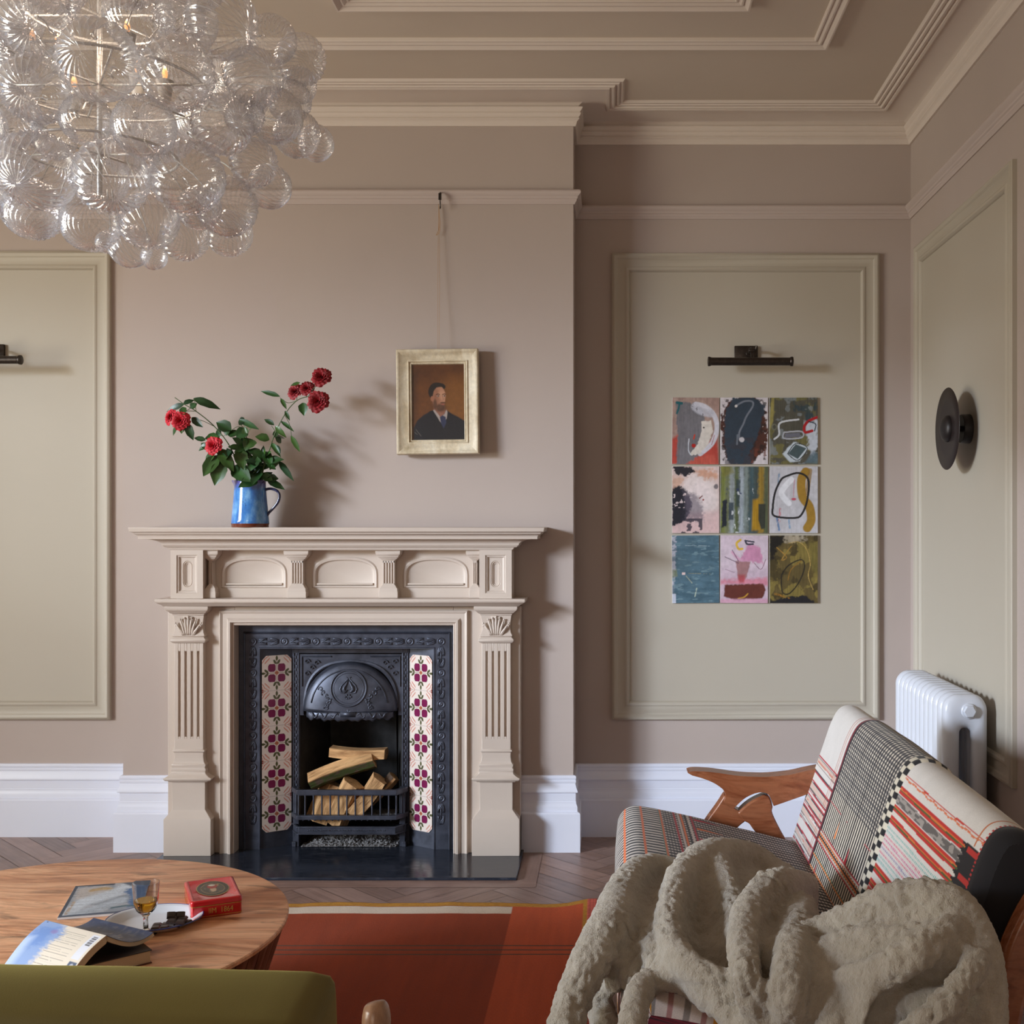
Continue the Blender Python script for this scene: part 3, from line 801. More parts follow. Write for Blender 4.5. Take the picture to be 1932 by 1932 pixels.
# logs: split firewood
wd = NT('split_firewood'); wd.set(Roughness=.8)
a = wd.n('ShaderNodeVertexColor'); a.layer_name = 'Col'
g = wd.noise(1.0, 8, .7, vec=wd.coord('Object', scale=(6, 48, 48)), dist=1.4)
wd.color(wd.mix(1.0, a.outputs[0], wd.ramp(g, [(.30, (.34, .24, .16)), (.46, (.95, .9, .85)), (.6, (1.1, 1.1, 1.1)), (.75, (1.5, 1.5, 1.45))]), 'MULTIPLY')); wd.bump(g, 1.0, .008); M['log'] = wd.m
def log(loc, rot, L, w, h, sec, seed, label, moss=False):
    """split log: section polygon list of (y,z,isbark)"""
    m = MB(); cols = []; n = len(sec); NS = 26; sub = 5
    ring = []
    for i in range(n):
        a_, b_ = sec[i], sec[(i+1) % n]
        for k in range(sub):
            t = k/sub; ring.append((a_[0]+(b_[0]-a_[0])*t, a_[1]+(b_[1]-a_[1])*t, a_[2]))
    q = len(ring)
    vs = []
    for j in range(NS+1):
        x = -L/2+L*j/NS
        for k, (yy, zz, bk) in enumerate(ring):
            d = .024*mnoise.noise((x*8+seed*3, k*.45, seed))+.006*mnoise.noise((x*30, k*1.9, seed))*(2.0 if bk else 1)
            s_ = 1+d/max(.02, math.hypot(yy, zz))
            bend = .012*math.sin(x/L*2.5+seed)
            vs.append((x, yy*w*s_, zz*h*s_+bend))
            if bk: c = (.10, .065, .045) if not (moss and mnoise.noise((x*25, k, seed)) > -.1) else (.05, .075, .012)
            else:
                sk_ = mnoise.noise((x*5, k*1.1+seed, 2.5))+.5*mnoise.noise((x*14, k*2.3, seed)); g0 = max(.35, min(1.25, 1+.75*sk_)); c = (.66*g0, .40*g0**1.15, .19*g0**1.3)
            cols.append(c)
    fs = [(j*q+k, j*q+(k+1) % q, (j+1)*q+(k+1) % q, (j+1)*q+k) for j in range(NS) for k in range(q)]
    m.add(vs, fs)
    for j, rev in ((0, True), (NS, False)):
        cs_ = vs[j*q:(j+1)*q]; ctr = sum((Vector(v) for v in cs_), Vector())/q
        m.add(cs_+[ctr], [((k+1) % q, k, q) if rev else (k, (k+1) % q, q) for k in range(q)]); cols += [(.66, .45, .24)]*(q+1)
    m.col = cols; o = m.build('firewood_log', M['log'], smooth=True, auto=40); o.location = loc; o.rotation_euler = rot
    return tag(o, label, 'log')
R = math.radians
wedge = [(-1, -.2, 0), (-.1, .6, 0), (.9, .25, 0), (1, -.1, 1), (.75, -.6, 1), (.1, -.9, 1), (-.6, -.75, 1)]
quart = [(-.9, -.6, 0), (-.8, .7, 0), (.5, .8, 0), (.95, .2, 1), (.85, -.5, 1), (.2, -.9, 1)]
def lpx(px, py, Y): return PT(px, py, Y)
log(lpx(645, 1452, 5.02), (R(-12), R(-20), R(8)), .285, .055, .052, wedge, 2, 'large split log with mossy bark lying across the others, bright face up', moss=True)
log(lpx(677, 1418, 5.06), (R(0), R(3), R(-4)), .245, .040, .030, quart, 5, 'thin split log lying level on top of the firewood')
log(lpx(650, 1515, 5.01), (R(80), R(-62), R(-14)), .21, .052, .042, quart, 7, 'pale split log leaning at the middle of the grate')
log(lpx(612, 1513, 5.03), (R(60), R(-70), R(4)), .17, .055, .045, wedge, 9, 'split log leaning at the far left of the grate')
log(lpx(690, 1500, 4.99), (R(10), R(-52), R(0)), .19, .044, .045, quart, 11, 'square split log rising between the middle bars of the grate')
log(lpx(715, 1495, 5.03), (R(170), R(-50), R(10)), .19, .046, .036, wedge, 13, 'round barked log with a cut end at the right of the grate')
# ================================================================== PICTURES, LIGHTS, RADIATOR, JUG OF ROSES
def fast_mesh(name, V, Fq, mat, col=None, parent=None, smooth=True, uv=None):
    """V (n,3), Fq (m,4) numpy arrays"""
    me = bpy.data.meshes.new(name); V = np.asarray(V, np.float32); Fq = np.asarray(Fq, np.int32)
    me.vertices.add(len(V)); me.vertices.foreach_set('co', V.ravel())
    me.loops.add(Fq.size); me.loops.foreach_set('vertex_index', Fq.ravel())
    me.polygons.add(len(Fq)); me.polygons.foreach_set('loop_start', np.arange(0, Fq.size, 4, dtype=np.int32))
    me.polygons.foreach_set('loop_total', np.full(len(Fq), 4, np.int32))
    me.update(calc_edges=True); me.validate()
    if col is not None:
        ca = me.color_attributes.new('Col', 'FLOAT_COLOR', 'POINT'); a = np.ones((len(V), 4), np.float32); a[:, :3] = col
        ca.data.foreach_set('color', a.ravel())
    me.materials.append(mat)
    if smooth: me.shade_smooth()
    o = bpy.data.objects.new(name, me); C.objects.link(o)
    if parent: o.parent = parent
    return o
def grid_faces(nu, nv, wrap=False):
    i = np.arange(nu if wrap else nu-1); j = np.arange(nv-1); I, J = np.meshgrid(i, j)
    a = J*nu+I; b = J*nu+(I+1) % nu
    return np.stack([a, b, b+nu, a+nu], -1).reshape(-1, 4)
def lin3(c): return np.array(s2l(c), np.float32)
_rs = np.random.RandomState(5)
def smooth_noise(h, w, sy, sx_, seed=0, lvl=2):
    """value noise with cell counts sy, sx_"""
    r = np.random.RandomState(seed); g = r.rand(int(sy)+2, int(sx_)+2)
    y = np.linspace(0, sy, h); x = np.linspace(0, sx_, w); yi_ = y.astype(int); xi = x.astype(int)
    fy_ = (y-yi_)[:, None]; fx_ = (x-xi)[None]; fy_ = fy_*fy_*(3-2*fy_); fx_ = fx_*fx_*(3-2*fx_)
    a = g[np.ix_(yi_, xi)]; b = g[np.ix_(yi_, xi+1)]; c = g[np.ix_(yi_+1, xi)]; d = g[np.ix_(yi_+1, xi+1)]
    o = (a*(1-fx_)+b*fx_)*(1-fy_)+(c*(1-fx_)+d*fx_)*fy_
    if lvl and sy*2 < h and sx_*2 < w: o = o*.66+.34*smooth_noise(h, w, sy*2.3, sx_*2.3, seed+101, lvl-1)
    return o
class Canvas:
    """a small oil painting: numpy raster, u right, v down, both 0..1"""
    def __init__(s, w, h, bg, seed=1):
        s.w, s.h = w, h; s.a = np.zeros((h, w, 3), np.float32)+lin3(bg); s.seed = seed
        s.U, s.Vv = np.meshgrid((np.arange(w)+.5)/w, (np.arange(h)+.5)/h); s.asp = h/w
    def put(s, mask, col, al=1.0):
        m = np.clip(mask, 0, 1)[..., None]*al; s.a = s.a*(1-m)+lin3(col)*m; return s
    def ell(s, cx, cy, rx, ry, col, al=1, soft=.06, rot=0, rough=.0):
        dx = s.U-cx; dy = (s.Vv-cy); ca, sa = math.cos(rot), math.sin(rot)
        p = (dx*ca+dy*s.asp*sa)/rx; q = (-dx*sa+dy*s.asp*ca)/(ry*s.asp)
        r = np.sqrt(p*p+q*q)
        if rough: s.seed += 1; r = r+rough*(smooth_noise(s.h, s.w, 18, 14, s.seed)-.5)
        return s.put((1-r)/soft+.5, col, al)
    def poly(s, pts, col, al=1, soft=.008, rough=0):
        pts = np.array(pts); n = len(pts); inside = np.zeros((s.h, s.w), bool); dist = np.full((s.h, s.w), 9.0)
        U, V = s.U, s.Vv
        for i in range(n):
            x0, y0 = pts[i]; x1, y1 = pts[(i+1) % n]
            c = ((y0 > V) != (y1 > V)); t = (V-y0)/(y1-y0+1e-9)
            inside ^= c & (U < x0+(x1-x0)*t)
            dx, dy = x1-x0, y1-y0; tt = np.clip(((U-x0)*dx+(V-y0)*dy)/(dx*dx+dy*dy+1e-9), 0, 1)
            dist = np.minimum(dist, np.hypot(U-x0-tt*dx, V-y0-tt*dy))
        sd = np.where(inside, dist, -dist)
        if rough: s.seed += 1; sd = sd+rough*(smooth_noise(s.h, s.w, 30, 22, s.seed)-.5)
        return s.put(sd/soft+.5, col, al)
    def stroke(s, pts, w, col, al=1, soft=.3, dry=0):
        pts = [(p[0], p[1]*s.asp) for p in pts]
        if len(pts) > 2:
            c = curve3([(p[0], p[1], 0) for p in pts], 6); pts = [(p.x, p.y) for p in c]
        d = np.full((s.h, s.w), 9.0); V = s.Vv*s.asp
        for (x0, y0), (x1, y1) in zip(pts[:-1], pts[1:]):
            dx, dy = x1-x0, y1-y0; t = np.clip(((s.U-x0)*dx+(V-y0)*dy)/(dx*dx+dy*dy+1e-9), 0, 1)
            d = np.minimum(d, np.hypot(s.U-x0-t*dx, V-y0-t*dy))
        m = (1-d/w)/soft
        if dry: s.seed += 1; m = m*(smooth_noise(s.h, s.w, 40, 40, s.seed) > dry)
        return s.put(m, col, al)
    def streak(s, amt=.15, vert=True, seed=3, sc=(6, 60)):
        n = smooth_noise(s.h, s.w, sc[0], sc[1], seed) if vert else smooth_noise(s.h, s.w, sc[1], sc[0], seed)
        s.a = s.a*(1+amt*(n[..., None]-.5)*2); return s
    def blot(s, col, thr, sy, sx_, seed, al=1, box=None, soft=.06):
        n = smooth_noise(s.h, s.w, sy, sx_, seed); m = (n-thr)/soft
        if box: x0, y0, x1, y1 = box; m = np.where((s.U > x0) & (s.U < x1) & (s.Vv > y0) & (s.Vv < y1), m, 0)
        return s.put(m, col, al)
    def mesh(s, name, p00, pu, pv, mat, parent=None, bow=None):
        """p00 = top-left corner, pu = vector to the top-right, pv = vector to the bottom-left"""
        s.a = s.a*(.80+.26*smooth_noise(s.h, s.w, 26, 20, s.seed+300)[..., None]-.16*(smooth_noise(s.h, s.w, 7, 5, s.seed+301)[..., None]-.5))
        u = (np.arange(s.w)/(s.w-1)); v = np.arange(s.h)/(s.h-1); U, V = np.meshgrid(u, v)
        P = np.array(p00)[None, None]+U[..., None]*np.array(pu)+V[..., None]*np.array(pv)
        if bow: P = P+np.array(bow[0])*(bow[1](U, V))[..., None]
        return fast_mesh(name, P.reshape(-1, 3), grid_faces(s.w, s.h)[:, ::-1], mat, s.a.reshape(-1, 3), parent, smooth=True)
M['oil'] = vcol('oil_paint', 0.42, bscale=160, bamt=.35, bdist=.002)
# ---- nine small abstract paintings
W_, H_ = 100, 140
def pa1():
    c = Canvas(W_, H_, (168, 142, 132), 1); c.blot((150, 120, 112), .5, 6, 5, 3, .6)
    c.poly([(.0, .62), (.16, .55), (.3, .8), (.95, .6), (1, 1), (.0, 1)], (176, 66, 56), 1, .05); c.poly([(.2, 1.05), (.4, .86), (.9, .86), (1, 1.05)], (190, 88, 74), .8, .05)
    c.poly([(.08, .1), (.3, .06), (.62, .12), (.75, .5), (.6, .85), (.28, 1.02), (.1, 1.02), (.12, .6)], (112, 110, 116), 1, .03, .05); c.streak(.14, True, 5)
    c.stroke([(.5, .1), (.7, .14), (.88, .26), (.95, .45), (.85, .68), (.6, .84)], .06, (206, 204, 214), 1, .3); c.stroke([(.48, .14), (.6, .2), (.8, .24)], .10, (190, 190, 202), .9, .4, .25)
    c.poly([(.62, .36), (.82, .34), (.86, .5), (.78, .68), (.6, .84), (.42, .87), (.38, .84), (.55, .68), (.63, .5)], (214, 206, 198), 1, .015, .03)
    c.stroke([(.10, .08), (.2, .09)], .035, (20, 92, 100), 1); c.stroke([(.15, .09), (.14, .16), (.10, .24)], .022, (20, 92, 100), 1)
    c.ell(.46, .72, .045, .03, (170, 26, 24)); c.stroke([(.48, .56), (.46, .62)], .018, (190, 60, 40)); c.ell(.67, .45, .018, .012, (20, 20, 22), 1, .3)
    c.stroke([(.36, .62), (.35, .78), (.40, .86)], .012, (200, 205, 215)); c.stroke([(.9, .56), (.84, .70)], .01, (160, 60, 80), .7); return c
def pa2():
    c = Canvas(W_, H_, (206, 198, 202), 2); c.ell(.5, .5, .5, .52, (74, 40, 32), 1, .05, 0, .35)
    c.blot((40, 26, 26), .55, 22, 14, 7, .8, (.03, .03, .97, .95)); c.blot((190, 180, 180), .72, 30, 30, 9, .9, (0, .1, .14, .9)); c.blot((190, 180, 180), .74, 30, 30, 12, .9, (.88, .1, 1, .9))
    c.poly([(.27, .0), (.72, .0), (.93, .12), (.88, .3), (.8, .55), (.6, .85), (.66, 1), (.16, 1), (.08, .62), (.12, .2)], (44, 58, 72), 1, .03, .06); c.blot((56, 52, 60), .5, 7, 5, 4, .6, (.1, .6, .7, 1))
    c.stroke([(.34, .12), (.5, .06), (.66, .06), (.68, .13), (.55, .28), (.48, .40), (.40, .52), (.40, .62)], .028, (132, 138, 150), .75, .8); c.ell(.45, .63, .05, .035, (196, 192, 196), 1, .3, .4, .4)
    c.ell(.33, .13, .03, .02, (214, 208, 206), 1, .4, 0, .4); c.stroke([(.36, .56), (.35, .7)], .02, (120, 128, 140), .7); c.blot((104, 52, 40), .6, 14, 12, 21, .8, (.62, .68, .95, .98)); return c
def pa3():
    c = Canvas(W_, H_, (78, 76, 66), 3); c.blot((110, 104, 60), .55, 8, 5, 5, .8); c.blot((40, 62, 72), .55, 6, 6, 8, .8, (.4, 0, 1, .4)); c.blot((120, 126, 128), .62, 12, 8, 13, .8)
    c.poly([(.0, .3), (.05, .0), (.1, .0), (.08, .35), (.0, .5)], (150, 138, 78), 1, .03); c.streak(.2, True, 6)
    c.stroke([(.1, .62), (.2, .55), (.22, .38), (.6, .33)], .022, (200, 202, 206)); c.stroke([(.3, .52), (.66, .51), (.66, .6), (.3, .61), (.3, .52)], .018, (170, 172, 180)); c.poly([(.32, .54), (.63, .53), (.63, .59), (.32, .6)], (104, 104, 116))
    c.poly([(.26, .84), (.5, .66), (.82, .74), (.62, .95), (.42, .97)], (188, 198, 206), 1, .02, .02); c.poly([(.38, .84), (.54, .7), (.76, .76), (.58, .92)], (66, 82, 86), 1, .01)
    c.stroke([(.37, .84), (.54, .69), (.78, .76), (.58, .94), (.37, .84)], .01, (30, 34, 40)); c.poly([(.72, .38), (1, .32), (1, .75), (.85, .9)], (196, 202, 214), .9, .06, .1)
    c.stroke([(.98, .3), (.8, .36), (.72, .44), (.74, .52), (.88, .5)], .034, (168, 26, 34)); c.stroke([(.8, .36), (.95, .4), (.93, .5)], .012, (30, 40, 60)); c.ell(.1, .44, .06, .05, (104, 104, 88)); c.ell(.1, .44, .035, .03, (70, 70, 60)); c.poly([(.72, .98), (.9, .8), (1, .85), (1, 1)], (90, 112, 124), .8, .04); return c
def pa4():
    c = Canvas(W_, H_, (214, 192, 188), 4); c.ell(.55, .5, .42, .40, (222, 208, 206), 1, .3); c.ell(.6, .45, .25, .22, (228, 214, 214), 1, .5); c.poly([(.45, .06), (.9, .06), (.95, .16), (.7, .2)], (204, 148, 116), .8, .06, .1)
    c.poly([(0, .15), (.3, .16), (.1, .4), (0, .4)], (206, 160, 132), .7, .06, .1); c.poly([(0, .72), (1, .66), (1, 1), (0, 1)], (212, 178, 178), .8, .08)
    c.poly([(0, .0), (.4, 0), (.48, .08), (.3, .15), (.1, .12)], (34, 34, 44), 1, .02, .07); c.poly([(0, .36), (.12, .28), (.32, .38), (.44, .56), (.36, .72), (.2, .84), (.0, .9)], (26, 28, 42), 1, .03, .07)
    c.poly([(.25, .36), (.55, .46), (.66, .6), (.66, .8), (.3, .78)], (98, 90, 106), .7, .08, .12); c.blot((40, 40, 58), .52, 14, 8, 31, .9, (.16, .78, .64, 1)); c.blot((214, 196, 196), .66, 26, 20, 33, .9, (0, .4, .3, .62))
    c.ell(.93, .3, .045, .04, (60, 60, 72), .8, .4, 0, .5); c.stroke([(.58, .48), (.64, .44)], .012, (110, 40, 30)); c.ell(.66, .5, .02, .015, (140, 60, 60)); return c
def pa5():
    c = Canvas(W_, H_, (92, 98, 88), 5)
    for i, (x, w, col) in enumerate([(.02, .07, (120, 128, 60)), (.1, .1, (110, 116, 84)), (.2, .08, (150, 158, 162)), (.3, .06, (84, 96, 60)), (.4, .07, (160, 170, 180)), (.5, .06, (120, 132, 130)), (.6, .08, (60, 84, 92)), (.7, .09, (58, 72, 72)), (.8, .08, (150, 120, 40)), (.92, .07, (84, 92, 64))]): c.poly([(x, 0), (x+w*1.5, 0), (x+w*1.4, 1), (x-.01, 1)], col, .9, .05, .06)
    c.poly([(.05, .52), (.14, .5), (.14, .9), (.03, .92)], (26, 34, 46), 1, .02, .03); c.poly([(.18, .54), (.28, .54), (.28, .8), (.18, .8)], (44, 60, 72), .9, .02); c.poly([(.33, .2), (.42, .2), (.4, .6), (.33, .6)], (40, 60, 66), .8, .03)
    c.poly([(.68, .5), (.82, .48), (.82, .95), (.66, .96)], (160, 122, 28), 1, .04); c.poly([(.8, .56), (.95, .56), (.94, .92), (.86, .94), (.8, .8)], (52, 56, 48), 1, .02); c.blot((40, 52, 90), .66, 20, 16, 41, .9, (.12, .26, .5, .42)); c.blot((214, 218, 222), .72, 10, 16, 44, .8, (.2, .3, .7, 1)); c.poly([(0, .0), (.25, .0), (.3, .1), (.05, .16)], (120, 116, 52), .7, .04); c.streak(.22, True, 8, (4, 50)); return c
def pa6():
    c = Canvas(W_, H_, (190, 188, 194), 6); c.streak(.07, True, 9); c.stroke([(.2, .1), (.18, .3)], .03, (70, 120, 160), .7, .8, .4); c.stroke([(.15, .75), (.2, .95)], .03, (60, 110, 160), .8, .6, .3); c.stroke([(.4, .8), (.42, .92)], .025, (90, 140, 180), .7, .6, .3)
    c.stroke([(.75, .08), (.66, .2), (.68, .45), (.82, .6), (.86, .8), (.78, .92)], .10, (156, 120, 44), 1, .2); c.stroke([(.84, .06), (.78, .4)], .05, (140, 108, 50), .8); c.stroke([(.45, .2), (.3, .32), (.25, .42), (.4, .55)], .07, (222, 222, 228), 1, .3); c.stroke([(.52, .2), (.5, .35), (.5, .45)], .015, (180, 90, 110), .5); c.ell(.5, .49, .05, .02, (186, 60, 84), .9, .5)
    c.stroke([(.22, .64), (.2, .82)], .03, (186, 60, 70), .6, .5, .35); c.stroke([(.34, .15), (.6, .1), (.8, .2), (.78, .5), (.66, .72), (.5, .77), (.1, .74), (.07, .6), (.12, .38), (.24, .2), (.34, .15)], .024, (30, 30, 34), 1, .25); return c
def pa7():
    c = Canvas(W_, H_, (78, 108, 124), 7); c.poly([(-.1, -.1), (.1, -.1), (.08, .2), (.04, 1.1), (-.1, 1.1)], (178, 178, 190), .9, .03, .08); c.blot((62, 92, 108), .5, 20, 4, 51, .7); c.blot((110, 138, 148), .66, 34, 6, 53, .8); c.streak(.12, False, 6, (5, 60)); c.poly([(.0, .5), (.1, .5), (.12, .6), (.0, .62)], (120, 128, 92), .7, .03)
    c.stroke([(.28, .15), (.8, .16)], .008, (160, 178, 186), .7, .5, .3); c.stroke([(.3, .6), (.42, .7)], .01, (168, 172, 150), .8); c.stroke([(.52, .78), (.48, .9)], .016, (176, 190, 176), .9, .5, .2); c.stroke([(.35, .56), (.8, .57)], .01, (168, 160, 120), .5, .6, .4); c.poly([(.21, .545), (.28, .545), (.28, .58), (.21, .58)], (224, 200, 196)); c.poly([(0, .86), (.08, .86), (.08, 1), (0, 1)], (200, 204, 218), .9, .01); return c
def pa8():
    c = Canvas(W_, H_, (206, 188, 200), 8); c.poly([(0, .5), (1, .5), (1, 1), (0, 1)], (196, 172, 188), .8, .15); c.poly([(.6, .12), (.85, .2), (.9, .42), (.6, .38), (.4, .36)], (196, 130, 164), .9, .04, .08); c.stroke([(.25, .25), (.4, .36), (.55, .38)], .04, (208, 150, 180), .8, .6)
    c.poly([(.32, .38), (.63, .39), (.55, .62), (.5, .68), (.38, .66)], (158, 116, 118), 1, .02, .02); c.poly([(0, .66), (1, .62), (1, .74), (0, .72)], (208, 110, 130), .7, .05, .05); c.poly([(.36, .58), (.52, .58), (.5, .7), (.4, .7)], (168, 52, 60), .7, .04)
    c.poly([(.1, .73), (.9, .71), (.95, .8), (.88, .93), (.3, .95), (.08, .9)], (98, 46, 38), 1, .02, .02); c.stroke([(.42, .07), (.34, .12), (.38, .2), (.46, .2)], .028, (214, 174, 66)); c.stroke([(.34, .12), (.42, .07)], .02, (214, 174, 66)); c.stroke([(.52, .08), (.56, .13), (.68, .13)], .022, (52, 52, 70)); c.stroke([(.52, .08), (.7, .1)], .018, (52, 52, 70)); c.stroke([(.1, .32), (.38, .41)], .008, (90, 70, 90)); c.stroke([(.25, .22), (.38, .38)], .008, (90, 70, 90)); c.stroke([(.7, .4), (.85, .5), (.95, .35)], .007, (120, 80, 100)); c.stroke([(.1, .5), (.3, .55)], .006, (120, 90, 110), .8)
    c.stroke([(.38, .93), (.5, .91), (.58, .86)], .018, (186, 140, 50), .9, .4); c.poly([(0, .94), (1, .93), (1, 1), (0, 1)], (204, 150, 172), .8, .03); return c
def pa9():
    c = Canvas(W_, H_, (92, 78, 42), 9); c.blot((64, 54, 28), .5, 9, 6, 61, .9); c.blot((132, 116, 58), .6, 8, 6, 63, .8); c.poly([(0, 0), (.4, 0), (.15, .2), (.1, .35), (0, .38)], (22, 20, 18), 1, .05, .1); c.poly([(.3, .0), (.9, .0), (.5, .12), (.3, .1)], (172, 160, 140), .8, .05, .12); c.poly([(.82, .1), (1, .1), (1, .6), (.86, .5)], (112, 100, 50), .9, .05)
    c.poly([(0, .98), (.3, .92), (.7, .88), (.9, .96), (.96, 1.05), (0, 1.05)], (24, 24, 30), 1, .02, .05); c.stroke([(.15, .18), (.35, .32), (.25, .36), (.45, .16)], .010, (160, 120, 52), .9); c.stroke([(.4, .12), (.6, .1), (.76, .2), (.84, .42), (.8, .6), (.9, .8)], .008, (180, 150, 84), .9); c.stroke([(.25, .58), (.4, .44), (.66, .36), (.72, .48), (.6, .7), (.4, .86), (.26, .82), (.25, .58)], .016, (26, 24, 22), .9); c.stroke([(.38, .66), (.45, .5), (.65, .38)], .012, (142, 100, 34), .8); c.stroke([(.12, .86), (.3, .9), (.4, .93)], .03, (160, 110, 34), .7, .7, .4); c.streak(.22, True, 12); return c
XS = [(1268, 1357), (1359, 1449), (1452, 1543)]; YS = [(750, 876), (880, 1006), (1010, 1138)]
LB = ['grey and white painting over red with a teal stroke, top left of the nine', 'slate blue painting edged in dark brown, top middle of the nine', 'olive painting with red loop and white diamond, top right of the nine',
      'pale pink painting with a black blotch, middle left of the nine', 'blue, green and ochre vertically streaked painting at the centre of the nine', 'white painting with a black loop and ochre band, middle right of the nine',
      'teal blue painting with faint marks, bottom left of the nine', 'pink painting with a brown slab along its foot, bottom middle of the nine', 'dark olive painting with black foot, bottom right of the nine']
tilt = [.5, 0, -.3, 0, .3, 0, -.4, .3, 0]
M['card'] = simple('painting_board', (.62, .59, .56), .7)
for i, fn in enumerate((pa1, pa2, pa3, pa4, pa5, pa6, pa7, pa8, pa9)):
    r, q = divmod(i, 3); yp = D-.0135; x0, x1 = X(XS[q][0], yp), X(XS[q][1], yp); z1, z0 = Z(YS[r][0], yp), Z(YS[r][1], yp)
    w, h = x1-x0, z1-z0
    e = empty('painting', ((x0+x1)/2, yp, (z0+z1)/2), label=LB[i], cat='painting', group='small abstract paintings on the wall panel')
    e.rotation_euler = (0, math.radians(tilt[i]), 0)
    m = MB(); m.box(-w/2, w/2, .0003, .0098, -h/2, h/2); m.build('board', M['card'], e, bevel=.0008)
    fn().mesh('painted_face', (-w/2+.0005, -.0006, h/2-.0005), (w-.001, 0, 0), (0, 0, -h+.001), M['oil'], e)
# ---- framed portrait
fp = empty('framed_portrait', (X(825, 4.88), 4.88, Z(757, 4.88)), label='small oil portrait of a bearded man in a pale wooden frame', cat='picture')
fp.rotation_euler = (math.radians(-1.5), math.radians(-.7), 0)
hw, hh = 77.5*4.875/F, 99.5*4.875/F
fr_t = NT('limed_wood_frame'); f1 = fr_t.noise(1, 6, .65, vec=fr_t.coord('Object', scale=(14, 14, 5)), dist=.8); f2 = fr_t.noise(60, 4, .6)
cc = fr_t.ramp(f1, [(.3, (.42, .32, .19)), (.5, (.62, .53, .38)), (.72, (.74, .67, .53))]); cc = fr_t.mix(1.0, cc, fr_t.ramp(f2, [(.3, (.85,)*3), (.7, (1.1,)*3)]), 'MULTIPLY'); fr_t.color(cc); fr_t.set(Roughness=.55); fr_t.bump(f1, .3, .002); M['frame'] = fr_t.m
pf = [(0, -.045), (0, -.004), (.003, .0), (.007, .0), (.012, -.003), (.030, -.013), (.044, -.019), (.047, -.019), (.047, -.015), (.050, -.014), (.052, -.017), (.054, -.022), (.056, -.022), (.0575, -.019), (.060, -.019), (.062, -.024), (.064, -.030), (.064, -.045)]
m = MB(); m.sweep(pf, [(-hw, 0, -hh), (hw, 0, -hh), (hw, 0, hh), (-hw, 0, hh)], (0,-1,0), closed=True, side=-1)
m.build('frame', M['frame'], fp, smooth=True, auto=35)
pc = Canvas(130, 184, (92, 52, 22), 11)
pc.blot((112, 66, 26), .5, 4, 3, 71, .7, soft=.4); pc.poly([(.0, 0), (1, 0), (1, .16), (0, .2)], (70, 38, 18), .6, .3); pc.ell(.86, .5, .3, .3, (124, 78, 32), .7, .9); pc.poly([(-.1, .1), (.10, .1), (.08, 1), (-.1, 1)], (56, 32, 16), .6, .12)
pc.poly([(.03, .84), (.10, .74), (.22, .67), (.40, .61), (.66, .62), (.88, .70), (1.02, .76), (1.02, 1.1), (.03, 1.1)], (20, 22, 30), 1, .02)
pc.poly([(.41, .52), (.41, .64), (.55, .72), (.64, .64), (.62, .54)], (132, 88, 70), 1, .015)
pc.poly([(.40, .61), (.43, .60), (.54, .70), (.62, .66), (.655, .60), (.68, .64), (.66, .72), (.585, .80), (.52, .75), (.43, .69)], (158, 146, 140), 1, .012)
pc.poly([(.53, .70), (.58, .675), (.64, .70), (.65, .78), (.60, .85), (.55, .78)], (42, 48, 76), 1, .015)
pc.poly([(.34, .62), (.40, .61), (.50, .72), (.60, .88), (.60, 1), (.2, 1), (.16, .74)], (16, 18, 26), 1, .012); pc.poly([(.68, .62), (.67, .74), (.61, .88), (.62, 1), (1, 1), (1, .80)], (18, 20, 28), 1, .012)
pc.ell(.45, .355, .135, .115, (30, 21, 18), 1, .10, .2, .05); pc.ell(.505, .295, .135, .052, (32, 23, 20), 1, .12, .05, .06)
pc.ell(.515, .445, .125, .155, (166, 116, 90), 1, .07, .06); pc.ell(.46, .45, .07, .13, (128, 82, 60), .7, .9); pc.ell(.57, .40, .06, .05, (190, 142, 112), .7, .9); pc.ell(.59, .47, .03, .05, (186, 136, 108), .7, .9)
pc.poly([(.37, .27), (.60, .262), (.635, .305), (.56, .300), (.47, .308), (.415, .350), (.395, .43), (.362, .41)], (28, 20, 17), 1, .02); pc.ell(.382, .455, .026, .034, (146, 94, 70), 1, .3)
pc.ell(.545, .575, .092, .052, (74, 46, 32), .9, .6); pc.ell(.44, .53, .035, .065, (70, 44, 30), .8, .6); pc.ell(.59, .510, .052, .014, (84, 52, 36), .9, .5); pc.ell(.59, .530, .034, .009, (146, 82, 70), .9, .6)
for ex in (.495, .615): pc.ell(ex, .418, .034, .016, (112, 72, 54), .7, .8); pc.ell(ex, .420, .024, .008, (172, 150, 136), .9, .5); pc.ell(ex+.006, .420, .011, .008, (26, 20, 20), 1, .4); pc.stroke([(ex-.036, .400), (ex+.004, .392), (ex+.034, .400)], .008, (50, 32, 24), .85)
pc.stroke([(.575, .415), (.60, .470), (.585, .482), (.565, .480)], .007, (112, 70, 52), .7, .8); pc.stroke([(.05, .90), (.10, .93)], .003, (140, 132, 122), .7); pc.stroke([(.07, .86), (.17, .95)], .003, (140, 132, 122), .7); pc.streak(.06, True, 14, (50, 40))
iw, ih = hw-.063, hh-.063
pc.mesh('canvas', (-iw, .026, ih), (2*iw, 0, 0), (0, 0, -2*ih), vcol('dark_oil_paint', .35, bscale=200, bamt=.15), fp)
m = MB(); m.box(-hw+.01, hw-.01, .030, .038, -hh+.01, hh-.01); m.build('backing', M['card'], fp)
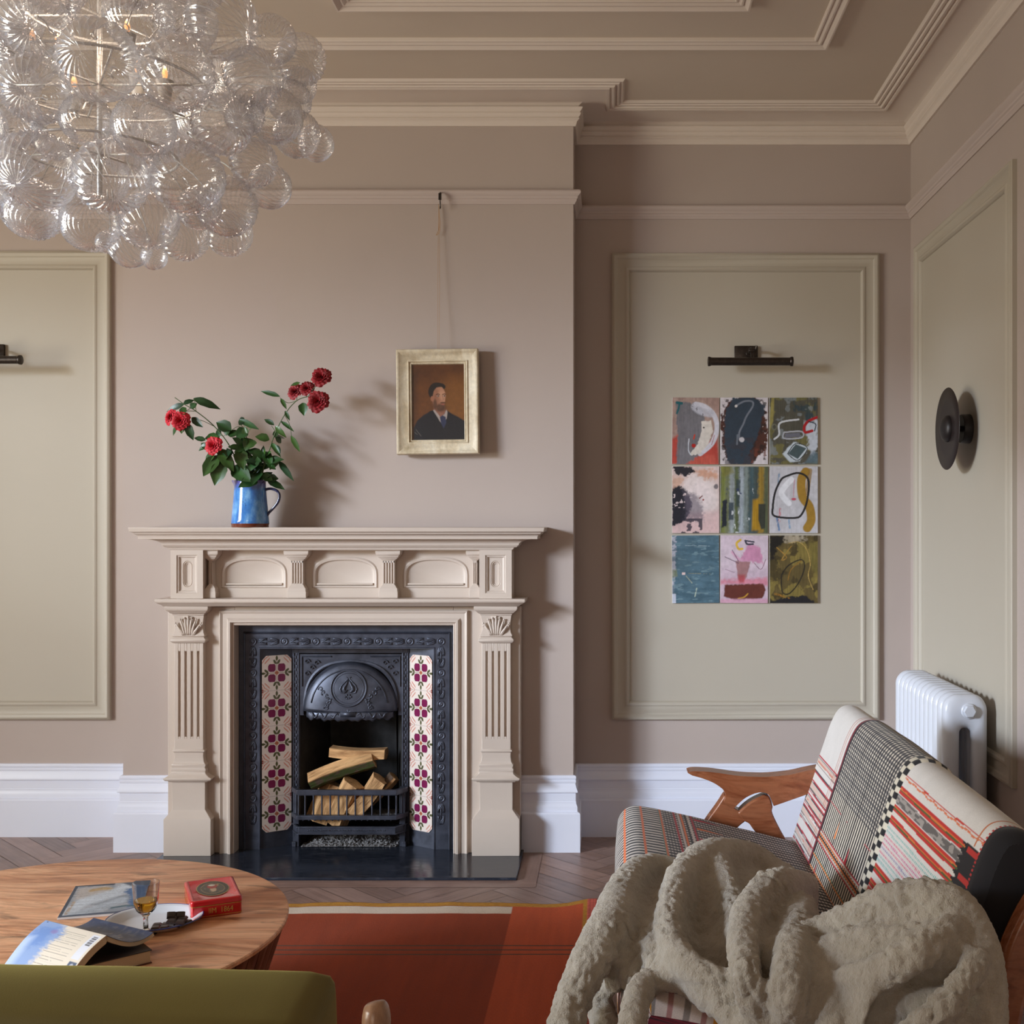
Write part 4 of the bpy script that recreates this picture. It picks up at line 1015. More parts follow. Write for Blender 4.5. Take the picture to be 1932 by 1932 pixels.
# cord (two strands up to the hook) and brass hook on the rail
fl = fp.location; hk = Vector((X(831, 4.915), 4.914, Z(377, 4.915)))
m = MB(); top = hk-fl; s0 = Vector((.004, .012, hh-.02))
for dx in (-.002, .003):
    m.tube(curve3([s0+Vector((dx*1.0, 0, 0)), (s0+top)/2+Vector((dx*1.5, .002, 0)), top+Vector((dx*.3, 0, -.012))], 6), .0007, 5)
m.tube(curve3([top+Vector((0, 0, -.012)), top+Vector((.003, -.004, -.06)), top+Vector((.006, -.004, -.10)), top+Vector((.001, -.003, -.135)), top+Vector((-.012, -.002, -.145)), top+Vector((-.002, -.002, -.125)), top+Vector((.001, -.002, -.09))], 6), .0011, 5)
m.build('cord', simple('jute_cord', (.48, .30, .16), .9), fp, smooth=True)
m = MB(); m.tube(curve3([(0, .028, .024), (0, .008, .030), (0, -.010, .026), (0, -.013, .010), (0, -.010, -.008), (0, -.004, -.020), (0, -.001, -.032), (0, -.008, -.038), (0, -.012, -.030)], 5), .0028, 8)
m.box(-.006, .006, -.016, -.009, -.004, .024)
M['bronze'] = simple('dark_bronze', (.045, .034, .028), .35, .7, nscale=60, namt=.3)
o = m.build('picture_rail_hook', M['bronze'], bevel=.001, loc=hk); tag(o, 'small dark hook gripping the picture rail above the portrait', 'hook')
# ---- picture lights
def picture_light(px0, px1, py, cyb, label):
    Yc = D-.135; x0, x1 = X(px0, Yc), X(px1, Yc); z = Z(py, Yc); xm = (x0+x1)/2
    e = empty('picture_light', (xm, D, z), label=label, cat='lamp', group=None)
    L = x1-x0; r = .0175
    m = MB(); m.lathe([(.0005, -L/2), (.012, -L/2), (r+.003, -L/2+.002), (r+.004, -L/2+.008), (r+.002, -L/2+.014), (r, -L/2+.016), (r, L/2-.016), (r+.002, L/2-.014), (r+.004, L/2-.008), (r+.003, L/2-.002), (.012, L/2), (.0005, L/2)], (0, -.135, 0), 28, axis='x')
    m.build('shade', M['bronze'], e, smooth=True, auto=40)
    bz = .052; m = MB(); m.stack(-.055, .045, -.016, -.0035, [(bz-.035, 0), (bz-.033, .002), (bz+.033, .002), (bz+.035, 0)])
    m.lathe([(.0005, -.022), (.014, -.022), (.016, -.016), (.016, -.012)], (.008, 0, bz), 20, axis='y'); m.build('wall_plate', M['bronze'], e, bevel=.002)
    m = MB(); m.tube(curve3([(.008, -.02, bz), (.008, -.06, bz+.012), (.008, -.10, bz+.004), (.008, -.125, .022), (.008, -.134, .012)], 6), .0062, 10)
    m.lathe([(.0005, -.013), (.010, -.013), (.012, -.009), (.012, .009), (.010, .013), (.0005, .013)], (.008, -.105, bz), 16, axis='x'); m.tube([(.024, -.105, bz), (.030, -.112, bz+.022)], .004, 8)
    m.build('arm', M['bronze'], e, smooth=True, auto=45)
    return e
picture_light(1335, 1497, 682, 659, 'dark bronze picture light above the nine small paintings')
picture_light(-120, 41, 679, 657, 'dark bronze picture light on the panel left of the chimney breast')
# ---- disc wall lamp on the right wall
Yl = 4.335; zl = Z(809, Yl)
e = empty('wall_lamp', (XR, Yl, zl), label='round dark disc wall lamp on the right-hand wall panel', cat='lamp')
md_ = simple('matt_black_metal', (.018, .014, .014), .45, .3)
md2 = simple('oxblood_enamel', (.016, .009, .009), .42, .2, nscale=6, namt=.1)
m = MB(); m.lathe([(.0005, 0), (.055, 0), (.055, -.030), (.052, -.034), (.0005, -.034)], (-.003, 0, 0), 40, axis='x'); m.build('wall_mount', md_, e, smooth=True, auto=40)
m = MB(); m.lathe([(.012, -.034), (.012, -.082)], (0, 0, 0), 16, axis='x'); m.build('stem', md_, e, smooth=True, auto=40)
m = MB(); R_ = .154
m.lathe([(.0005, -.080), (.05, -.0805), (.10, -.082), (R_-.002, -.0845), (R_, -.086), (R_-.001, -.0875), (.10, -.0855), (.05, -.084), (.0005, -.0835)], (0, 0, 0), 72, axis='x'); m.build('disc', md2, e, smooth=True, auto=60)
m = MB(); m.lathe([(.050, -.0838)]+[(.050*math.cos(t), -.086-.026*math.sin(t)) for t in np.linspace(0, 1.55, 9)], (0, 0, 0), 36, axis='x'); m.build('dome', md_, e, smooth=True, auto=50)
# ---- radiator
M['rad'] = simple('white_radiator_enamel', (.60, .62, .68), .28, nscale=8, namt=.02)
ra = empty('radiator', (XR-.04-.0765, 4.355, 0), label='white cast column radiator under the right-hand wall panel', cat='radiator')
def rad_section():
    m = MB(); w = .0765; zt_, zb = .808, .10; cr = .052; th = .0275
    out = []
    for i in range(9): t = math.pi/2*i/8; out.append((w-cr+cr*math.cos(t), zt_-cr+cr*math.sin(t)))
    for i in range(9): t = math.pi/2+math.pi/2*i/8; out.append((-w+cr+cr*math.cos(t), zt_-cr+cr*math.sin(t)))
    for i in range(9): t = math.pi+math.pi/2*i/8; out.append((-w+cr+cr*math.cos(t), zb+cr+cr*math.sin(t)))
    for i in range(9): t = 1.5*math.pi+math.pi/2*i/8; out.append((w-cr+cr*math.cos(t), zb+cr+cr*math.sin(t)))
    sw = .021; so_ = .001; hz1, hz0 = .690, .22; inn = []
    for q, (cx, cz, a0) in enumerate(((so_, hz1-sw, 0), (so_, hz1-sw, math.pi/2), (so_, hz0+sw, math.pi), (so_, hz0+sw, 1.5*math.pi))):
        for i in range(9): t = a0+math.pi/2*i/8; inn.append((cx+sw*math.cos(t), cz+sw*math.sin(t)))
    # cross-section rings from outside to the slot and back: pillow-shaped
    rings = []
    for ph in np.linspace(0, 2*math.pi, 17)[:-1]:
        a = .5-.5*math.cos(ph); yy = th*math.copysign(abs(math.sin(ph))**.7, math.sin(ph)) if abs(math.sin(ph)) > 1e-6 else 0
        rings.append([((o[0]*(1-a)+i_[0]*a), yy, (o[1]*(1-a)+i_[1]*a)) for o, i_ in zip(out, inn)])
    k = len(out); vs = [v for r in rings for v in r]; n = len(rings)
    m.add(vs, [(i*k+j, i*k+(j+1) % k, ((i+1) % n)*k+(j+1) % k, ((i+1) % n)*k+j) for i in range(n) for j in range(k)])
    return m
sec0 = None; NSEC = 12; pit = .0592
for i in range(NSEC):
    y = (i-(NSEC-1)/2)*pit
    if sec0 is None: sec0 = rad_section().build('section', M['rad'], ra, smooth=True, auto=70); o = sec0
    else: o = sec0.copy(); C.objects.link(o); o.parent = ra
    o.location = (0, y, 0)
yn = -(NSEC-1)/2*pit-.027
for zz, nm in ((.752, 'plug'), (.150, 'plug')):
    m = MB(); m.lathe([(.026, .004), (.027, -.004), (.024, -.007)], (.008, yn, zz), 32, axis='y'); m.lathe([(.0225, -.006), (.0225, -.015), (.020, -.018), (.0005, -.018)], (.008, yn, zz), 6, axis='y'); m.build(nm, M['rad'], ra, bevel=.001)
for y in (-(NSEC-1)/2*pit, (NSEC-1)/2*pit):
    m = MB()
    for x in (-.05, .05): m.tube([(x, y, .14), (x, y, .03), (x-.004, y, .0)], [.018, .014, .017], 12)
    m.build('foot', M['rad'], ra, smooth=True, auto=50)
# ---- jug
jy = 4.795
jg = empty('jug', (X(472, jy), jy, 1.3855), label='blue glazed stoneware jug with a dark handle on the mantel shelf', cat='jug')
gz = NT('blue_glaze'); f1 = gz.noise(26, 5, .6, vec=gz.coord('Object', scale=(1, 1, .45))); f2 = gz.noise(120, 3, .7)
sp = gz.n('ShaderNodeSeparateXYZ'); gz.l(gz.coord('Object'), sp.inputs[0])
c1 = gz.ramp(f1, [(.3, (.03, .10, .36)), (.5, (.06, .22, .56)), (.7, (.22, .46, .74))]); c1 = gz.mix(gz.ramp(f2, [(.62, (0,)*3), (.72, (1,)*3)]), c1, (.06, .07, .16)); c1 = gz.mix(.0, c1, c1)
top_ = gz.ramp(sp.outputs[2], [(.150, (0,)*3), (.185, (1,)*3)]); c1 = gz.mix(top_, c1, (.10, .09, .30))
ft = gz.ramp(sp.outputs[2], [(.0, (1,)*3), (.0115, (1,)*3), (.0125, (0,)*3)], 'CONSTANT'); c1 = gz.mix(ft, c1, (.16, .045, .025)); gz.color(c1); gz.set(Roughness=.12, Coat_Weight=.5); M['jug'] = gz.m
m = MB(); jr = [(.0005, 0), (.072, 0), (.0745, .002), (.0745, .011), (.0765, .013), (.0755, .03), (.071, .08), (.0665, .13), (.0640, .165), (.0635, .180), (.0645, .192), (.0625, .195), (.060, .192), (.059, .18), (.062, .13), (.068, .06), (.070, .02), (.0005, .018)]
def jugf():
    seg = 56; vs = []; fs = []
    for r, h in jr:
        for k in range(seg):
            a = 2*math.pi*k/seg; rr = r
            if h > .13 and r > .01: rr += .022*((h-.13)/.065)**2*math.exp(-((a-math.pi+.25)/.28)**2)
            vs.append((rr*math.cos(a), rr*math.sin(a), h))
    for i in range(len(jr)-1):
        for k in range(seg): k2 = (k+1) % seg; fs.append((i*seg+k, i*seg+k2, (i+1)*seg+k2, (i+1)*seg+k))
    m.add(vs, fs)
jugf(); m.build('body', M['jug'], jg, smooth=True, auto=60)
m = MB(); m.tube(curve3([(.060, 0, .155), (.085, -.003, .160), (.112, -.006, .152), (.124, -.008, .132), (.118, -.008, .105), (.098, -.005, .080), (.078, -.002, .060), (.070, 0, .048)], 6), [.0085]*14+[.0075]*29, 12, flat=.7)
m.build('handle', simple('dark_blue_glaze', (.025, .028, .085), .12, Coat_Weight=.5), jg, smooth=True)
# ---- roses
lf = NT('rose_leaf'); f1 = lf.noise(30, 3); a = lf.n('ShaderNodeVertexColor'); a.layer_name = 'Col'; lf.color(lf.mix(1.0, a.outputs[0], lf.ramp(f1, [(.3, (.75,)*3), (.7, (1.2,)*3)]), 'MULTIPLY')); lf.set(Roughness=.38); M['leaf'] = lf.m
M['stem'] = simple('rose_stem', (.06, .10, .03), .5)
pt = NT('rose_petal'); f1 = pt.noise(40, 3); pt.color(pt.ramp(f1, [(.3, (.17, .002, .006)), (.7, (.34, .006, .014))])); pt.set(Roughness=.62); M['petal'] = pt.m
pt2 = NT('bright_rose_petal'); f1 = pt2.noise(40, 3); pt2.color(pt2.ramp(f1, [(.3, (.42, .005, .016)), (.7, (.66, .016, .036))])); pt2.set(Roughness=.62); M['petal2'] = pt2.m
def add_leaf(m, cols, base, d, up, L, wd, rr, shade=1.0):
    base, d, up = Vector(base), Vector(d).normalized(), Vector(up).normalized(); sd = d.cross(up).normalized(); up = sd.cross(d).normalized()
    nu, nv = 4, 9; vs = []; bendk = rr.uniform(-.1, .5); fold = rr.uniform(.1, .5)
    for j in range(nv+1):
        t = j/nv; w = wd*math.sin(math.pi*min(1, t*.97+.02)**.85)**.9*(1+.06*math.sin(t*40))
        c = base+d*(L*t)-up*(bendk*L*t*t)
        for i in range(nu+1):
            s_ = (i/nu-.5)*2; vs.append(c+sd*(s_*w)+up*(abs(s_)*w*fold))
    m.add(vs, [(j*(nu+1)+i, j*(nu+1)+i+1, (j+1)*(nu+1)+i+1, (j+1)*(nu+1)+i) for j in range(nv) for i in range(nu)])
    k = rr.uniform(.7, 1.25)*shade; g = rr.choice([(.016, .058, .014), (.022, .075, .015), (.010, .042, .014), (.034, .088, .014)])
    for j in range(nv+1):
        for i in range(nu+1): q = 1.35 if i == nu//2 else 1; cols.append(tuple(c*k*q for c in g))
def bloom(par, c, R_, axis, mat, rr, name='bloom'):
    m = MB(); ax = Vector(axis).normalized(); t = Vector((0, 0, 1)) if abs(ax.z) < .8 else Vector((1, 0, 0)); e1 = ax.cross(t).normalized(); e2 = ax.cross(e1)
    n = 34
    for i in range(n):
        f = i/(n-1); ph = i*2.39996; op = .15+f*1.25; pr = R_*(.10+.42*f); sz = R_*(.42+.52*f)
        dirr = e1*math.cos(ph)+e2*math.sin(ph)
        nu, nv = 6, 6; vs = []
        for j in range(nv+1):
            v = j/nv
            for k in range(nu+1):
                u = (k/nu-.5)*2; wdt = sz*.75*math.sin(math.pi*(.18+.72*v))
                ang = u*wdt/(pr+R_*.25)
                dd = e1*math.cos(ph+ang)+e2*math.sin(ph+ang)
                tilt_ = op*(v**1.3)
                rad_ = pr*(.35+.65*v)+sz*math.sin(tilt_)*v*.55; h = sz*math.cos(tilt_*.9)*v-R_*.35*f
                ruff = .04*R_*math.sin(u*5+i)*v*v
                vs.append(Vector(c)+dd*(rad_+ruff)+ax*(h+ruff))
        m.add(vs, [(j*(nu+1)+k, j*(nu+1)+k+1, (j+1)*(nu+1)+k+1, (j+1)*(nu+1)+k) for j in range(nv) for k in range(nu)])
    o = m.build(name, mat, par, smooth=True)
    s_ = MB(); s_.lathe([(.0005, -.45), (.16, -.42), (.30, -.25), (.30, -.1)], (0, 0, 0), 12); s_.v = [tuple(Vector(c)+e1*(v[0]*R_)+e2*(v[1]*R_)+ax*(v[2]*R_)) for v in s_.v]
    s_.build('calyx', M['stem'], o, smooth=True)
    return o
def rose(label, path, leaves, blooms, seed, hips=(), side=()):
    """path: pixel/depth points; leaves = list of (t along stem, n); blooms = list of (px,py,Y,r px,axis)"""
    rr = random.Random(seed); e = empty('rose_stem', (jg.location.x, jy, jg.location.z+.02), label=label, cat='rose', group=None)
    def rel(p): return PT(*p)-e.location
    pts = curve3([rel(p) for p in path], 6); n = len(pts)
    m = MB(); m.tube(pts, [.0028-.0012*i/n for i in range(n)], 7)
    lm = MB(); cols = []
    for b in side:
        q = curve3([rel(p) for p in b], 5); m.tube(q, .0013, 6)
    rng = random.Random(seed+50)
    for t, cnt, spread in leaves:
        i = min(n-2, int(t*(n-1))); p = pts[i]; tan = (pts[i+1]-pts[i]).normalized()
        for _ in range(cnt):
            a = rng.uniform(0, 2*math.pi); out = Vector((math.cos(a), math.sin(a)*.55, rng.uniform(-.35, .55))).normalized()
            pet = p+out*rng.uniform(.02, .045)*spread; m.tube([p, (p+pet)/2+Vector((0, 0, .004)), pet], .0009, 5)
            add_leaf(lm, cols, pet, out+Vector((0, 0, rng.uniform(-.5, .3))), Vector((rng.uniform(-.4, .4), -.9, .6)), rng.uniform(.046, .066), rng.uniform(.016, .023), rng)
            for s_ in (-1, 1):
                sd = Vector((-out.z*s_, rng.uniform(-.4, .4), out.x*s_)); b = p.lerp(pet, .65)
                if rng.random() < .8: add_leaf(lm, cols, b, sd+out*.5, Vector((rng.uniform(-.5, .5), -.9, .5)), rng.uniform(.034, .050), rng.uniform(.012, .018), rng)
    for (p0, p1, w) in hips:      # individually placed leaves: base px, tip px, half width px
        b, t_ = rel(p0), rel(p1); add_leaf(lm, cols, b, t_-b, Vector((rr.uniform(-.2, .2), -1, rr.uniform(.1, .6))), (t_-b).length, w*4.8/F, rr)
    m.build('stem', M['stem'], e, smooth=True)
    if cols: lm.col = cols; lm.build('foliage', M['leaf'], e, smooth=True)
    for (px, py, Y, r, ax, mt) in blooms: bloom(e, rel((px, py, Y)), 1.12*r*Y/F, ax, M[mt], rr)
    return e
y0 = jy
rose('tall rose stem leaning right with four dark red blooms at its tip', [(478, 985, y0), (490, 905, y0-.01), (508, 850, y0-.02), (520, 815, y0-.03), (540, 778, y0-.04), (560, 756, y0-.04), (580, 748, y0-.04)],
     [(.30, 2, .8), (.45, 1, .8)],
     [(606, 712, y0-.05, 18.5, (.1, -.95, .35), 'petal'), (600, 758, y0-.07, 20, (.1, -.95, .15), 'petal'), (579, 733, y0-.04, 14, (0, -.9, .4), 'petal'), (557, 739, y0-.03, 15, (-.3, -.9, .3), 'petal')], 3,
     hips=[((528, 748, y0-.03), (491, 736, y0-.03), 5), ((530, 752, y0-.03), (540, 770, y0-.05), 4), ((572, 760, y0-.04), (573, 783, y0-.06), 9), ((517, 802, y0-.03), (498, 788, y0-.03), 5), ((520, 804, y0-.03), (535, 822, y0-.05), 5.5), ((530, 795, y0-.03), (554, 812, y0-.05), 4), ((549, 822, y0-.04), (566, 853, y0-.05), 5), ((508, 830, y0-.03), (482, 822, y0-.05), 9), ((512, 836, y0-.02), (527, 856, y0-.06), 5), ((538, 775, y0-.04), (546, 792, y0-.05), 3.5), ((566, 722, y0-.05), (548, 727, y0-.05), 4), ((524, 868, y0), (508, 884, y0-.03), 9), ((526, 870, y0), (550, 902, y0-.04), 6), ((505, 906, y0), (536, 922, y0-.05), 7), ((520, 840, y0), (530, 856, y0-.02), 5)],
     side=[[(582, 748, y0-.04), (590, 735, y0-.05), (603, 722, y0-.05)], [(580, 748, y0-.04), (592, 752, y0-.06), (600, 758, y0-.06)], [(560, 756, y0-.04), (543, 760, y0-.03), (528, 750, y0-.03)], [(520, 815, y0-.03), (512, 803, y0-.03)], [(536, 782, y0-.04), (546, 800, y0-.04), (550, 822, y0-.04)], [(560, 755, y0-.04), (560, 745, y0-.03)], [(578, 750, y0-.04), (579, 740, y0-.04)], [(498, 878, y0-.01), (515, 868, y0), (526, 869, y0)]])
rose('long rose stem reaching left with a pair of bright red blooms', [(468, 985, y0), (455, 900, y0-.01), (435, 845, y0-.02), (405, 805, y0-.03), (370, 776, y0-.04), (348, 763, y0-.05), (330, 750, y0-.05)],
     [(.28, 2, .9), (.42, 2, .8)],
     [(322, 787, y0-.07, 15, (-.6, -.7, .2), 'petal2'), (341, 794, y0-.08, 17, (.2, -.9, 0), 'petal2')], 7,
     hips=[((348, 762, y0-.05), (310, 774, y0-.06), 6), ((344, 768, y0-.05), (347, 782, y0-.09), 7), ((365, 752, y0-.05), (411, 766, y0-.05), 8), ((346, 762, y0-.05), (363, 752, y0-.05), 5), ((360, 770, y0-.05), (370, 760, y0-.05), 7), ((352, 798, y0-.07), (364, 830, y0-.07), 8), ((345, 802, y0-.07), (341, 818, y0-.07), 6), ((362, 788, y0-.05), (383, 806, y0-.06), 7), ((338, 800, y0-.07), (320, 820, y0-.06), 5), ((388, 830, y0-.05), (366, 826, y0-.06), 5)],
     side=[[(370, 776, y0-.04), (352, 776, y0-.06), (343, 786, y0-.07)], [(360, 770, y0-.04), (345, 778, y0-.06), (326, 782, y0-.07)], [(370, 776, y0-.04), (368, 762, y0-.05), (366, 752, y0-.05)], [(405, 805, y0-.03), (385, 795, y0-.05), (362, 788, y0-.05)]])
rose('short rose stem with one red bloom low on the left of the bunch', [(462, 985, y0), (450, 915, y0-.02), (430, 880, y0-.05), (412, 855, y0-.07), (404, 842, y0-.08)],
     [(.35, 2, .8), (.6, 2, .7)], [(403, 841, y0-.09, 16.5, (-.1, -1, .1), 'petal2')], 9,
     hips=[((412, 860, y0-.07), (384, 899, y0-.10), 14), ((420, 872, y0-.07), (404, 912, y0-.11), 15), ((398, 850, y0-.07), (376, 830, y0-.06), 7), ((404, 856, y0-.07), (386, 870, y0-.09), 8), ((415, 850, y0-.07), (436, 878, y0-.11), 12), ((395, 838, y0-.06), (372, 846, y0-.07), 6)], side=[[(412, 855, y0-.07), (398, 838, y0-.07), (386, 838, y0-.06)]])
rose('leafy rose stem without flowers in the middle of the bunch', [(472, 985, y0), (474, 900, y0-.01), (470, 850, y0-.01), (462, 815, y0-.02), (450, 795, y0-.02)],
     [(.3, 3, 1), (.5, 3, .9), (.7, 2, .9)], [], 12,
     hips=[((450, 795, y0-.02), (462, 794, y0-.03), 9), ((436, 812, y0-.03), (408, 795, y0-.04), 12), ((452, 792, y0-.02), (486, 808, y0-.04), 6), ((466, 812, y0-.02), (446, 824, y0-.05), 12), ((478, 830, y0-.02), (462, 842, y0-.06), 14), ((438, 880, y0-.04), (470, 905, y0-.10), 15), ((452, 850, y0-.04), (458, 880, y0-.09), 13), ((486, 860, y0-.03), (470, 884, y0-.08), 12)],
     side=[[(462, 815, y0-.02), (450, 805, y0-.03), (436, 812, y0-.03)]])
rose('leafy rose stem spreading right over the jug rim without flowers', [(480, 985, y0), (492, 910, y0-.02), (498, 880, y0-.03), (500, 850, y0-.04)],
     [(.4, 3, .8), (.7, 3, .8)], [], 15, hips=[((486, 900, y0-.03), (458, 912, y0-.11), 12), ((492, 892, y0-.03), (476, 916, y0-.12), 10), ((496, 870, y0-.03), (478, 850, y0-.06), 12), ((500, 852, y0-.03), (512, 880, y0-.07), 9)])
# ================================================================== RUG, TABLE AND THE THINGS ON IT, GREEN CHAIR
# ---- rug
rx0, rx1, ry0, ry1 = -2.7, X(1127, 4.218), 1.5, 4.218
nx, ny_ = 560, 560
u = np.linspace(0, 1, nx); v = np.linspace(0, 1, ny_)**.75
U, V = np.meshgrid(u, v); RX = rx0+(rx1-rx0)*U; RY = ry0+(ry1-ry0)*V
wave = smooth_noise(ny_, nx, 2, 14, 91)*1.0
edge = np.exp(-((ry1-RY)/.10)**2)
corner = np.exp(-((ry1-RY)/.16)**2)*np.exp(-((rx1-RX)/.10)**2)
RZ = .006+edge*.017*wave+corner*.016+.0012*smooth_noise(ny_, nx, 30, 40, 92)
RYd = RY+edge*.012*(smooth_noise(ny_, nx, 2, 9, 93)-.5)
fld = np.zeros((ny_, nx, 3), np.float32)+lin3((142, 56, 22))
fld = fld*(1+.16*(smooth_noise(ny_, nx, 3, 6, 94)[..., None]-.5)); bright = lin3((184, 80, 42))
fld[RX > -.352] = bright; fld *= (1+.22*(smooth_noise(ny_, nx, 12, 160, 95)[..., None]-.5))
dY = ry1-RY
cr_ = (dY > .040) & (dY < .098) & (RX < -.352); fld[cr_] = lin3((206, 192, 176))*(.96+.08*_rs.rand())
for d0 in (.398, .437, .474): fld[(np.abs(dY-d0) < .0038) & (RX < rx1-.075)] = lin3((66, 62, 52))
gold = lin3((178, 126, 40))*(.8+.4*smooth_noise(ny_, nx, 200, 260, 96)[..., None])
gm = (dY < .034) | ((rx1-RX > .036) & (rx1-RX < .052)); fld = np.where(gm[..., None], gold, fld)
pk = (rx1-RX < .036); pink = lin3((190, 88, 74))*(.75+.5*smooth_noise(ny_, nx, 260, 60, 97)[..., None])*np.where((((rx1-RX)*250).astype(int) % 2)[..., None] == 0, 1.1, .8)
fld = np.where(pk[..., None], pink, fld)
rg = vcol('woven_wool', .9, nmul=.16, nscale=420, Sheen_Weight=.15)
rb = NT('kilim_wool'); a = rb.n('ShaderNodeVertexColor'); a.layer_name = 'Col'; n1 = rb.noise(1, 3, .6, vec=rb.coord('Object', scale=(900, 90, 1))); rb.color(rb.mix(1.0, a.outputs[0], rb.ramp(n1, [(.3, (.8,)*3), (.7, (1.18,)*3)]), 'MULTIPLY')); rb.set(Roughness=.9); rb.bump(n1, .5, .002)
P_ = np.stack([RX, RYd, RZ], -1).reshape(-1, 3)
# thickness: duplicate rim downwards
o = fast_mesh('rug', P_, grid_faces(nx, ny_), rb.m, fld.reshape(-1, 3)); md = o.modifiers.new('solid', 'SOLIDIFY'); md.thickness = .004; md.offset = -1
tag(o, 'rust red flat-woven rug with gold edging on the wooden floor', 'rug')
# ---- coffee table
TH = .42; TC = Vector((-1.383, 2.805, 0)); TR = .583
tb = empty('coffee_table', (TC.x, TC.y, .0085), label='round drum coffee table of figured acacia wood', cat='table')
def wood(name, dark, mid, light, grain_dir=(1.2, 9, 9), rough=.34, knots=True, coordk='Object', rot=0):
    t = NT(name); vec = t.coord(coordk, scale=grain_dir, rot=(0, 0, rot))
    n0 = t.n('ShaderNodeTexNoise'); n0.inputs['Scale'].default_value = 1.1; n0.inputs['Detail'].default_value = 2; t.l(t.coord(coordk, scale=(1.0, 2.2, 1), rot=(0, 0, rot)), n0.inputs['Vector'])
    va = t.n('ShaderNodeVectorMath', operation='SCALE'); t.l(n0.outputs['Color'], va.inputs[0]); va.inputs['Scale'].default_value = 2.6
    vb = t.n('ShaderNodeVectorMath', operation='ADD'); t.l(vec, vb.inputs[0]); t.l(va.outputs[0], vb.inputs[1])
    g1 = t.noise(1.5, 7, .62, vec=vb.outputs[0], dist=1.3); g2 = t.noise(7, 6, .7, vec=vb.outputs[0], dist=.4)
    c = t.ramp(g1, [(.25, dark), (.42, mid), (.56, light), (.68, mid), (.82, dark)]); c = t.mix(1.0, c, t.ramp(g2, [(.25, (.66, .60, .56)), (.5, (1, 1, 1)), (.8, (1.22, 1.2, 1.16))]), 'MULTIPLY')
    if knots:
        g3 = t.noise(2.6, 3, .5, vec=t.coord(coordk, scale=(1.2, 3.4, 1), loc=(3, 1, 0), rot=(0, 0, rot)), dist=1.8); c = t.mix(t.ramp(g3, [(.58, (0,)*3), (.70, (.7,)*3)]), c, tuple(q*.25 for q in dark))
    t.color(c); t.set(Roughness=rough, Coat_Weight=.12, Coat_Roughness=.25); t.bump(g2, .08, .001); return t
M['acacia'] = wood('acacia_top', (.26, .085, .04), (.64, .29, .145), (.86, .48, .27), rot=-.2, rough=.42).m
M['acacia_side'] = wood('acacia_staves', (.06, .022, .014), (.13, .050, .028), (.20, .085, .048), grain_dir=(14, 14, 1.2), knots=False).m
m = MB(); h = TH-.0085
m.lathe([(.0005, h-.014), (TR-.006, h-.014), (TR-.001, h-.012), (TR, h-.004), (TR-.002, h-.001), (TR-.005, h), (.0005, h)], (0, 0, 0), 160)
m.build('tabletop', M['acacia'], tb, smooth=True, auto=35)
m = MB(); nst = 72; rt, rb_ = TR-.008, TR-.15; zt_, zb = h-.014, .0
for k in range(nst):
    a0, a1 = 2*math.pi*(k+.04)/nst, 2*math.pi*(k+.96)/nst; vs = []
    for z_, r in ((zt_, rt), (zt_*.66, rt-.045), (zt_*.33, rt-.092), (zb, rb_)):
        for a, rr_ in ((a0, r), ((a0+a1)/2, r+.0022), (a1, r), (a1, r-.018), (a0, r-.018)): vs.append((rr_*math.cos(a), rr_*math.sin(a), z_))
    fs = [(i*5+j, i*5+(j+1) % 5, i*5+5+(j+1) % 5, i*5+5+j) for i in range(3) for j in range(5)]+[(4,3,2,1,0), (15,16,17,18,19)]
    m.add(vs, fs)
m.lathe([(.0005, zb+.002), (rb_-.019, zb+.002), (rt-.019, zt_-.001)], (0, 0, 0), 72, caps=False)
m.build('staved_drum', M['acacia_side'], tb)
def TP(px, py, z=TH): Y = (H-z)*F/(py-VY); return Vector((X(px, Y), Y, z))
# ---- unframed painting lying on the table
a, b, d_ = TP(142.3, 1671.5, TH+.006), TP(286, 1661.5, TH+.006), TP(107.9, 1731.5, TH+.006)
pu, pv = b-a, d_-a
c = Canvas(150, 110, (140, 148, 158), 31); c.blot((176, 178, 184), .5, 8, 6, 81, .8); c.poly([(.05, .1), (.45, .06), (.5, .3), (.2, .5), (.08, .45)], (186, 176, 168), .8, .06, .1); c.stroke([(.25, .2), (.4, .16), (.5, .2)], .05, (180, 140, 60), .7, .6, .2)
c.stroke([(.1, .9), (.2, .6), (.4, .45), (.6, .3), (.72, .1)], .14, (196, 204, 212), .9, .5, .15); c.stroke([(.2, .95), (.5, .75), (.7, .6)], .1, (176, 186, 196), .9, .5, .2); c.poly([(.7, .3), (.8, .12), (1, .16), (1, .8), (.84, .84), (.78, .5)], (50, 100, 150), .95, .05, .1); c.poly([(.55, -.05), (1.05, -.05), (1.05, .18), (.75, .14)], (62, 80, 100), 1, .04); c.stroke([(.02, .0), (.5, .03)], .03, (40, 58, 80)); c.stroke([(.02, 0), (.02, 1)], .03, (50, 66, 86)); c.stroke([(0, .97), (1, .95)], .02, (60, 76, 98)); c.stroke([(.1, .55), (.08, .9)], .03, (176, 140, 96), .7, .6, .3); c.stroke([(.62, .82), (.8, .78), (.95, .84)], .02, (40, 92, 104), .9); c.streak(.15, False, 17)
e = empty('unframed_painting', a+(pu+pv)/2-Vector((0, 0, .0055)), label='blue and grey painted board lying flat on the coffee table', cat='painting')
m = MB(); cc_ = Vector((0, 0, .0025)); m.obox(cc_, pu/2, pv/2, Vector((0, 0, .0024))); m.build('board', M['card'], e)
c.mesh('painted_face', -(pu+pv)/2*.995+Vector((0, 0, .0053)), pu*.995, pv*.995, M['oil'], e)
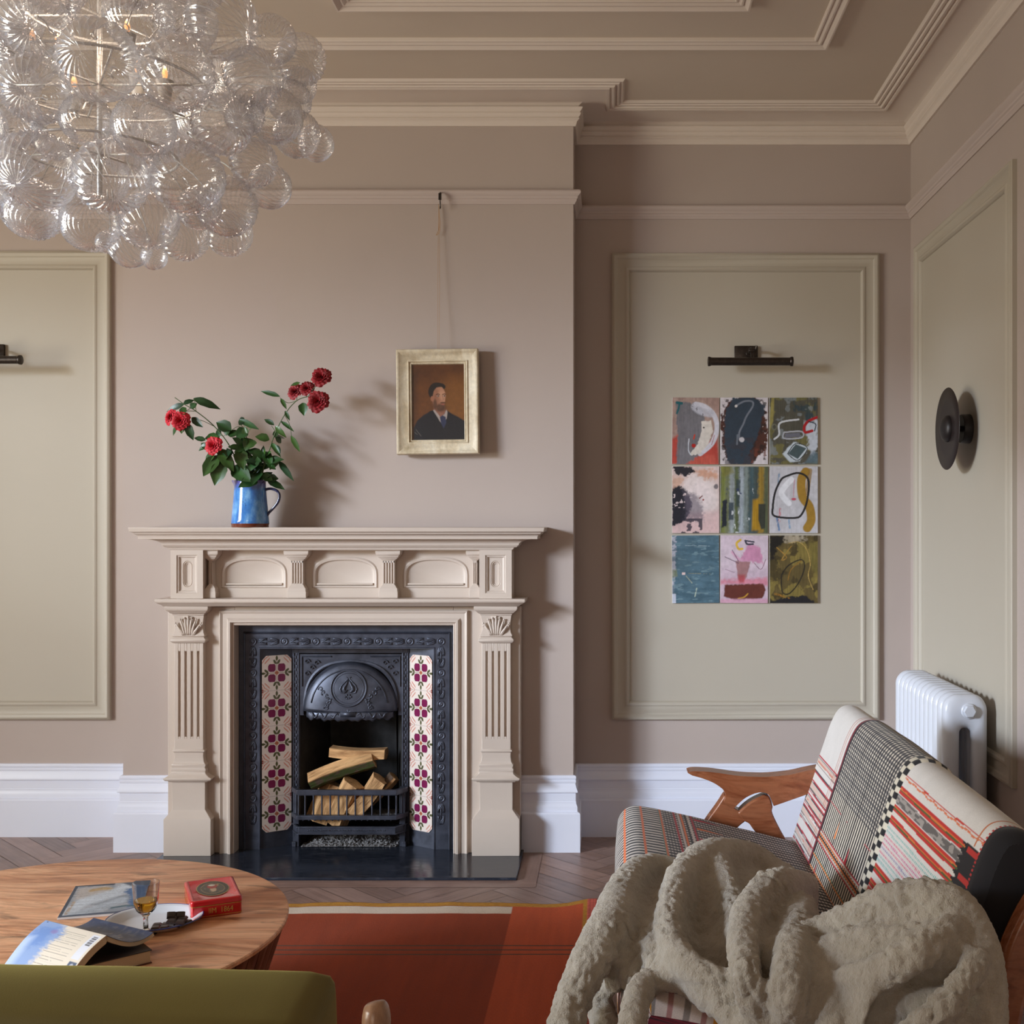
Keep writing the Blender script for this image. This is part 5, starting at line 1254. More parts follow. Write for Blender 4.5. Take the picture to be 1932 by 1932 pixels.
# ---- red tin
zt = TH+.044
A_, B_, C_, D_ = TP(350, 1663, zt), TP(440, 1652, zt), TP(455.5, 1690, zt), TP(358, 1703, zt)
cx = (A_+B_+C_+D_)/4; ex = (B_-A_+C_-D_)/4; ey = (A_-D_+B_-C_)/4
ang = math.atan2(ex.y, ex.x); lx, ly = ex.length, ey.length
print('tin', lx, ly, math.degrees(ang), math.degrees(math.atan2(ey.y, ey.x)))
tn = empty('tin', (cx.x, cx.y, TH+.0005), math.radians(math.degrees(ang)), label='red hinged tin lettered in gold near the far edge of the table', cat='tin')
M['tinred'] = simple('red_lacquered_tin', (.52, .008, .012), .22, .25, Coat_Weight=.6); M['gold'] = simple('gold_print', (.55, .36, .08), .35, .5)
def rrect(hx, hy, r, n=6):
    out = []
    for cx_, cy_, a0 in ((hx-r, hy-r, 0), (-hx+r, hy-r, 90), (-hx+r, -hy+r, 180), (hx-r, -hy+r, 270)):
        for i in range(n+1): t = math.radians(a0+90*i/n); out.append((cx_+r*math.cos(t), cy_+r*math.sin(t)))
    return out
def rstack(m, hx, hy, r, lv):
    rings = [[(x, y, z) for x, y in rrect(hx+o, hy+o, max(.001, r+o))] for z, o in lv]; k = len(rings[0])
    m.add([v for q in rings for v in q], [(i*k+j, i*k+(j+1) % k, (i+1)*k+(j+1) % k, (i+1)*k+j) for i in range(len(rings)-1) for j in range(k)]+[tuple(range(k))[::-1], tuple((len(rings)-1)*k+j for j in range(k))])
m = MB(); rstack(m, lx, ly, .008, [(0, -.001), (.002, 0), (.029, 0), (.030, -.001), (.031, -.001)]); tbody = m.build('body', M['tinred'], tn, smooth=True, auto=40)
m = MB(); rstack(m, lx+.0008, ly+.0008, .009, [(.0305, -.0005), (.031, .0003), (.040, .0003), (.0425, -.001), (.0438, -.004), (.0438, -.008), (.0432, -.0095)]); m.build('lid', M['tinred'], tn, smooth=True, auto=40)
m = MB()
for z_ in (.0035, .0292): m.sweep([(0, -.0006), (.0006, -.0006), (.0006, .0006), (0, .0006), (0, -.0006)], [(x, y, z_) for x, y in rrect(lx+.0001, ly+.0001, .008)], (0,0,1), closed=True, side=1)
m.build('gold_line', M['gold'], tn)
m = MB(); ol = Canvas(90, 70, (30, 34, 30), 44)
ol.ell(.5, .5, .49, .49, (150, 120, 60), 1, .02); ol.ell(.5, .5, .46, .455, (24, 30, 26), 1, .03); ol.ell(.5, .5, .36, .36, (120, 96, 60), 1, .1); ol.ell(.5, .5, .33, .32, (60, 56, 44), 1, .1); ol.blot((150, 130, 90), .55, 9, 9, 45, .8, (.25, .25, .75, .75)); ol.ell(.5, .42, .09, .14, (170, 140, 110), 1, .3); ol.ell(.5, .62, .16, .14, (140, 40, 30), 1, .3); ol.ell(.5, .7, .1, .06, (180, 170, 150), 1, .4)
vs = []; cols = []; NR, NA = 22, 64
for i in range(NR+1):
    for k in range(NA):
        r = i/NR; a = 2*math.pi*k/NA; uu, vv = .5+.49*r*math.cos(a), .5+.49*r*math.sin(a); vs.append((lx*.66*r*math.cos(a), ly*.70*r*math.sin(a), .0440-.0006)); cols.append(ol.a[int(vv*69), int(uu*89)])
m.add(vs, [(i*NA+k, i*NA+(k+1) % NA, (i+1)*NA+(k+1) % NA, (i+1)*NA+k) for i in range(NR) for k in range(NA)]); m.v = [(x, y, z+.0007) for x, y, z in m.v]; m.col = cols
m.build('oval_picture', vcol('tin_print', .25), tn, smooth=True)
def text_obj(s, size, mat, parent, loc, rot, name='lettering', ext=.0002, align='CENTER', sxx=1):
    cu = bpy.data.curves.new(name, 'FONT'); cu.body = s; cu.size = size; cu.extrude = ext; cu.align_x = align; cu.align_y = 'CENTER'; cu.resolution_u = 3
    ob = bpy.data.objects.new(name, cu); C.objects.link(ob)
    bpy.context.view_layer.update(); dg = bpy.context.evaluated_depsgraph_get(); me = bpy.data.meshes.new_from_object(ob.evaluated_get(dg)); bpy.data.objects.remove(ob)
    me.materials.clear(); me.materials.append(mat); o = bpy.data.objects.new(name, me); C.objects.link(o); o.parent = parent; o.location = loc; o.rotation_euler = rot; o.scale = (sxx, 1, 1)
    return o
text_obj('IIM  1864', .019, M['gold'], tbody, (.010, -ly-.0004, .0158), (math.pi/2, 0, 0), sxx=.82)
# ---- oval enamel plate
pc_ = TP(292, 1739, TH+.006); M['enamel'] = simple('white_enamel', (.62, .66, .70), .15, Coat_Weight=.4); M['rimblue'] = simple('blue_enamel_rim', (.02, .045, .22), .15, Coat_Weight=.4)
pw = 87*pc_.y/F; pd = .098
ep = empty('oval_plate', (pc_.x, pc_.y, TH+.0005), math.radians(12), label='white enamel oval plate with a blue rim on the coffee table', cat='plate')
m = MB(); m.lathe([(.0005, .0), (.70, .0), (.78, .002), (.90, .010), (.985, .0155), (1.0, .0165), (1.0, .0175), (.985, .0178), (.90, .0135), (.77, .0045), (.69, .0022), (.0005, .0020)], (0, 0, 0), 96, sx=pw, sy=pd); m.build('dish', M['enamel'], ep, smooth=True, auto=70)
m = MB(); m.tube([(pw*math.cos(2*math.pi*k/96), pd*math.sin(2*math.pi*k/96), .0168) for k in range(97)], .0018, 8, caps=False); m.build('rim', M['rimblue'], ep, smooth=True)
# ---- cordial glass with amber liqueur
gp = TP(275, 1760, TH+.004); gl_ = NT('clear_glass'); gl_.set(Roughness=0.0, Transmission_Weight=1.0, IOR=1.45); M['glass'] = gl_.m
gr_ = NT('amber_liqueur'); gr_.set(Roughness=0, Transmission_Weight=1.0, IOR=1.36); gr_.color((.95, .48, .03)); M['amber'] = gr_.m
gg = empty('cordial_glass', (gp.x, gp.y, TH+.0029), label='small stemmed glass of amber liqueur standing on the plate', cat='glass')
gk = gp.y/F
m = MB(); gh = .122
outp = [(.0005, 0), (.026, .0), (.0285, .0008), (.027, .002), (.012, .006), (.0062, .012), (.0052, .030), (.0062, .040), (.012, .047), (.021, .056), (.0268, .068), (.0288, .082), (.0298, .100), (.0312, gh)]
inp = [(.0302, gh), (.0286, .100), (.0274, .082), (.0254, .069), (.0195, .058), (.010, .0495), (.0005, .0475)]
m.lathe(outp+inp, (0, 0, 0), 48, caps=False); m.build('glass_body', M['glass'], gg, smooth=True, auto=60)
m = MB(); m.lathe([(.0005, .0478), (.0098, .0498), (.0193, .0583), (.0252, .0692), (.0270, .079), (.0271, .0795), (.0005, .0795)], (0, 0, 0), 48, caps=False); m.build('liqueur', M['amber'], gg, smooth=True, auto=50)
# ---- chocolate
ch = simple('dark_chocolate', (.028, .014, .012), .34, nscale=60, namt=.3, bscale=90, bamt=.1)
def choc(loc, rot, n1, n2, label, s_=.021, th=.0065):
    m = MB()
    for i in range(n1):
        for j in range(n2):
            x0, y0_ = (i-n1/2)*s_, (j-n2/2)*s_; m.stack(x0+.0022, x0+s_-.0022, y0_+.0022, y0_+s_-.0022, [(.003, .0020), (th-.0010, 0), (th, -.0012)])
    # stack() keeps the rear face straight, so add the slab below
    m.box(-n1/2*s_, n1/2*s_, -n2/2*s_, n2/2*s_, 0, .0034); o = m.build('chocolate_piece', ch, bevel=.0005); o.location = loc; o.rotation_euler = rot; return tag(o, label, 'chocolate', 'chocolate pieces on the enamel plate')
zp = TH+.0035
q = TP(312, 1749, zp); choc(q, (0, 0, .2), 3, 2, 'flat chocolate slab lying lowest on the plate')
q = TP(338, 1744, zp+.0085); choc(q+Vector((.004, 0, .0)), (math.radians(3), math.radians(-6), -.5), 2, 2, 'chocolate piece lying beneath the top two pieces')
q = TP(334, 1737, zp+.019); choc(q, (math.radians(4), math.radians(7), .1), 2, 2, 'chocolate piece second from the top of the little stack')
q = TP(332, 1728, zp+.026); choc(q, (math.radians(28), math.radians(5), .35), 2, 1, 'chocolate piece standing tilted on top of the stack')
# ---- hardback underneath
Pk = Vector((-1.0225, 2.583, 0)); e1 = Vector((-.75, -.66, 0)).normalized(); e2 = Vector((-.66, .75, 0)).normalized()
hb = empty('hardback_book', (Pk.x, Pk.y, TH+.0005), math.atan2(-e1.y, -e1.x), label='dark hardback book lying flat under the open paperback', cat='book')
# local: -x along e1, +y along e2
M['paper'] = simple('page_block', (.62, .53, .38), .85, nscale=3, namt=.05); 
pg = NT('page_edges'); w_ = pg.n('ShaderNodeTexWave'); w_.wave_type = 'BANDS'; w_.bands_direction = 'Z'; w_.inputs['Scale'].default_value = 260; w_.inputs['Distortion'].default_value = 1.5; pg.l(pg.coord(), w_.inputs['Vector']); pg.color(pg.ramp(w_.outputs['Fac'], [(.2, (.46, .36, .22)), (.7, (.68, .58, .42))])); pg.set(Roughness=.85); M['pages'] = pg.m
dk = simple('dark_book_cloth', (.022, .016, .018), .4); mr = simple('maroon_board', (.10, .02, .02), .5)
L1, L2, T_ = .205, .135, .030
m = MB(); m.box(-L1, 0, 0, L2, T_-.0022, T_); m.build('front_board', dk, hb, bevel=.0008)
m = MB(); m.box(-L1, 0, 0, L2, 0, .0022); m.build('back_board', mr, hb, bevel=.0008)
m = MB(); m.box(-L1+.003, -.003, .003, L2-.003, .0022, T_-.0022); m.build('pages', M['pages'], hb)
m = MB(); m.tube([(-L1, L2, .001), (-L1, L2, T_-.001)], .001, 6); m.box(-L1, 0, L2-.002, L2, 0, T_); m.build('spine', dk, hb)
# ---- open paperback, face down
A3 = Vector((-1.280, 2.627, .500)); B3 = Vector((-1.099, 2.523, .503)); r3 = (B3-A3).normalized()
l3 = Vector((-.5, -.866, 0)); 
pb = empty('open_paperback', (A3+B3)/2*1.0, label='open paperback lying face down across the hardback, back cover showing', cat='book')
o0 = pb.location.copy(); Lr = (B3-A3).length
def flap(side, th, wdt):
    """centre-line of one half, from the spine outwards, in the plane across the spine"""
    pts = []
    for i in range(17):
        t = i/16
        if side < 0: x = -wdt*t*.80; z = -wdt*t*.56+.010*math.sin(math.pi*t)
        else: x = wdt*t*.97; z = -wdt*(.36*math.sin(min(1, t*1.0)*math.pi*.62)-.06*t*t)+.004*t
        pts.append((x, z))
    return pts
perp = Vector((0, 0, 1)).cross(r3); perp = perp if perp.y > 0 else -perp      # away from the camera
for side, wdt, thk in ((-1, .128, .016), (1, .126, .009)):
    cl = flap(side, 0, wdt)
    def P3(s_, k, off):
        x, z = cl[k]; a, b = cl[max(k-1, 0)], cl[min(k+1, 16)]; tx, tz = b[0]-a[0], b[1]-a[1]; l_ = math.hypot(tx, tz); nx_, nz = (-tz/l_, tx/l_); 
        if nz < 0: nx_, nz = -nx_, -nz
        base = A3+r3*(Lr*s_)+perp*(x+nx_*off)+Vector((0, 0, z+nz*off)); return base-o0
    m = MB(); m.grid(lambda s_, t: P3(s_, int(round(t*16)), -.0002), 12, 16, uvs=False); m.grid(lambda s_, t: P3(s_, int(round(t*16)), -thk*(1 if t > 0 else .6)), 12, 16, uvs=False)
    for s_ in (0, 1): m.grid(lambda u_, t, s_=s_: P3(s_, int(round(t*16)), -.0002-(thk*(1 if t > 0 else .6)-.0002)*u_), 2, 16, uvs=False)
    m.grid(lambda s_, u_: P3(s_, 16, -.0002-(thk-.0002)*u_), 12, 2, uvs=False)
    pgs = m.build('pages', M['pages'], pb, smooth=True, auto=30)
    cw, chh = 170, 110
    if side < 0:
        c = Canvas(cw, chh, (226, 214, 196), 61)   # u along spine, v outwards
        c.poly([(-.1, -.1), (.28, -.1), (.46, .25), (.38, .6), (.3, 1.1), (-.1, 1.1)], (128, 158, 206), .9, .10, .12); c.poly([(.05, .2), (.3, .1), (.3, .5), (.05, .7)], (104, 138, 196), .7, .1, .1); c.ell(.3, .22, .05, .05, (150, 120, 170), .6, .8); c.poly([(-.1, .5), (.12, .4), (.1, 1.1), (-.1, 1.1)], (190, 206, 228), .8, .1)
        for i in range(20):
            v_ = .10+.042*i; c.stroke([(.40+.02*math.sin(i), v_), (.72+(.05 if i % 5 else -.1), v_)], .0028, (120, 112, 100), .75, .6, .25)
        c.poly([(.84, .06), (.96, .06), (.96, .62), (.84, .62)], (222, 222, 228), 1, .004)
        for i in range(22): c.poly([(.87, .10+.011*i), (.94, .10+.011*i), (.94, .104+.011*i+.003*(i % 3)), (.87, .104+.011*i+.003*(i % 3))], (40, 40, 46), .9, .003)
        c.poly([(.86, .66), (.98, .66), (.98, .84), (.86, .84)], (90, 100, 120), 1, .01); c.ell(.92, .75, .03, .06, (190, 190, 200), .9, .4); c.ell(.06, .04, .012, .016, (80, 90, 120))
    else:
        c = Canvas(cw, chh, (104, 116, 138), 62); c.blot((60, 74, 104), .5, 5, 9, 63, .9); c.blot((170, 158, 140), .66, 10, 24, 64, .7); c.blot((36, 44, 66), .55, 8, 16, 65, .8); c.poly([(-.1, .5), (.6, .7), (1.1, .6), (1.1, 1.1), (-.1, 1.1)], (54, 62, 84), .8, .1, .1)
    Pn = np.zeros((chh, cw, 3))
    for j in range(chh):
        tt = j/(chh-1)*16; k0 = min(15, int(tt)); fr_ = tt-k0; a0 = P3(0, k0, .0008).lerp(P3(0, k0+1, .0008), fr_)-r3*.0015; a1 = P3(1, k0, .0008).lerp(P3(1, k0+1, .0008), fr_)+r3*.0015
        Pn[j] = np.array(a0)[None]+(np.array(a1)-np.array(a0))[None]*np.linspace(0, 1, cw)[:, None]
    o = fast_mesh('cover', Pn.reshape(-1, 3), grid_faces(cw, chh), vcol('printed_cover', .35), c.a.reshape(-1, 3), pb); md = o.modifiers.new('solid', 'SOLIDIFY'); md.thickness = .0006
# ---- green velvet chair back, seen from behind
gv = NT('olive_velvet'); n1 = gv.noise(3, 4); n2 = gv.noise(500, 2); gv.color(gv.ramp(n1, [(.3, (.078, .056, .005)), (.7, (.115, .084, .008))])); gv.set(Roughness=.75, Sheen_Weight=.6, Sheen_Roughness=.4); gv.b.inputs['Sheen Tint'].default_value = (.75, .64, .2, 1); gv.bump(n2, .25, .001); M['velvet'] = gv.m
Yg = 1.72
gc = empty('green_armchair', (-.85, Yg-.05, .0115), label='olive green velvet armchair seen from behind at the bottom of the picture', cat='armchair')
def cush(name, x0, x1, yf, yb, z0, ztop, r, par, mat, nseg=10, crown=.012):
    """soft box cushion with rounded edges"""
    m = MB(); N = 40; K = 44
    hx, hy, hz = (x1-x0)/2, (yb-yf)/2, (ztop-z0)/2; cx, cy, cz = (x0+x1)/2, (yf+yb)/2, (z0+ztop)/2; bm = bmesh.new()
    bmesh.ops.create_cube(bm, size=2); bmesh.ops.subdivide_edges(bm, edges=bm.edges, cuts=27, use_grid_fill=True)
    for v in bm.verts:
        p = Vector((v.co.x*hx, v.co.y*hy, v.co.z*hz)); q = Vector((max(-hx+r, min(hx-r, p.x)), max(-hy+r, min(hy-r, p.y)), max(-hz+r, min(hz-r, p.z)))); d = p-q
        if d.length > 1e-9: p = q+d.normalized()*r*min(1, max(abs(d.x), abs(d.y), abs(d.z))/r*1.0)
        bx, by, bz = 1-(v.co.x)**2, 1-(v.co.y)**2, 1-(v.co.z)**2
        p.z += math.copysign(crown, v.co.z)*bx*by*abs(v.co.z); p.y += math.copysign(crown, v.co.y)*bx*bz*abs(v.co.y); p.x += math.copysign(crown*.7, v.co.x)*by*bz*abs(v.co.x)
        n_ = mnoise.noise((p*7)+Vector((x0, 0, 0)))*.004; v.co = Vector((cx, cy, cz))+p*(1+n_)
    me = bpy.data.meshes.new(name); bm.to_mesh(me); bm.free(); me.materials.append(mat); me.shade_smooth(); o = bpy.data.objects.new(name, me); C.objects.link(o); o.parent = par; return o
g0 = gc.location
bk = cush('back_cushion', -.66, X(590, Yg-.07)+.85, -.02, .16, .22, Z(1872, Yg)-.0085+.014, .024, gc, M['velvet'], crown=.016)
bk.rotation_euler = (math.radians(6), math.radians(.9), 0); bk.location = (0, 0, .002)
# seams on the right-hand end
xe = X(590, Yg-.07)+.85
m = MB(); zt2 = Z(1872, Yg)-.0085
m.tube(curve3([(xe-.010, -.026, zt2+.002), (xe-.030, -.0405, zt2-.040), (xe-.046, -.0425, zt2-.075), (xe-.040, -.0425, zt2-.12), (xe-.036, -.041, zt2-.25)], 6), .0016, 6)
m.build('seam', simple('velvet_piping', (.05, .042, .008), .8), bk)
cush('seat_cushion', -.62, .30, .15, .48, .20, .36, .05, gc, M['velvet'])
M['walnut'] = wood('walnut_frame', (.10, .048, .026), (.26, .135, .075), (.40, .23, .14), grain_dir=(12, 2.5, 2.5), rough=.3, knots=False).m
xa = X(708, 1.60)+.85; za = Z(1893, 1.60)-.0085
for s_ in (0, 1):
    xx = xa if s_ == 0 else -.74
    m = MB(); m.tube(curve3([(xx-.02, .10, 0), (xx-.012, .04, .25), (xx, -.03, .50), (xx+.002, -.07, za-.08), (xx+.002, -.072, za-.03), (xx+.001, -.07, za-.006), (xx, -.069, za)], 8), [.018]*16+[.022]*8+[.026]*8+[.0265, .0262, .026, .0255, .025, .024, .0235, .0225]+[.021, .0195, .018, .016, .0135, .011, .008, .004, .001], 16, flat=.75)
    m.build('back_post', M['walnut'], gc, smooth=True)
m = MB(); m.tube([(-.74, .04, .23), (xa, .04, .23)], .018, 12); m.tube([(-.74, .44, .19), (xa, .44, .19)], .018, 12); m.build('cross_rail', M['walnut'], gc, smooth=True)
for xx in (-.74, xa):
    m = MB(); m.tube([(xx-.01, .04, .22), (xx-.01, .45, .20)], .018, 12); m.tube([(xx, .46, .0), (xx-.01, .44, .22)], [.014, .019], 12); m.build('front_leg', M['walnut'], gc, smooth=True)
# ================================================================== SOFA AND SHEEPSKIN
so = empty('sofa', (.40, 3.03, 0), label='teak-armed sofa upholstered in patchwork striped and checked textiles', cat='sofa')
SO = so.location.copy()
def fabric(name):
    t = NT(name); a = t.n('ShaderNodeVertexColor'); a.layer_name = 'Col'; n1 = t.noise(700, 2); n2 = t.noise(5, 3)
    c = t.mix(1.0, a.outputs[0], t.ramp(n1, [(.3, (.86,)*3), (.7, (1.12,)*3)]), 'MULTIPLY'); t.color(c); t.set(Roughness=.9, Sheen_Weight=.1); t.bump(n1, .25, .001); return t.m
M['cloth'] = fabric('woven_patchwork')
BK_Y0, BK_Y1 = 2.25, 3.86
# profile of the back: front foot, up the front, over the top, down the rear
prof = curve3([(.585, .30, 0), (.625, .42, 0), (.668, .55, 0), (.705, .66, 0), (.735, .745, 0), (.765, .792, 0), (.805, .800, 0), (.845, .778, 0), (.858, .735, 0), (.845, .66, 0), (.815, .55, 0), (.775, .42, 0), (.74, .30, 0)], 40)
pp = np.array([(p.x, p.y) for p in prof]); ds = np.r_[0, np.cumsum(np.hypot(*np.diff(pp, axis=0).T))]; Ls = ds[-1]
NS = 470; NY = 740
sv = np.linspace(0, Ls, NS); px_, pz_ = np.interp(sv, ds, pp[:, 0]), np.interp(sv, ds, pp[:, 1])
itop = np.argmax(pz_); s_top = sv[np.searchsorted(px_[:itop], .742)]   # where the front face turns over
yv = np.linspace(BK_Y0, BK_Y1, NY)
SX, YY = np.meshgrid(sv, yv, indexing='ij'); PXX = np.repeat(px_[:, None], NY, 1); PZZ = np.repeat(pz_[:, None], NY, 1)
# gentle lumps, slightly proud cloth over the checked length, softened ends
bul = .006*np.sin((YY-BK_Y0)/(BK_Y1-BK_Y0)*math.pi)+.004*(smooth_noise(NS, NY, 5, 7, 201)-.5)
chk = (YY > 2.885) & (YY < 3.51); ed = np.minimum(np.clip((YY-2.885)/.012, 0, 1), np.clip((3.51-YY)/.012, 0, 1)); bul = bul+.005*ed
endr = np.minimum(YY-BK_Y0, BK_Y1-YY); bul = bul-.022*np.clip(1-endr/.035, 0, 1)**2
tx = np.gradient(px_, sv); tz = np.gradient(pz_, sv); nxx, nzz = -tz, tx
PXX = PXX+nxx[:, None]*bul; PZZ = PZZ+nzz[:, None]*bul
q = (s_top-SX)/.50                                  # 0 at the turn of the top, 1 at the foot of the front
wv = .010*(smooth_noise(NS, NY, 3, 5, 203)-.5); qq = q+wv
cream = lin3((206, 201, 196)); col = np.zeros((NS, NY, 3), np.float32)+cream
def band(mask, c, k=1.0): col[mask] = lin3(c)*k
A = YY >= 3.51
for c0, w in ((.27, .11), (.43, .075), (.52, .07), (.60, .085), (.74, .09)):
    for d_, ww, cc_ in ((0, .010, (170, 40, 54)), (.012, .007, (60, 50, 56)), (.024, .004, (190, 150, 110)), (.034, .006, (196, 120, 110)), (.044, .004, (190, 150, 110)), (.054, .006, (120, 100, 96)), (w-.014, .007, (60, 50, 56)), (w-.006, .009, (170, 40, 54))):
        if d_ < w: band(A & (qq > c0+d_) & (qq < c0+d_+ww), cc_)
band(A & (np.abs(qq-.88) < .003), (190, 120, 90)); band(A & (np.abs(YY-3.565) < .0025), (176, 96, 72)); band(A & (np.abs(YY-3.545) < .0016), (186, 110, 90))
B = chk
ph = (YY-2.885)/.0215; lin_ = (ph % 1) < .52
hb_ = ((SX/.011) % 1) < .5
dark = lin3((26, 26, 32)); pale = lin3((206, 196, 180)); mid_ = lin3((120, 116, 114))
cB = np.where(lin_[..., None], dark, pale); weave = (qq < .34)
cB = np.where((weave & (~lin_) & hb_)[..., None], mid_, cB); cB = np.where((weave & lin_ & (~hb_))[..., None], lin3((52, 50, 54)), cB)
col = np.where(B[..., None], cB, col)
eb = B & (YY < 2.935); ck = ((YY-2.885)/.025).astype(int) % 2 == 0; ck2 = (SX/.016).astype(int) % 2 == 0
band(eb & (ck ^ ck2), (24, 24, 28)); band(eb & ~(ck ^ ck2), (206, 198, 180))
for q0, cc_ in ((.60, (170, 40, 50)), (.612, (190, 180, 170)), (.622, (206, 110, 50)), (.634, (30, 30, 36)), (.645, (206, 110, 50)), (.657, (190, 180, 170)), (.668, (170, 40, 50)), (.82, (206, 116, 56)), (.90, (206, 116, 56)), (.745, (60, 130, 110)), (.75, (206, 116, 56)), (.42, (180, 60, 70))):
    band(B & (YY > 2.94) & (np.abs(qq-q0) < (.0045 if q0 != .42 else .0018)), cc_)
for yc, q0, cc_ in ((3.30, .46, (206, 110, 40)), (3.12, .50, (176, 36, 50)), (3.40, .76, (176, 36, 50))):
    band(B & (np.abs(YY-yc) < .011*np.clip((qq-q0)/.10, 0, 1)) & (qq > q0) & (qq < q0+.10), cc_)
dr = (YY > 3.485) & (YY < 3.52); dash = ((SX/.009) % 1) < .5
band(dr, (116, 18, 34)); band(dr & (np.abs(YY-3.503) < .004) & dash, (200, 190, 190)); band((YY > 3.477) & (YY < 3.485), (28, 22, 28))
S = YY < 2.885
def st(a, b, c, ym=9): band(S & (qq > a) & (qq < b) & (YY < ym), c)
st(-.020, -.014, (186, 50, 40)); zz = S & (np.abs(qq-.0+.008*np.abs(((YY/.04) % 2)-1)) < .004); band(zz, (206, 110, 70))
def rg(a, w): st(a, a+w, (184, 38, 34)); st(a+w*.35, a+w*.5, (206, 110, 50)); st(a+w*.5, a+w*.68, (70, 86, 44))
rg(.035, .040); st(.080, .125, (96, 90, 88)); band(S & (qq > .08) & (qq < .125) & (smooth_noise(NS, NY, 200, 60, 205, 0) > .55), (150, 142, 136)); rg(.130, .035); st(.165, .185, (206, 198, 188)); rg(.190, .036)
for i in range(9):
    a = .245+.021*i; cc_ = [(120, 172, 166), (120, 172, 166), (206, 90, 120), (196, 90, 140), (206, 90, 120), (130, 120, 160), (206, 90, 120), (120, 172, 166), (120, 172, 166)][i]
    band(S & (qq > a) & (qq < a+.010) & (((YY/.010+i*.5) % 1) < .55), cc_)
rg(.440, .040); st(.49, .51, (206, 198, 188)); rg(.515, .038); st(.556, .60, (204, 86, 84)); st(.60, .612, (206, 198, 188)); st(.612, .66, (24, 24, 28)); st(.66, .668, (206, 198, 188))
st(.668, .80, (176, 22, 36)); st(.80, .825, (110, 100, 96)); rg(.83, .035)
dm = S & (qq > .87) & (qq < .93); kk = ((YY/.035).astype(int)) % 5
for i, cc_ in enumerate(((216, 206, 196), (74, 48, 130), (170, 44, 120), (50, 150, 160), (220, 130, 50))): band(dm & (kk == i), cc_)
rg(.935, .035); st(.97, .99, (110, 100, 96)); st(.99, 1.2, (176, 22, 36))
bk = S & (YY < 2.40) & (qq > .035); band(bk & (YY < 2.385+.012*np.sin(qq*200)), (20, 17, 22)); band(bk & (YY < 2.36) & (np.abs(((qq*9) % 1)-.5) < .10), (170, 40, 34)); band(S & (YY < 2.30) & (qq > -.3), (18, 15, 20))
band((np.abs(YY-2.335) < .003) & (qq < .03) & (qq > -.35), (186, 110, 70)); band((YY < 2.305) & (YY > 2.296) & (qq > -.4) & dash, (170, 40, 40))
rear = SX > s_top+.16; col[rear] = lin3((204, 199, 193))
col *= (1+.05*(smooth_noise(NS, NY, 30, 60, 207, 0)[..., None]-.5))
V_ = np.stack([PXX-SO.x, YY-SO.y, PZZ-SO.z], -1).reshape(-1, 3)
back = fast_mesh('backrest', V_, grid_faces(NY, NS)[:, ::-1], M['cloth'], col.reshape(-1, 3), so)
for yy, nm, cc_ in ((BK_Y0, 'back_end', (18, 15, 20)), (BK_Y1, 'back_end', (206, 198, 188))):
    j = 0 if yy == BK_Y0 else NY-1; m = MB(); ring = [(PXX[i, j]-SO.x, yy-SO.y, PZZ[i, j]-SO.z) for i in range(0, NS, 6)]
    c = (sum(p[0] for p in ring)/len(ring), yy-SO.y+(-.008 if j == 0 else .008), sum(p[2] for p in ring)/len(ring)); cc2 = [lin3(cc_)]*(len(ring)+1)
    m.add(ring+[c], [(i, (i+1) % len(ring), len(ring)) for i in range(len(ring))]); m.col = cc2; m.build(nm, M['cloth'], back, smooth=True)
# seat
sy0, sy1 = 2.27, 3.79
sp_ = curve3([(.085, .290, 0), (.045, .300, 0), (.026, .345, 0), (.024, .40, 0), (.032, .452, 0), (.065, .484, 0), (.12, .482, 0), (.25, .455, 0), (.40, .418, 0), (.52, .388, 0), (.60, .366, 0), (.64, .33, 0), (.63, .27, 0)], 40)
pp = np.array([(p.x, p.y) for p in sp_]); ds = np.r_[0, np.cumsum(np.hypot(*np.diff(pp, axis=0).T))]; Ls = ds[-1]
NS, NY = 400, 700; sv = np.linspace(0, Ls, NS); px_, pz_ = np.interp(sv, ds, pp[:, 0]), np.interp(sv, ds, pp[:, 1]); yv = np.linspace(sy0, sy1, NY)
SX, YY = np.meshgrid(sv, yv, indexing='ij'); endr = np.minimum(YY-sy0, sy1-YY); bul = .012*np.sin((YY-sy0)/(sy1-sy0)*math.pi)-.050*(1-np.sqrt(np.clip(1-(1-np.clip(endr/.05, 0, 1))**2, 0, 1)))+.005*(smooth_noise(NS, NY, 4, 7, 211)-.5)
tx = np.gradient(px_, sv); tz = np.gradient(pz_, sv); PXX = px_[:, None]-tz[:, None]*bul; PZZ = pz_[:, None]+tx[:, None]*bul
ph = (YY+.004*smooth_noise(NS, NY, 6, 6, 213))/.029; lin_ = (ph % 1) < .5; hb_ = ((SX/.009) % 1) < .5
col = np.where(lin_[..., None], lin3((24, 24, 32)), lin3((200, 192, 186))); far_ = PXX > .17; col = np.where((far_ & (~lin_) & hb_)[..., None], lin3((110, 106, 108)), col)
topm = PZZ > .30
def ln(x0, w, c): m_ = (np.abs(SX-x0) < w); col[m_] = lin3(c)
sf = lambda x: sv[np.argmin(np.abs(px_-x)+(pz_ < .44)*9)]
for x0, w, c in ((.10, .0028, (216, 110, 60)), (sf(.05), .0028, (216, 110, 60)), (sf(.10), .0028, (216, 110, 60)), (sf(.155), .002, (60, 130, 120)), (sf(.16), .0028, (200, 110, 70)), (sf(.205), .004, (166, 36, 50)), (sf(.218), .003, (200, 190, 186)), (sf(.228), .004, (216, 110, 50)), (sf(.240), .003, (24, 24, 30)), (sf(.250), .003, (200, 190, 186)), (sf(.260), .004, (166, 36, 50))): ln(x0, w, c)
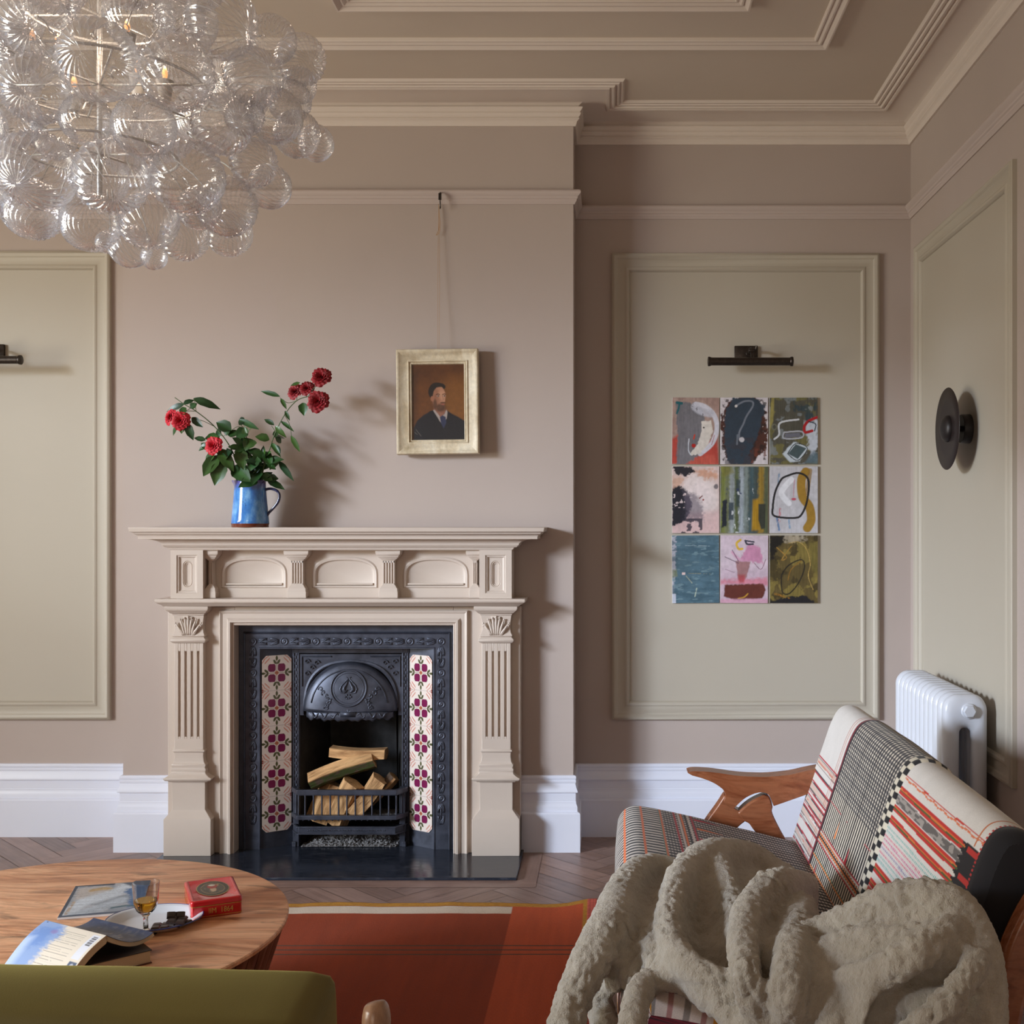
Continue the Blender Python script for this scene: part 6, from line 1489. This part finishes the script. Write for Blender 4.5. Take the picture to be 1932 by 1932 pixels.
for yc in (3.70, 3.45, 3.2, 2.95):
    m_ = (PXX > .27) & (PXX < .36) & (np.abs(YY-yc) < .012*(1-(PXX-.27)/.09)) & topm; col[m_] = lin3((186, 30, 50)); m_ = (PXX > .27) & (PXX < .36) & (np.abs(YY-yc+.12) < .012*(1-(PXX-.27)/.09)) & topm; col[m_] = lin3((214, 104, 40))
pl = YY < 2.62          # red plaid length at the near end
k1 = ((YY-2.27)/.010).astype(int) % 7; k2 = ((SX)/.012).astype(int) % 6
pc3 = np.zeros_like(col)+lin3((204, 188, 180)); pc3 = np.where(((k1 == 2) | (k1 == 3))[..., None], lin3((40, 28, 36)), pc3); pc3 = np.where((k1 == 5)[..., None], lin3((178, 40, 54)), pc3)
pc3 = np.where(((k2 == 1))[..., None], pc3*.35+lin3((150, 20, 36))*.5, pc3); pc3 = np.where((k2 == 4)[..., None], pc3*.4, pc3); pc3 = np.where((((SX)/.012).astype(int) % 12 == 9)[..., None], lin3((206, 140, 50)), pc3)
col = np.where(pl[..., None], pc3, col)
V_ = np.stack([PXX-SO.x, YY-SO.y, PZZ-SO.z], -1).reshape(-1, 3)
seat = fast_mesh('seat_cushion', V_, grid_faces(NY, NS)[:, ::-1], M['cloth'], col.reshape(-1, 3).astype(np.float32), so)
for j in (0, NY-1):
    m = MB(); ring = [(PXX[i, j]-SO.x, yv[j]-SO.y, PZZ[i, j]-SO.z) for i in range(0, NS, 6)]; n = len(ring); c = tuple(sum(p[k] for p in ring)/n for k in range(3))
    m.add(ring+[c], [(i, (i+1) % n, n) for i in range(n)]); m.col = [lin3((120, 30, 44)) if k % 3 else lin3((30, 26, 34)) for k in range(n+1)]; m.build('seat_end', M['cloth'], seat, smooth=True)
# teak frame
M['teak'] = wood('oiled_teak', (.11, .030, .012), (.23, .070, .028), (.30, .11, .05), grain_dir=(3, 10, 10), rough=.26, knots=False).m
def xz_plate(name, outline, yc, th, par, bev=.010, flat=None):
    """outline in photo pixels at depth yc -> plate th thick with rounded edges"""
    m = MB(); pts = [(X(a, yc)-SO.x, Z(b, yc)-SO.z) for a, b in outline]; n = len(pts)
    vs = [(x, yc-th/2-SO.y, z) for x, z in pts]+[(x, yc+th/2-SO.y, z) for x, z in pts]
    m.add(vs, [tuple(range(n)), tuple(range(n, 2*n))[::-1]]+[(i, (i+1) % n, n+(i+1) % n, n+i) for i in range(n)])
    return m.build(name, M['teak'], par, bevel=bev, seg=4)
def smooth_outline(pts, n=4):
    c = curve3([(a, b, 0) for a, b in pts], n); return [(p.x, p.y) for p in c]
ya_ = 3.845
arm_o = smooth_outline([(1296, 1454), (1303, 1451.5), (1316, 1451), (1345, 1453), (1388, 1459), (1420, 1461), (1450, 1461), (1490, 1457), (1524, 1449.5), (1560, 1443)])+smooth_outline([(1560, 1478), (1530, 1490), (1500, 1501), (1457, 1516)])+smooth_outline([(1455, 1510), (1449, 1497), (1440, 1491), (1425, 1491.5), (1407, 1499), (1394, 1509), (1382, 1521)])+smooth_outline([(1374, 1518), (1364, 1508), (1367, 1497), (1363, 1486), (1347, 1474), (1326, 1465), (1305, 1459)])
def frame_side(dy):
    arm = xz_plate('arm', arm_o, ya_, .072, so, .014); o = [arm]
    o.append(xz_plate('front_leg', smooth_outline([(1366, 1496), (1352, 1518), (1330, 1549), (1300, 1600), (1262, 1668), (1236, 1733)])+smooth_outline([(1262, 1735), (1300, 1672), (1350, 1600), (1392, 1556), (1404, 1545), (1400, 1530), (1386, 1522), (1374, 1508)]), ya_, .056, so, .010))
    o.append(xz_plate('rear_leg', smooth_outline([(1440, 1497), (1420, 1506), (1404, 1517), (1390, 1531)])+smooth_outline([(1402, 1546), (1412, 1551), (1420, 1562), (1450, 1600), (1500, 1668), (1540, 1733)])+smooth_outline([(1566, 1733), (1530, 1660), (1500, 1610), (1476, 1572), (1456, 1532), (1456, 1518), (1450, 1500)]), ya_-.006, .052, so, .010))
    for q in o: q.location.y = dy; q.location.z = 0
frame_side(0)
yn_ = 2.205
ya_s = ya_; ya_ = yn_
o = xz_plate('rear_leg', smooth_outline([(2010, 1560), (1972, 1640), (1925, 1712), (1890, 1790), (1872, 1880), (1866, 1990), (1880, 2300)])+smooth_outline([(1925, 2300), (1915, 2000), (1925, 1900), (1950, 1820), (2000, 1730), (2060, 1620)]), yn_, .05, so, .010); ya_ = ya_s
m = MB(); m.tube([(.08-SO.x, 2.33-SO.y, 0), (.11-SO.x, 2.33-SO.y, .27)], [.016, .022], 12); m.build('front_leg', M['teak'], so, smooth=True)
m = MB()
for x_, z_ in ((.10, .262), (.60, .245)): m.tube([(x_-SO.x, ya_-SO.y, z_), (x_-SO.x, 2.205-SO.y, z_)], .020, 12)
m.build('cross_rail', M['teak'], so, smooth=True)
m = MB()
for yy in (2.45, 3.0, 3.6): m.tube([(.57-SO.x, yy-SO.y, .255), (.80-SO.x, yy-SO.y, .60)], .016, 10)
m.build('back_stay', M['teak'], so, smooth=True)
m = MB(); m.box(.09-SO.x, .62-SO.x, 2.30-SO.y, 3.76-SO.y, .262, .285); m.build('seat_deck', simple('webbing', (.05, .04, .035), .9), so)
# ---- sheepskin throw: heavy rolled folds merged into one skin
sk_m = MB()
def fold(pts, flat=1.0, n=5):
    pts = [(a, b, (.955-y)*F/(b-VY) if y < 1 else y, r) for a, b, y, r in pts]      # y < 1: height above the seat
    P3_ = [PT(a, b, y) for a, b, y, r in pts]; R3_ = [r*y/F for a, b, y, r in pts]
    c = curve3(P3_, n); rr = curve3([(r, 0, 0) for r in R3_], n); sk_m.tube(c, [max(.004, p.x) for p in rr], 14, flat=flat)
    for p, r in ((c[0], R3_[0]), (c[-1], R3_[-1])): sk_m.lathe([(.0005, -r)]+[(r*math.cos(t), r*math.sin(t)) for t in np.linspace(-1.4, 1.4, 7)]+[(.0005, r)], p, 12)
F_ = [
 # crests of the folds, left to right
 [(1058, 2000, 2.20, 36), (1078, 1900, 2.28, 38), (1116, 1812, 2.36, 42), (1160, 1735, 2.48, 44), (1186, 1672, .09, 36), (1216, 1642, .08, 28), (1262, 1640, .07, 26), (1290, 1660, .06, 24)],
 [(1205, 1720, .08, 32), (1222, 1775, .07, 34), (1240, 1815, .06, 30), (1262, 1845, .06, 26)],
 [(1460, 1650, .06, 30), (1410, 1618, .10, 30), (1345, 1612, .13, 31), (1300, 1634, .13, 31), (1272, 1690, .12, 32), (1264, 1750, .11, 32), (1282, 1806, .10, 31), (1325, 1838, .09, 29), (1380, 1858, .08, 28), (1440, 1880, .07, 27)],
 [(1345, 1618, .12, 26), (1370, 1680, .10, 28), (1390, 1740, .09, 28), (1396, 1800, .08, 28)],
 [(1520, 1672, .08, 26), (1478, 1672, .13, 36), (1440, 1694, .15, 38), (1412, 1732, .15, 36), (1402, 1785, .14, 33), (1410, 1850, .12, 32), (1432, 1920, 2.12, 34), (1446, 2010, 2.08, 38)],
 [(1512, 1715, .12, 34), (1500, 1780, .13, 40), (1490, 1860, .12, 40), (1492, 1940, 2.12, 42), (1494, 2020, 2.09, 42)],
 [(1196, 2020, 2.08, 28), (1192, 1940, 2.14, 27), (1206, 1876, 2.22, 27), (1244, 1846, .04, 28), (1296, 1854, .05, 29), (1344, 1886, .05, 30), (1390, 1930, 2.14, 30), (1424, 1995, 2.09, 36)],
 # skin lying in the hollows between
 [(1225, 1668, .02, 36), (1226, 1730, .01, 44), (1232, 1790, .01, 42), (1262, 1836, .015, 34)],
 [(1262, 1660, .02, 40), (1290, 1730, .015, 46), (1310, 1800, .015, 46), (1350, 1850, .015, 36)],
 [(1330, 1660, .03, 44), (1340, 1740, .02, 50), (1360, 1810, .02, 48), (1400, 1880, .02, 40)],
 [(1400, 1660, .03, 48), (1410, 1730, .03, 54), (1430, 1800, .03, 54), (1445, 1880, .03, 50)],
 [(1470, 1670, .03, 44), (1490, 1740, .04, 50), (1510, 1810, .04, 54), (1520, 1880, .04, 56)],
 [(1230, 1850, .0, 26), (1300, 1868, .0, 26), (1360, 1890, .0, 26)],
 [(1178, 1760, 2.50, 26), (1185, 1810, 2.42, 30), (1196, 1860, 2.34, 26)],
 [(1150, 1800, 2.44, 30), (1165, 1850, 2.40, 28)],
 [(1128, 1880, 2.42, 26), (1150, 1960, 2.32, 34), (1160, 2040, 2.26, 40)],
 [(1450, 1735, .08, 30), (1450, 1800, 2.27, 36), (1454, 1870, 2.20, 36), (1460, 1950, 2.14, 36)],
 # broad length over the near arm
 [(1540, 1775, .12, 42), (1600, 1748, .16, 46), (1665, 1724, 2.22, 52), (1740, 1712, 2.16, 54), (1800, 1728, 2.12, 54), (1842, 1790, 2.07, 46), (1856, 1870, 2.03, 42), (1860, 1960, 2.01, 40), (1860, 2060, 2.0, 40)],
 [(1545, 1830, 2.24, 52), (1620, 1808, 2.18, 60), (1690, 1792, 2.14, 64), (1760, 1800, 2.09, 62), (1810, 1830, 2.06, 56)],
 [(1545, 1905, 2.16, 56), (1620, 1892, 2.13, 64), (1700, 1880, 2.10, 66), (1790, 1900, 2.05, 60)],
 [(1545, 1990, 2.11, 56), (1620, 1990, 2.09, 64), (1700, 1990, 2.06, 66), (1800, 1990, 2.03, 62)],
 [(1545, 2080, 2.10, 54), (1620, 2080, 2.07, 62), (1700, 2080, 2.05, 66), (1800, 2080, 2.02, 62)],
 # soft diagonal folds on the broad length
 [(1800, 1742, 2.07, 28), (1730, 1800, 2.015, 34), (1660, 1838, 2.05, 34), (1600, 1850, 2.10, 28)],
 [(1846, 1810, 2.01, 26), (1800, 1880, 1.965, 32), (1740, 1940, 1.96, 36), (1690, 2000, 1.97, 38)],
 [(1560, 1800, 2.20, 30), (1560, 1870, 2.12, 34), (1575, 1950, 2.06, 36), (1585, 2030, 2.04, 36)],
]
for f_ in F_: fold(f_)
# the skin webbed between the folds: a membrane pulled over them on the seat
hs_ = .006; gx = np.arange(.03, .92, hs_); gy = np.arange(2.02, 3.08, hs_); GX, GY = np.meshgrid(gx, gy); O_ = np.full(GX.shape, -1.0)
for f_ in F_:
    pts = [((.955-y)*F/(b-VY) if y < 1 else y, a, b, r) for a, b, y, r in f_]
    c = curve3([PT(a, b, y) for y, a, b, r in pts], 10); rr = curve3([(r*y/F, 0, 0) for y, a, b, r in pts], 10)
    for p, r in zip(c, rr):
        r = max(.004, r.x); d2 = (GX-p.x)**2+(GY-p.y)**2; hh_ = np.where(d2 < r*r, p.z+np.sqrt(np.clip(r*r-d2, 0, None)), -1); O_ = np.maximum(O_, hh_)
occ = O_ > 0
def dil(a, n):
    for _ in range(n):
        b = a.copy(); b[1:] |= a[:-1]; b[:-1] |= a[1:]; b[:, 1:] |= a[:, :-1]; b[:, :-1] |= a[:, 1:]; a = b
    return a
msk = ~dil(~dil(occ, 14), 14) | occ
msk &= ~((GY < 2.37) & (GX < .42)); msk &= ~(GX > .80)
Zc = np.where(occ, O_-.016, .455); base_ = Zc.copy()
for _ in range(90):
    P_ = np.pad(Zc, 1, mode='edge'); bl = (P_[:-2, 1:-1]+P_[2:, 1:-1]+P_[1:-1, :-2]+P_[1:-1, 2:])/4; Zc = np.where(msk, np.maximum(base_, bl-.0004), Zc)
ny_, nx_ = GX.shape; vs_ = []; idx = {}
for j in range(ny_):
    for i in range(nx_):
        if msk[j, i]: idx[(j, i)] = len(vs_); vs_ += [(GX[j, i], GY[j, i], Zc[j, i]), (GX[j, i], GY[j, i], Zc[j, i]-.05)]
fs_ = []
cell = {(j, i) for j in range(ny_-1) for i in range(nx_-1) if msk[j, i] and msk[j+1, i] and msk[j, i+1] and msk[j+1, i+1]}
for (j, i) in cell:
    a, b, c_, d = idx[(j, i)], idx[(j, i+1)], idx[(j+1, i+1)], idx[(j+1, i)]
    fs_.append((a, b, c_, d)); fs_.append((d+1, c_+1, b+1, a+1))
    if (j-1, i) not in cell: fs_.append((b, a, a+1, b+1))
    if (j+1, i) not in cell: fs_.append((d, c_, c_+1, d+1))
    if (j, i-1) not in cell: fs_.append((a, d, d+1, a+1))
    if (j, i+1) not in cell: fs_.append((c_, b, b+1, c_+1))
sk_m.add(vs_, fs_)
tmp = sk_m.build('throw_tmp', M['cloth']); md = tmp.modifiers.new('r', 'REMESH'); md.mode = 'VOXEL'; md.voxel_size = .0048; md.use_smooth_shade = True
md = tmp.modifiers.new('s', 'SMOOTH'); md.iterations = 24; md.factor = .6
bpy.context.view_layer.update(); me = bpy.data.meshes.new_from_object(tmp.evaluated_get(bpy.context.evaluated_depsgraph_get())); bpy.data.objects.remove(tmp)
bm = bmesh.new(); bm.from_mesh(me); bm.normal_update()
cn = mnoise.noise
for v in bm.verts:
    p = v.co; n_ = v.normal
    w_ = max(0, min(1, .35+1.6*cn(p*5+Vector((3, 1, 2))))); d = .006*cn(p*8)-.007*w_*max(0, 1-abs(cn(Vector((p.x*34, p.y*34, p.z*16)))*4.5))+.0042*cn(p*70)*(.5+w_)+.0024*cn(p*150)
    v.co = p+n_*d
bm.to_mesh(me); bm.free()
sh = NT('shearling'); n1 = sh.noise(7, 3); n2 = sh.noise(150, 4, .7); n3 = sh.noise(40, 4, .6)
c = sh.ramp(n1, [(.3, (.40, .345, .275)), (.7, (.52, .46, .375))]); c = sh.mix(1.0, c, sh.ramp(n3, [(.3, (.84, .82, .78)), (.6, (1.05,)*3)]), 'MULTIPLY'); sh.color(c); sh.set(Roughness=.95, Sheen_Weight=.5, Sheen_Roughness=.5); sh.bump(n2, 1.0, .009)
me.materials.clear(); me.materials.append(sh.m); me.shade_smooth(); me.name = 'sheepskin_throw'
th_ = bpy.data.objects.new('sheepskin_throw', me); C.objects.link(th_)
tag(th_, 'beige sheepskin throw heaped in thick folds over the near end of the sofa', 'throw')
# ================================================================== CHANDELIER
CY = 2.65; CX, CZ = X(188, CY), Z(160, CY)
cd = empty('chandelier', (CX, CY, CZ), label='large cluster chandelier of clear swirled glass globes hanging from the ceiling', cat='chandelier')
gt = bpy.data.materials.new('blown_swirl_glass'); gt.use_nodes = True; t = gt.node_tree; t.nodes.clear()
out = t.nodes.new('ShaderNodeOutputMaterial'); tr = t.nodes.new('ShaderNodeBsdfTransparent'); tr.inputs[0].default_value = (.985, .985, .99, 1)
gs = t.nodes.new('ShaderNodeBsdfGlossy'); gs.inputs['Roughness'].default_value = .06; gs.inputs[0].default_value = (.97, .97, 1, 1)
df = t.nodes.new('ShaderNodeBsdfTranslucent'); df.inputs[0].default_value = (.97, .97, 1, 1); d2 = t.nodes.new('ShaderNodeBsdfDiffuse'); d2.inputs[0].default_value = (.97, .97, 1, 1)
fr2 = t.nodes.new('ShaderNodeLayerWeight'); fr2.inputs['Blend'].default_value = .42
rp = t.nodes.new('ShaderNodeValToRGB'); rp.color_ramp.elements[0].position = .10; rp.color_ramp.elements[0].color = (.035,)*3+(1,); rp.color_ramp.elements[1].position = .95; rp.color_ramp.elements[1].color = (.80,)*3+(1,)
rp2 = t.nodes.new('ShaderNodeValToRGB'); rp2.color_ramp.elements[0].position = .15; rp2.color_ramp.elements[0].color = (.05,)*3+(1,); rp2.color_ramp.elements[1].position = .9; rp2.color_ramp.elements[1].color = (.42,)*3+(1,)
m1 = t.nodes.new('ShaderNodeMixShader'); m2 = t.nodes.new('ShaderNodeMixShader'); m3 = t.nodes.new('ShaderNodeMixShader'); m3.inputs[0].default_value = .5
L_ = t.links.new; L_(fr2.outputs['Facing'], rp.inputs[0]); L_(fr2.outputs['Facing'], rp2.inputs[0]); L_(df.outputs[0], m3.inputs[1]); L_(d2.outputs[0], m3.inputs[2])
va = t.nodes.new('ShaderNodeVertexColor'); va.layer_name = 'Col'; mm = t.nodes.new('ShaderNodeMath'); mm.operation = 'MULTIPLY_ADD'; mm.inputs[1].default_value = .62; mm.use_clamp = True
L_(va.outputs[0], mm.inputs[0]); L_(rp2.outputs[0], mm.inputs[2]); L_(mm.outputs[0], m1.inputs[0]); L_(tr.outputs[0], m1.inputs[1]); L_(m3.outputs[0], m1.inputs[2]); L_(rp.outputs[0], m2.inputs[0]); L_(m1.outputs[0], m2.inputs[1]); L_(gs.outputs[0], m2.inputs[2]); L_(m2.outputs[0], out.inputs[0])
def globe_mesh(ribs, twist, seed):
    nu, nv = ribs*8, 44; V = []; CO = []; r_ = random.Random(seed)
    for j in range(nv+1):
        th = .09+(math.pi-.12)*j/nv
        for i in range(nu):
            ph = 2*math.pi*i/nu; a = ribs*(ph+twist*(th-math.pi/2)**1+.25*math.sin(th*2+seed))
            rb = max(0, math.cos(a))**2.2; r = 1+.050*rb*min(1, math.sin(th)*2.2)+.02*mnoise.noise((math.cos(ph)*1.3+seed, math.sin(ph)*1.3, th))
            V.append((r*math.sin(th)*math.cos(ph), r*math.sin(th)*math.sin(ph), r*math.cos(th)*.96)); CO.append([(.07+.93*max(0, math.cos(a+.5))**5*(.55+.45*mnoise.noise((ph*3, th*4, seed))))]*3)  # whiter rib flanks: light caught by the ribs is put into the colour
    n0 = nu
    # short neck at the top pole
    for k in range(2):
        for i in range(nu): ph = 2*math.pi*i/nu; V.append(((.085-.02*k)*math.cos(ph), (.085-.02*k)*math.sin(ph), .99+.10*k)); CO.append([.25]*3)
    Fq = grid_faces(nu, nv+1, wrap=True); b = (nv+1)*nu
    nk = [(i, (i+1) % nu, b+(i+1) % nu, b+i) for i in range(nu)]+[(b+i, b+(i+1) % nu, b+nu+(i+1) % nu, b+nu+i) for i in range(nu)]
    o = fast_mesh('glass_globe', np.array(V), np.vstack([Fq, np.array(nk)]), gt, np.array(CO, np.float32)); me_ = o.data; bpy.data.objects.remove(o); return me_
GM = [globe_mesh(24, .55, 1), globe_mesh(26, -.5, 2), globe_mesh(22, .8, 3)]
G_ = [(190,130,190),(540,330,222),(490,40,115),(770,90,190),(1220,120,200),(980,400,205),(1400,430,162),(1500,220,135),(1660,330,140),(190,490,188),(475,660,140),(795,700,172),(1225,690,165),(1520,640,152),(1640,740,130),(1745,790,100),(205,940,215),(610,980,205),(1035,980,202),(1400,900,132),(1490,1030,122),(190,1160,168),(500,1230,162),(820,1220,160),(720,1360,118),(1255,1140,165),(1020,1310,132),(1265,1290,128),(850,1420,72),(50,640,170),(20,900,150),(1650,470,100),(590,1340,62),(1000,90,140),(100,270,130),(1350,640,110),(1600,560,120),(1100,1150,120),(300,760,120),
      (-150,350,200),(-190,700,200),(-120,1010,190),(-350,520,190),(-330,860,180),(-420,300,190),(-560,560,170),(-60,60,190),(300,-120,190),(700,-150,190),(1080,-130,180),(-250,30,190),(-180,-220,180),(520,-330,180),(120,-350,180),(900,-380,170),(-520,120,170),(-600,860,120)]
rg_ = random.Random(77); A_x = 455; A_z = 345
neckpts = []
def put_globe(px, py, rpx, front=True, k=None):
    dx, dz = (px-188)/A_x, (py-160)/A_z; rr = min(1, dx*dx+dz*dz); dy = .44*math.sqrt(max(.0, 1-rr)); Y = CY-dy if front else CY+dy
    if front and k is not None: Y -= (rpx-48)*.0026-(.02 if k % 3 == 0 else 0)
    p = PT(px, py, Y)-cd.location; r = rpx*Y/F/1.02
    o = bpy.data.objects.new('glass_globe', GM[rg_.randrange(3)]); C.objects.link(o); o.parent = cd; o.location = p; o.scale = (r, r, r)
    ax = (-p).normalized()+Vector((rg_.uniform(-.45, .45), rg_.uniform(-.45, .45), rg_.uniform(-.3, .6))); o.rotation_euler = ax.to_track_quat('Z', 'Y').to_euler(); o.rotation_euler.rotate_axis('Z', rg_.uniform(0, 6))
    neckpts.append((p, (p+ax.normalized()*r*1.08)))
for k, (u_, v_, r_) in enumerate(G_): put_globe(u_/2.927, v_/2.927, r_/2.927, True, k)
for k in range(16):
    a = 2*math.pi*k/16; e_ = .35+.55*rg_.random(); put_globe(188+A_x*e_*math.cos(a)*.86, 160+A_z*e_*math.sin(a)*.84, rg_.uniform(52, 64), False)
M['chalk'] = simple('painted_metal_cups', (.42, .40, .37), .5); M['silver'] = simple('silvered_rods', (.60, .59, .57), .35, .5)
m = MB(); m.tube([(0, 0, -.26), (0, 0, ZC-CZ-.02)], .006, 12); m.lathe([(.0005, ZC-CZ-.028), (.07, ZC-CZ-.026), (.075, ZC-CZ-.015), (.075, ZC-CZ-.001)], (0, 0, 0), 32); m.build('stem', M['silver'], cd, smooth=True, auto=50)
m = MB()
for R_, z_ in ((.16, .16), (.24, .0), (.17, -.16)): m.tube([(R_*math.cos(2*math.pi*k/48), R_*math.sin(2*math.pi*k/48), z_) for k in range(49)], .0035, 8, caps=False); [m.tube([(0, 0, z_), (R_*math.cos(a), R_*math.sin(a), z_)], .0028, 6) for a in np.linspace(0, 2*math.pi, 7)[:-1]]
m.build('ring_frame', M['silver'], cd, smooth=True)
for p, q_ in neckpts:
    m = MB(); in_ = q_.normalized()*min(q_.length, .24); e_ = q_.lerp(in_, .55); m.tube([q_, q_.lerp(e_, .5)+Vector((0, 0, .006)), e_], .0016, 5)
    a = (in_-q_).normalized() if (in_-q_).length > 1e-4 else Vector((0, 0, 1)); b_ = a.cross(Vector((.3, .5, .8))).normalized(); c = e_+a*.012
    m.tube([c+a*.012*math.cos(t_)+b_*.007*math.sin(t_) for t_ in np.linspace(0, 2*math.pi, 9)], .0014, 4, caps=False)
    m.build('hanging_link', M['silver'], cd)
em = NT('warm_filament'); em.color((1, .5, .2)); em.b.inputs['Emission Color'].default_value = (1, .42, .14, 1); em.b.inputs['Emission Strength'].default_value = .9
for k in range(6):
    a = 2*math.pi*k/6+.3; c = Vector((.14*math.cos(a), .14*math.sin(a), .02+.05*(k % 2)))
    m = MB(); m.lathe([(.0005, -.045), (.012, -.045), (.020, .0), (.021, .004), (.018, .004)], c, 16); m.build('lamp_cup', M['chalk'], cd, smooth=True, auto=50)
    m = MB(); m.lathe([(.004, .004), (.005, .012), (.007, .022), (.004, .034), (.0005, .040)], c, 12); bo = m.build('bulb', em.m, cd, smooth=True)
    pl_ = bpy.data.lights.new('bulb_glow', 'POINT'); pl_.energy = .6; pl_.color = (1, .80, .62); pl_.shadow_soft_size = .02; lo = bpy.data.objects.new('bulb_glow', pl_); C.objects.link(lo); lo.parent = cd; lo.location = c+Vector((0, 0, .06))
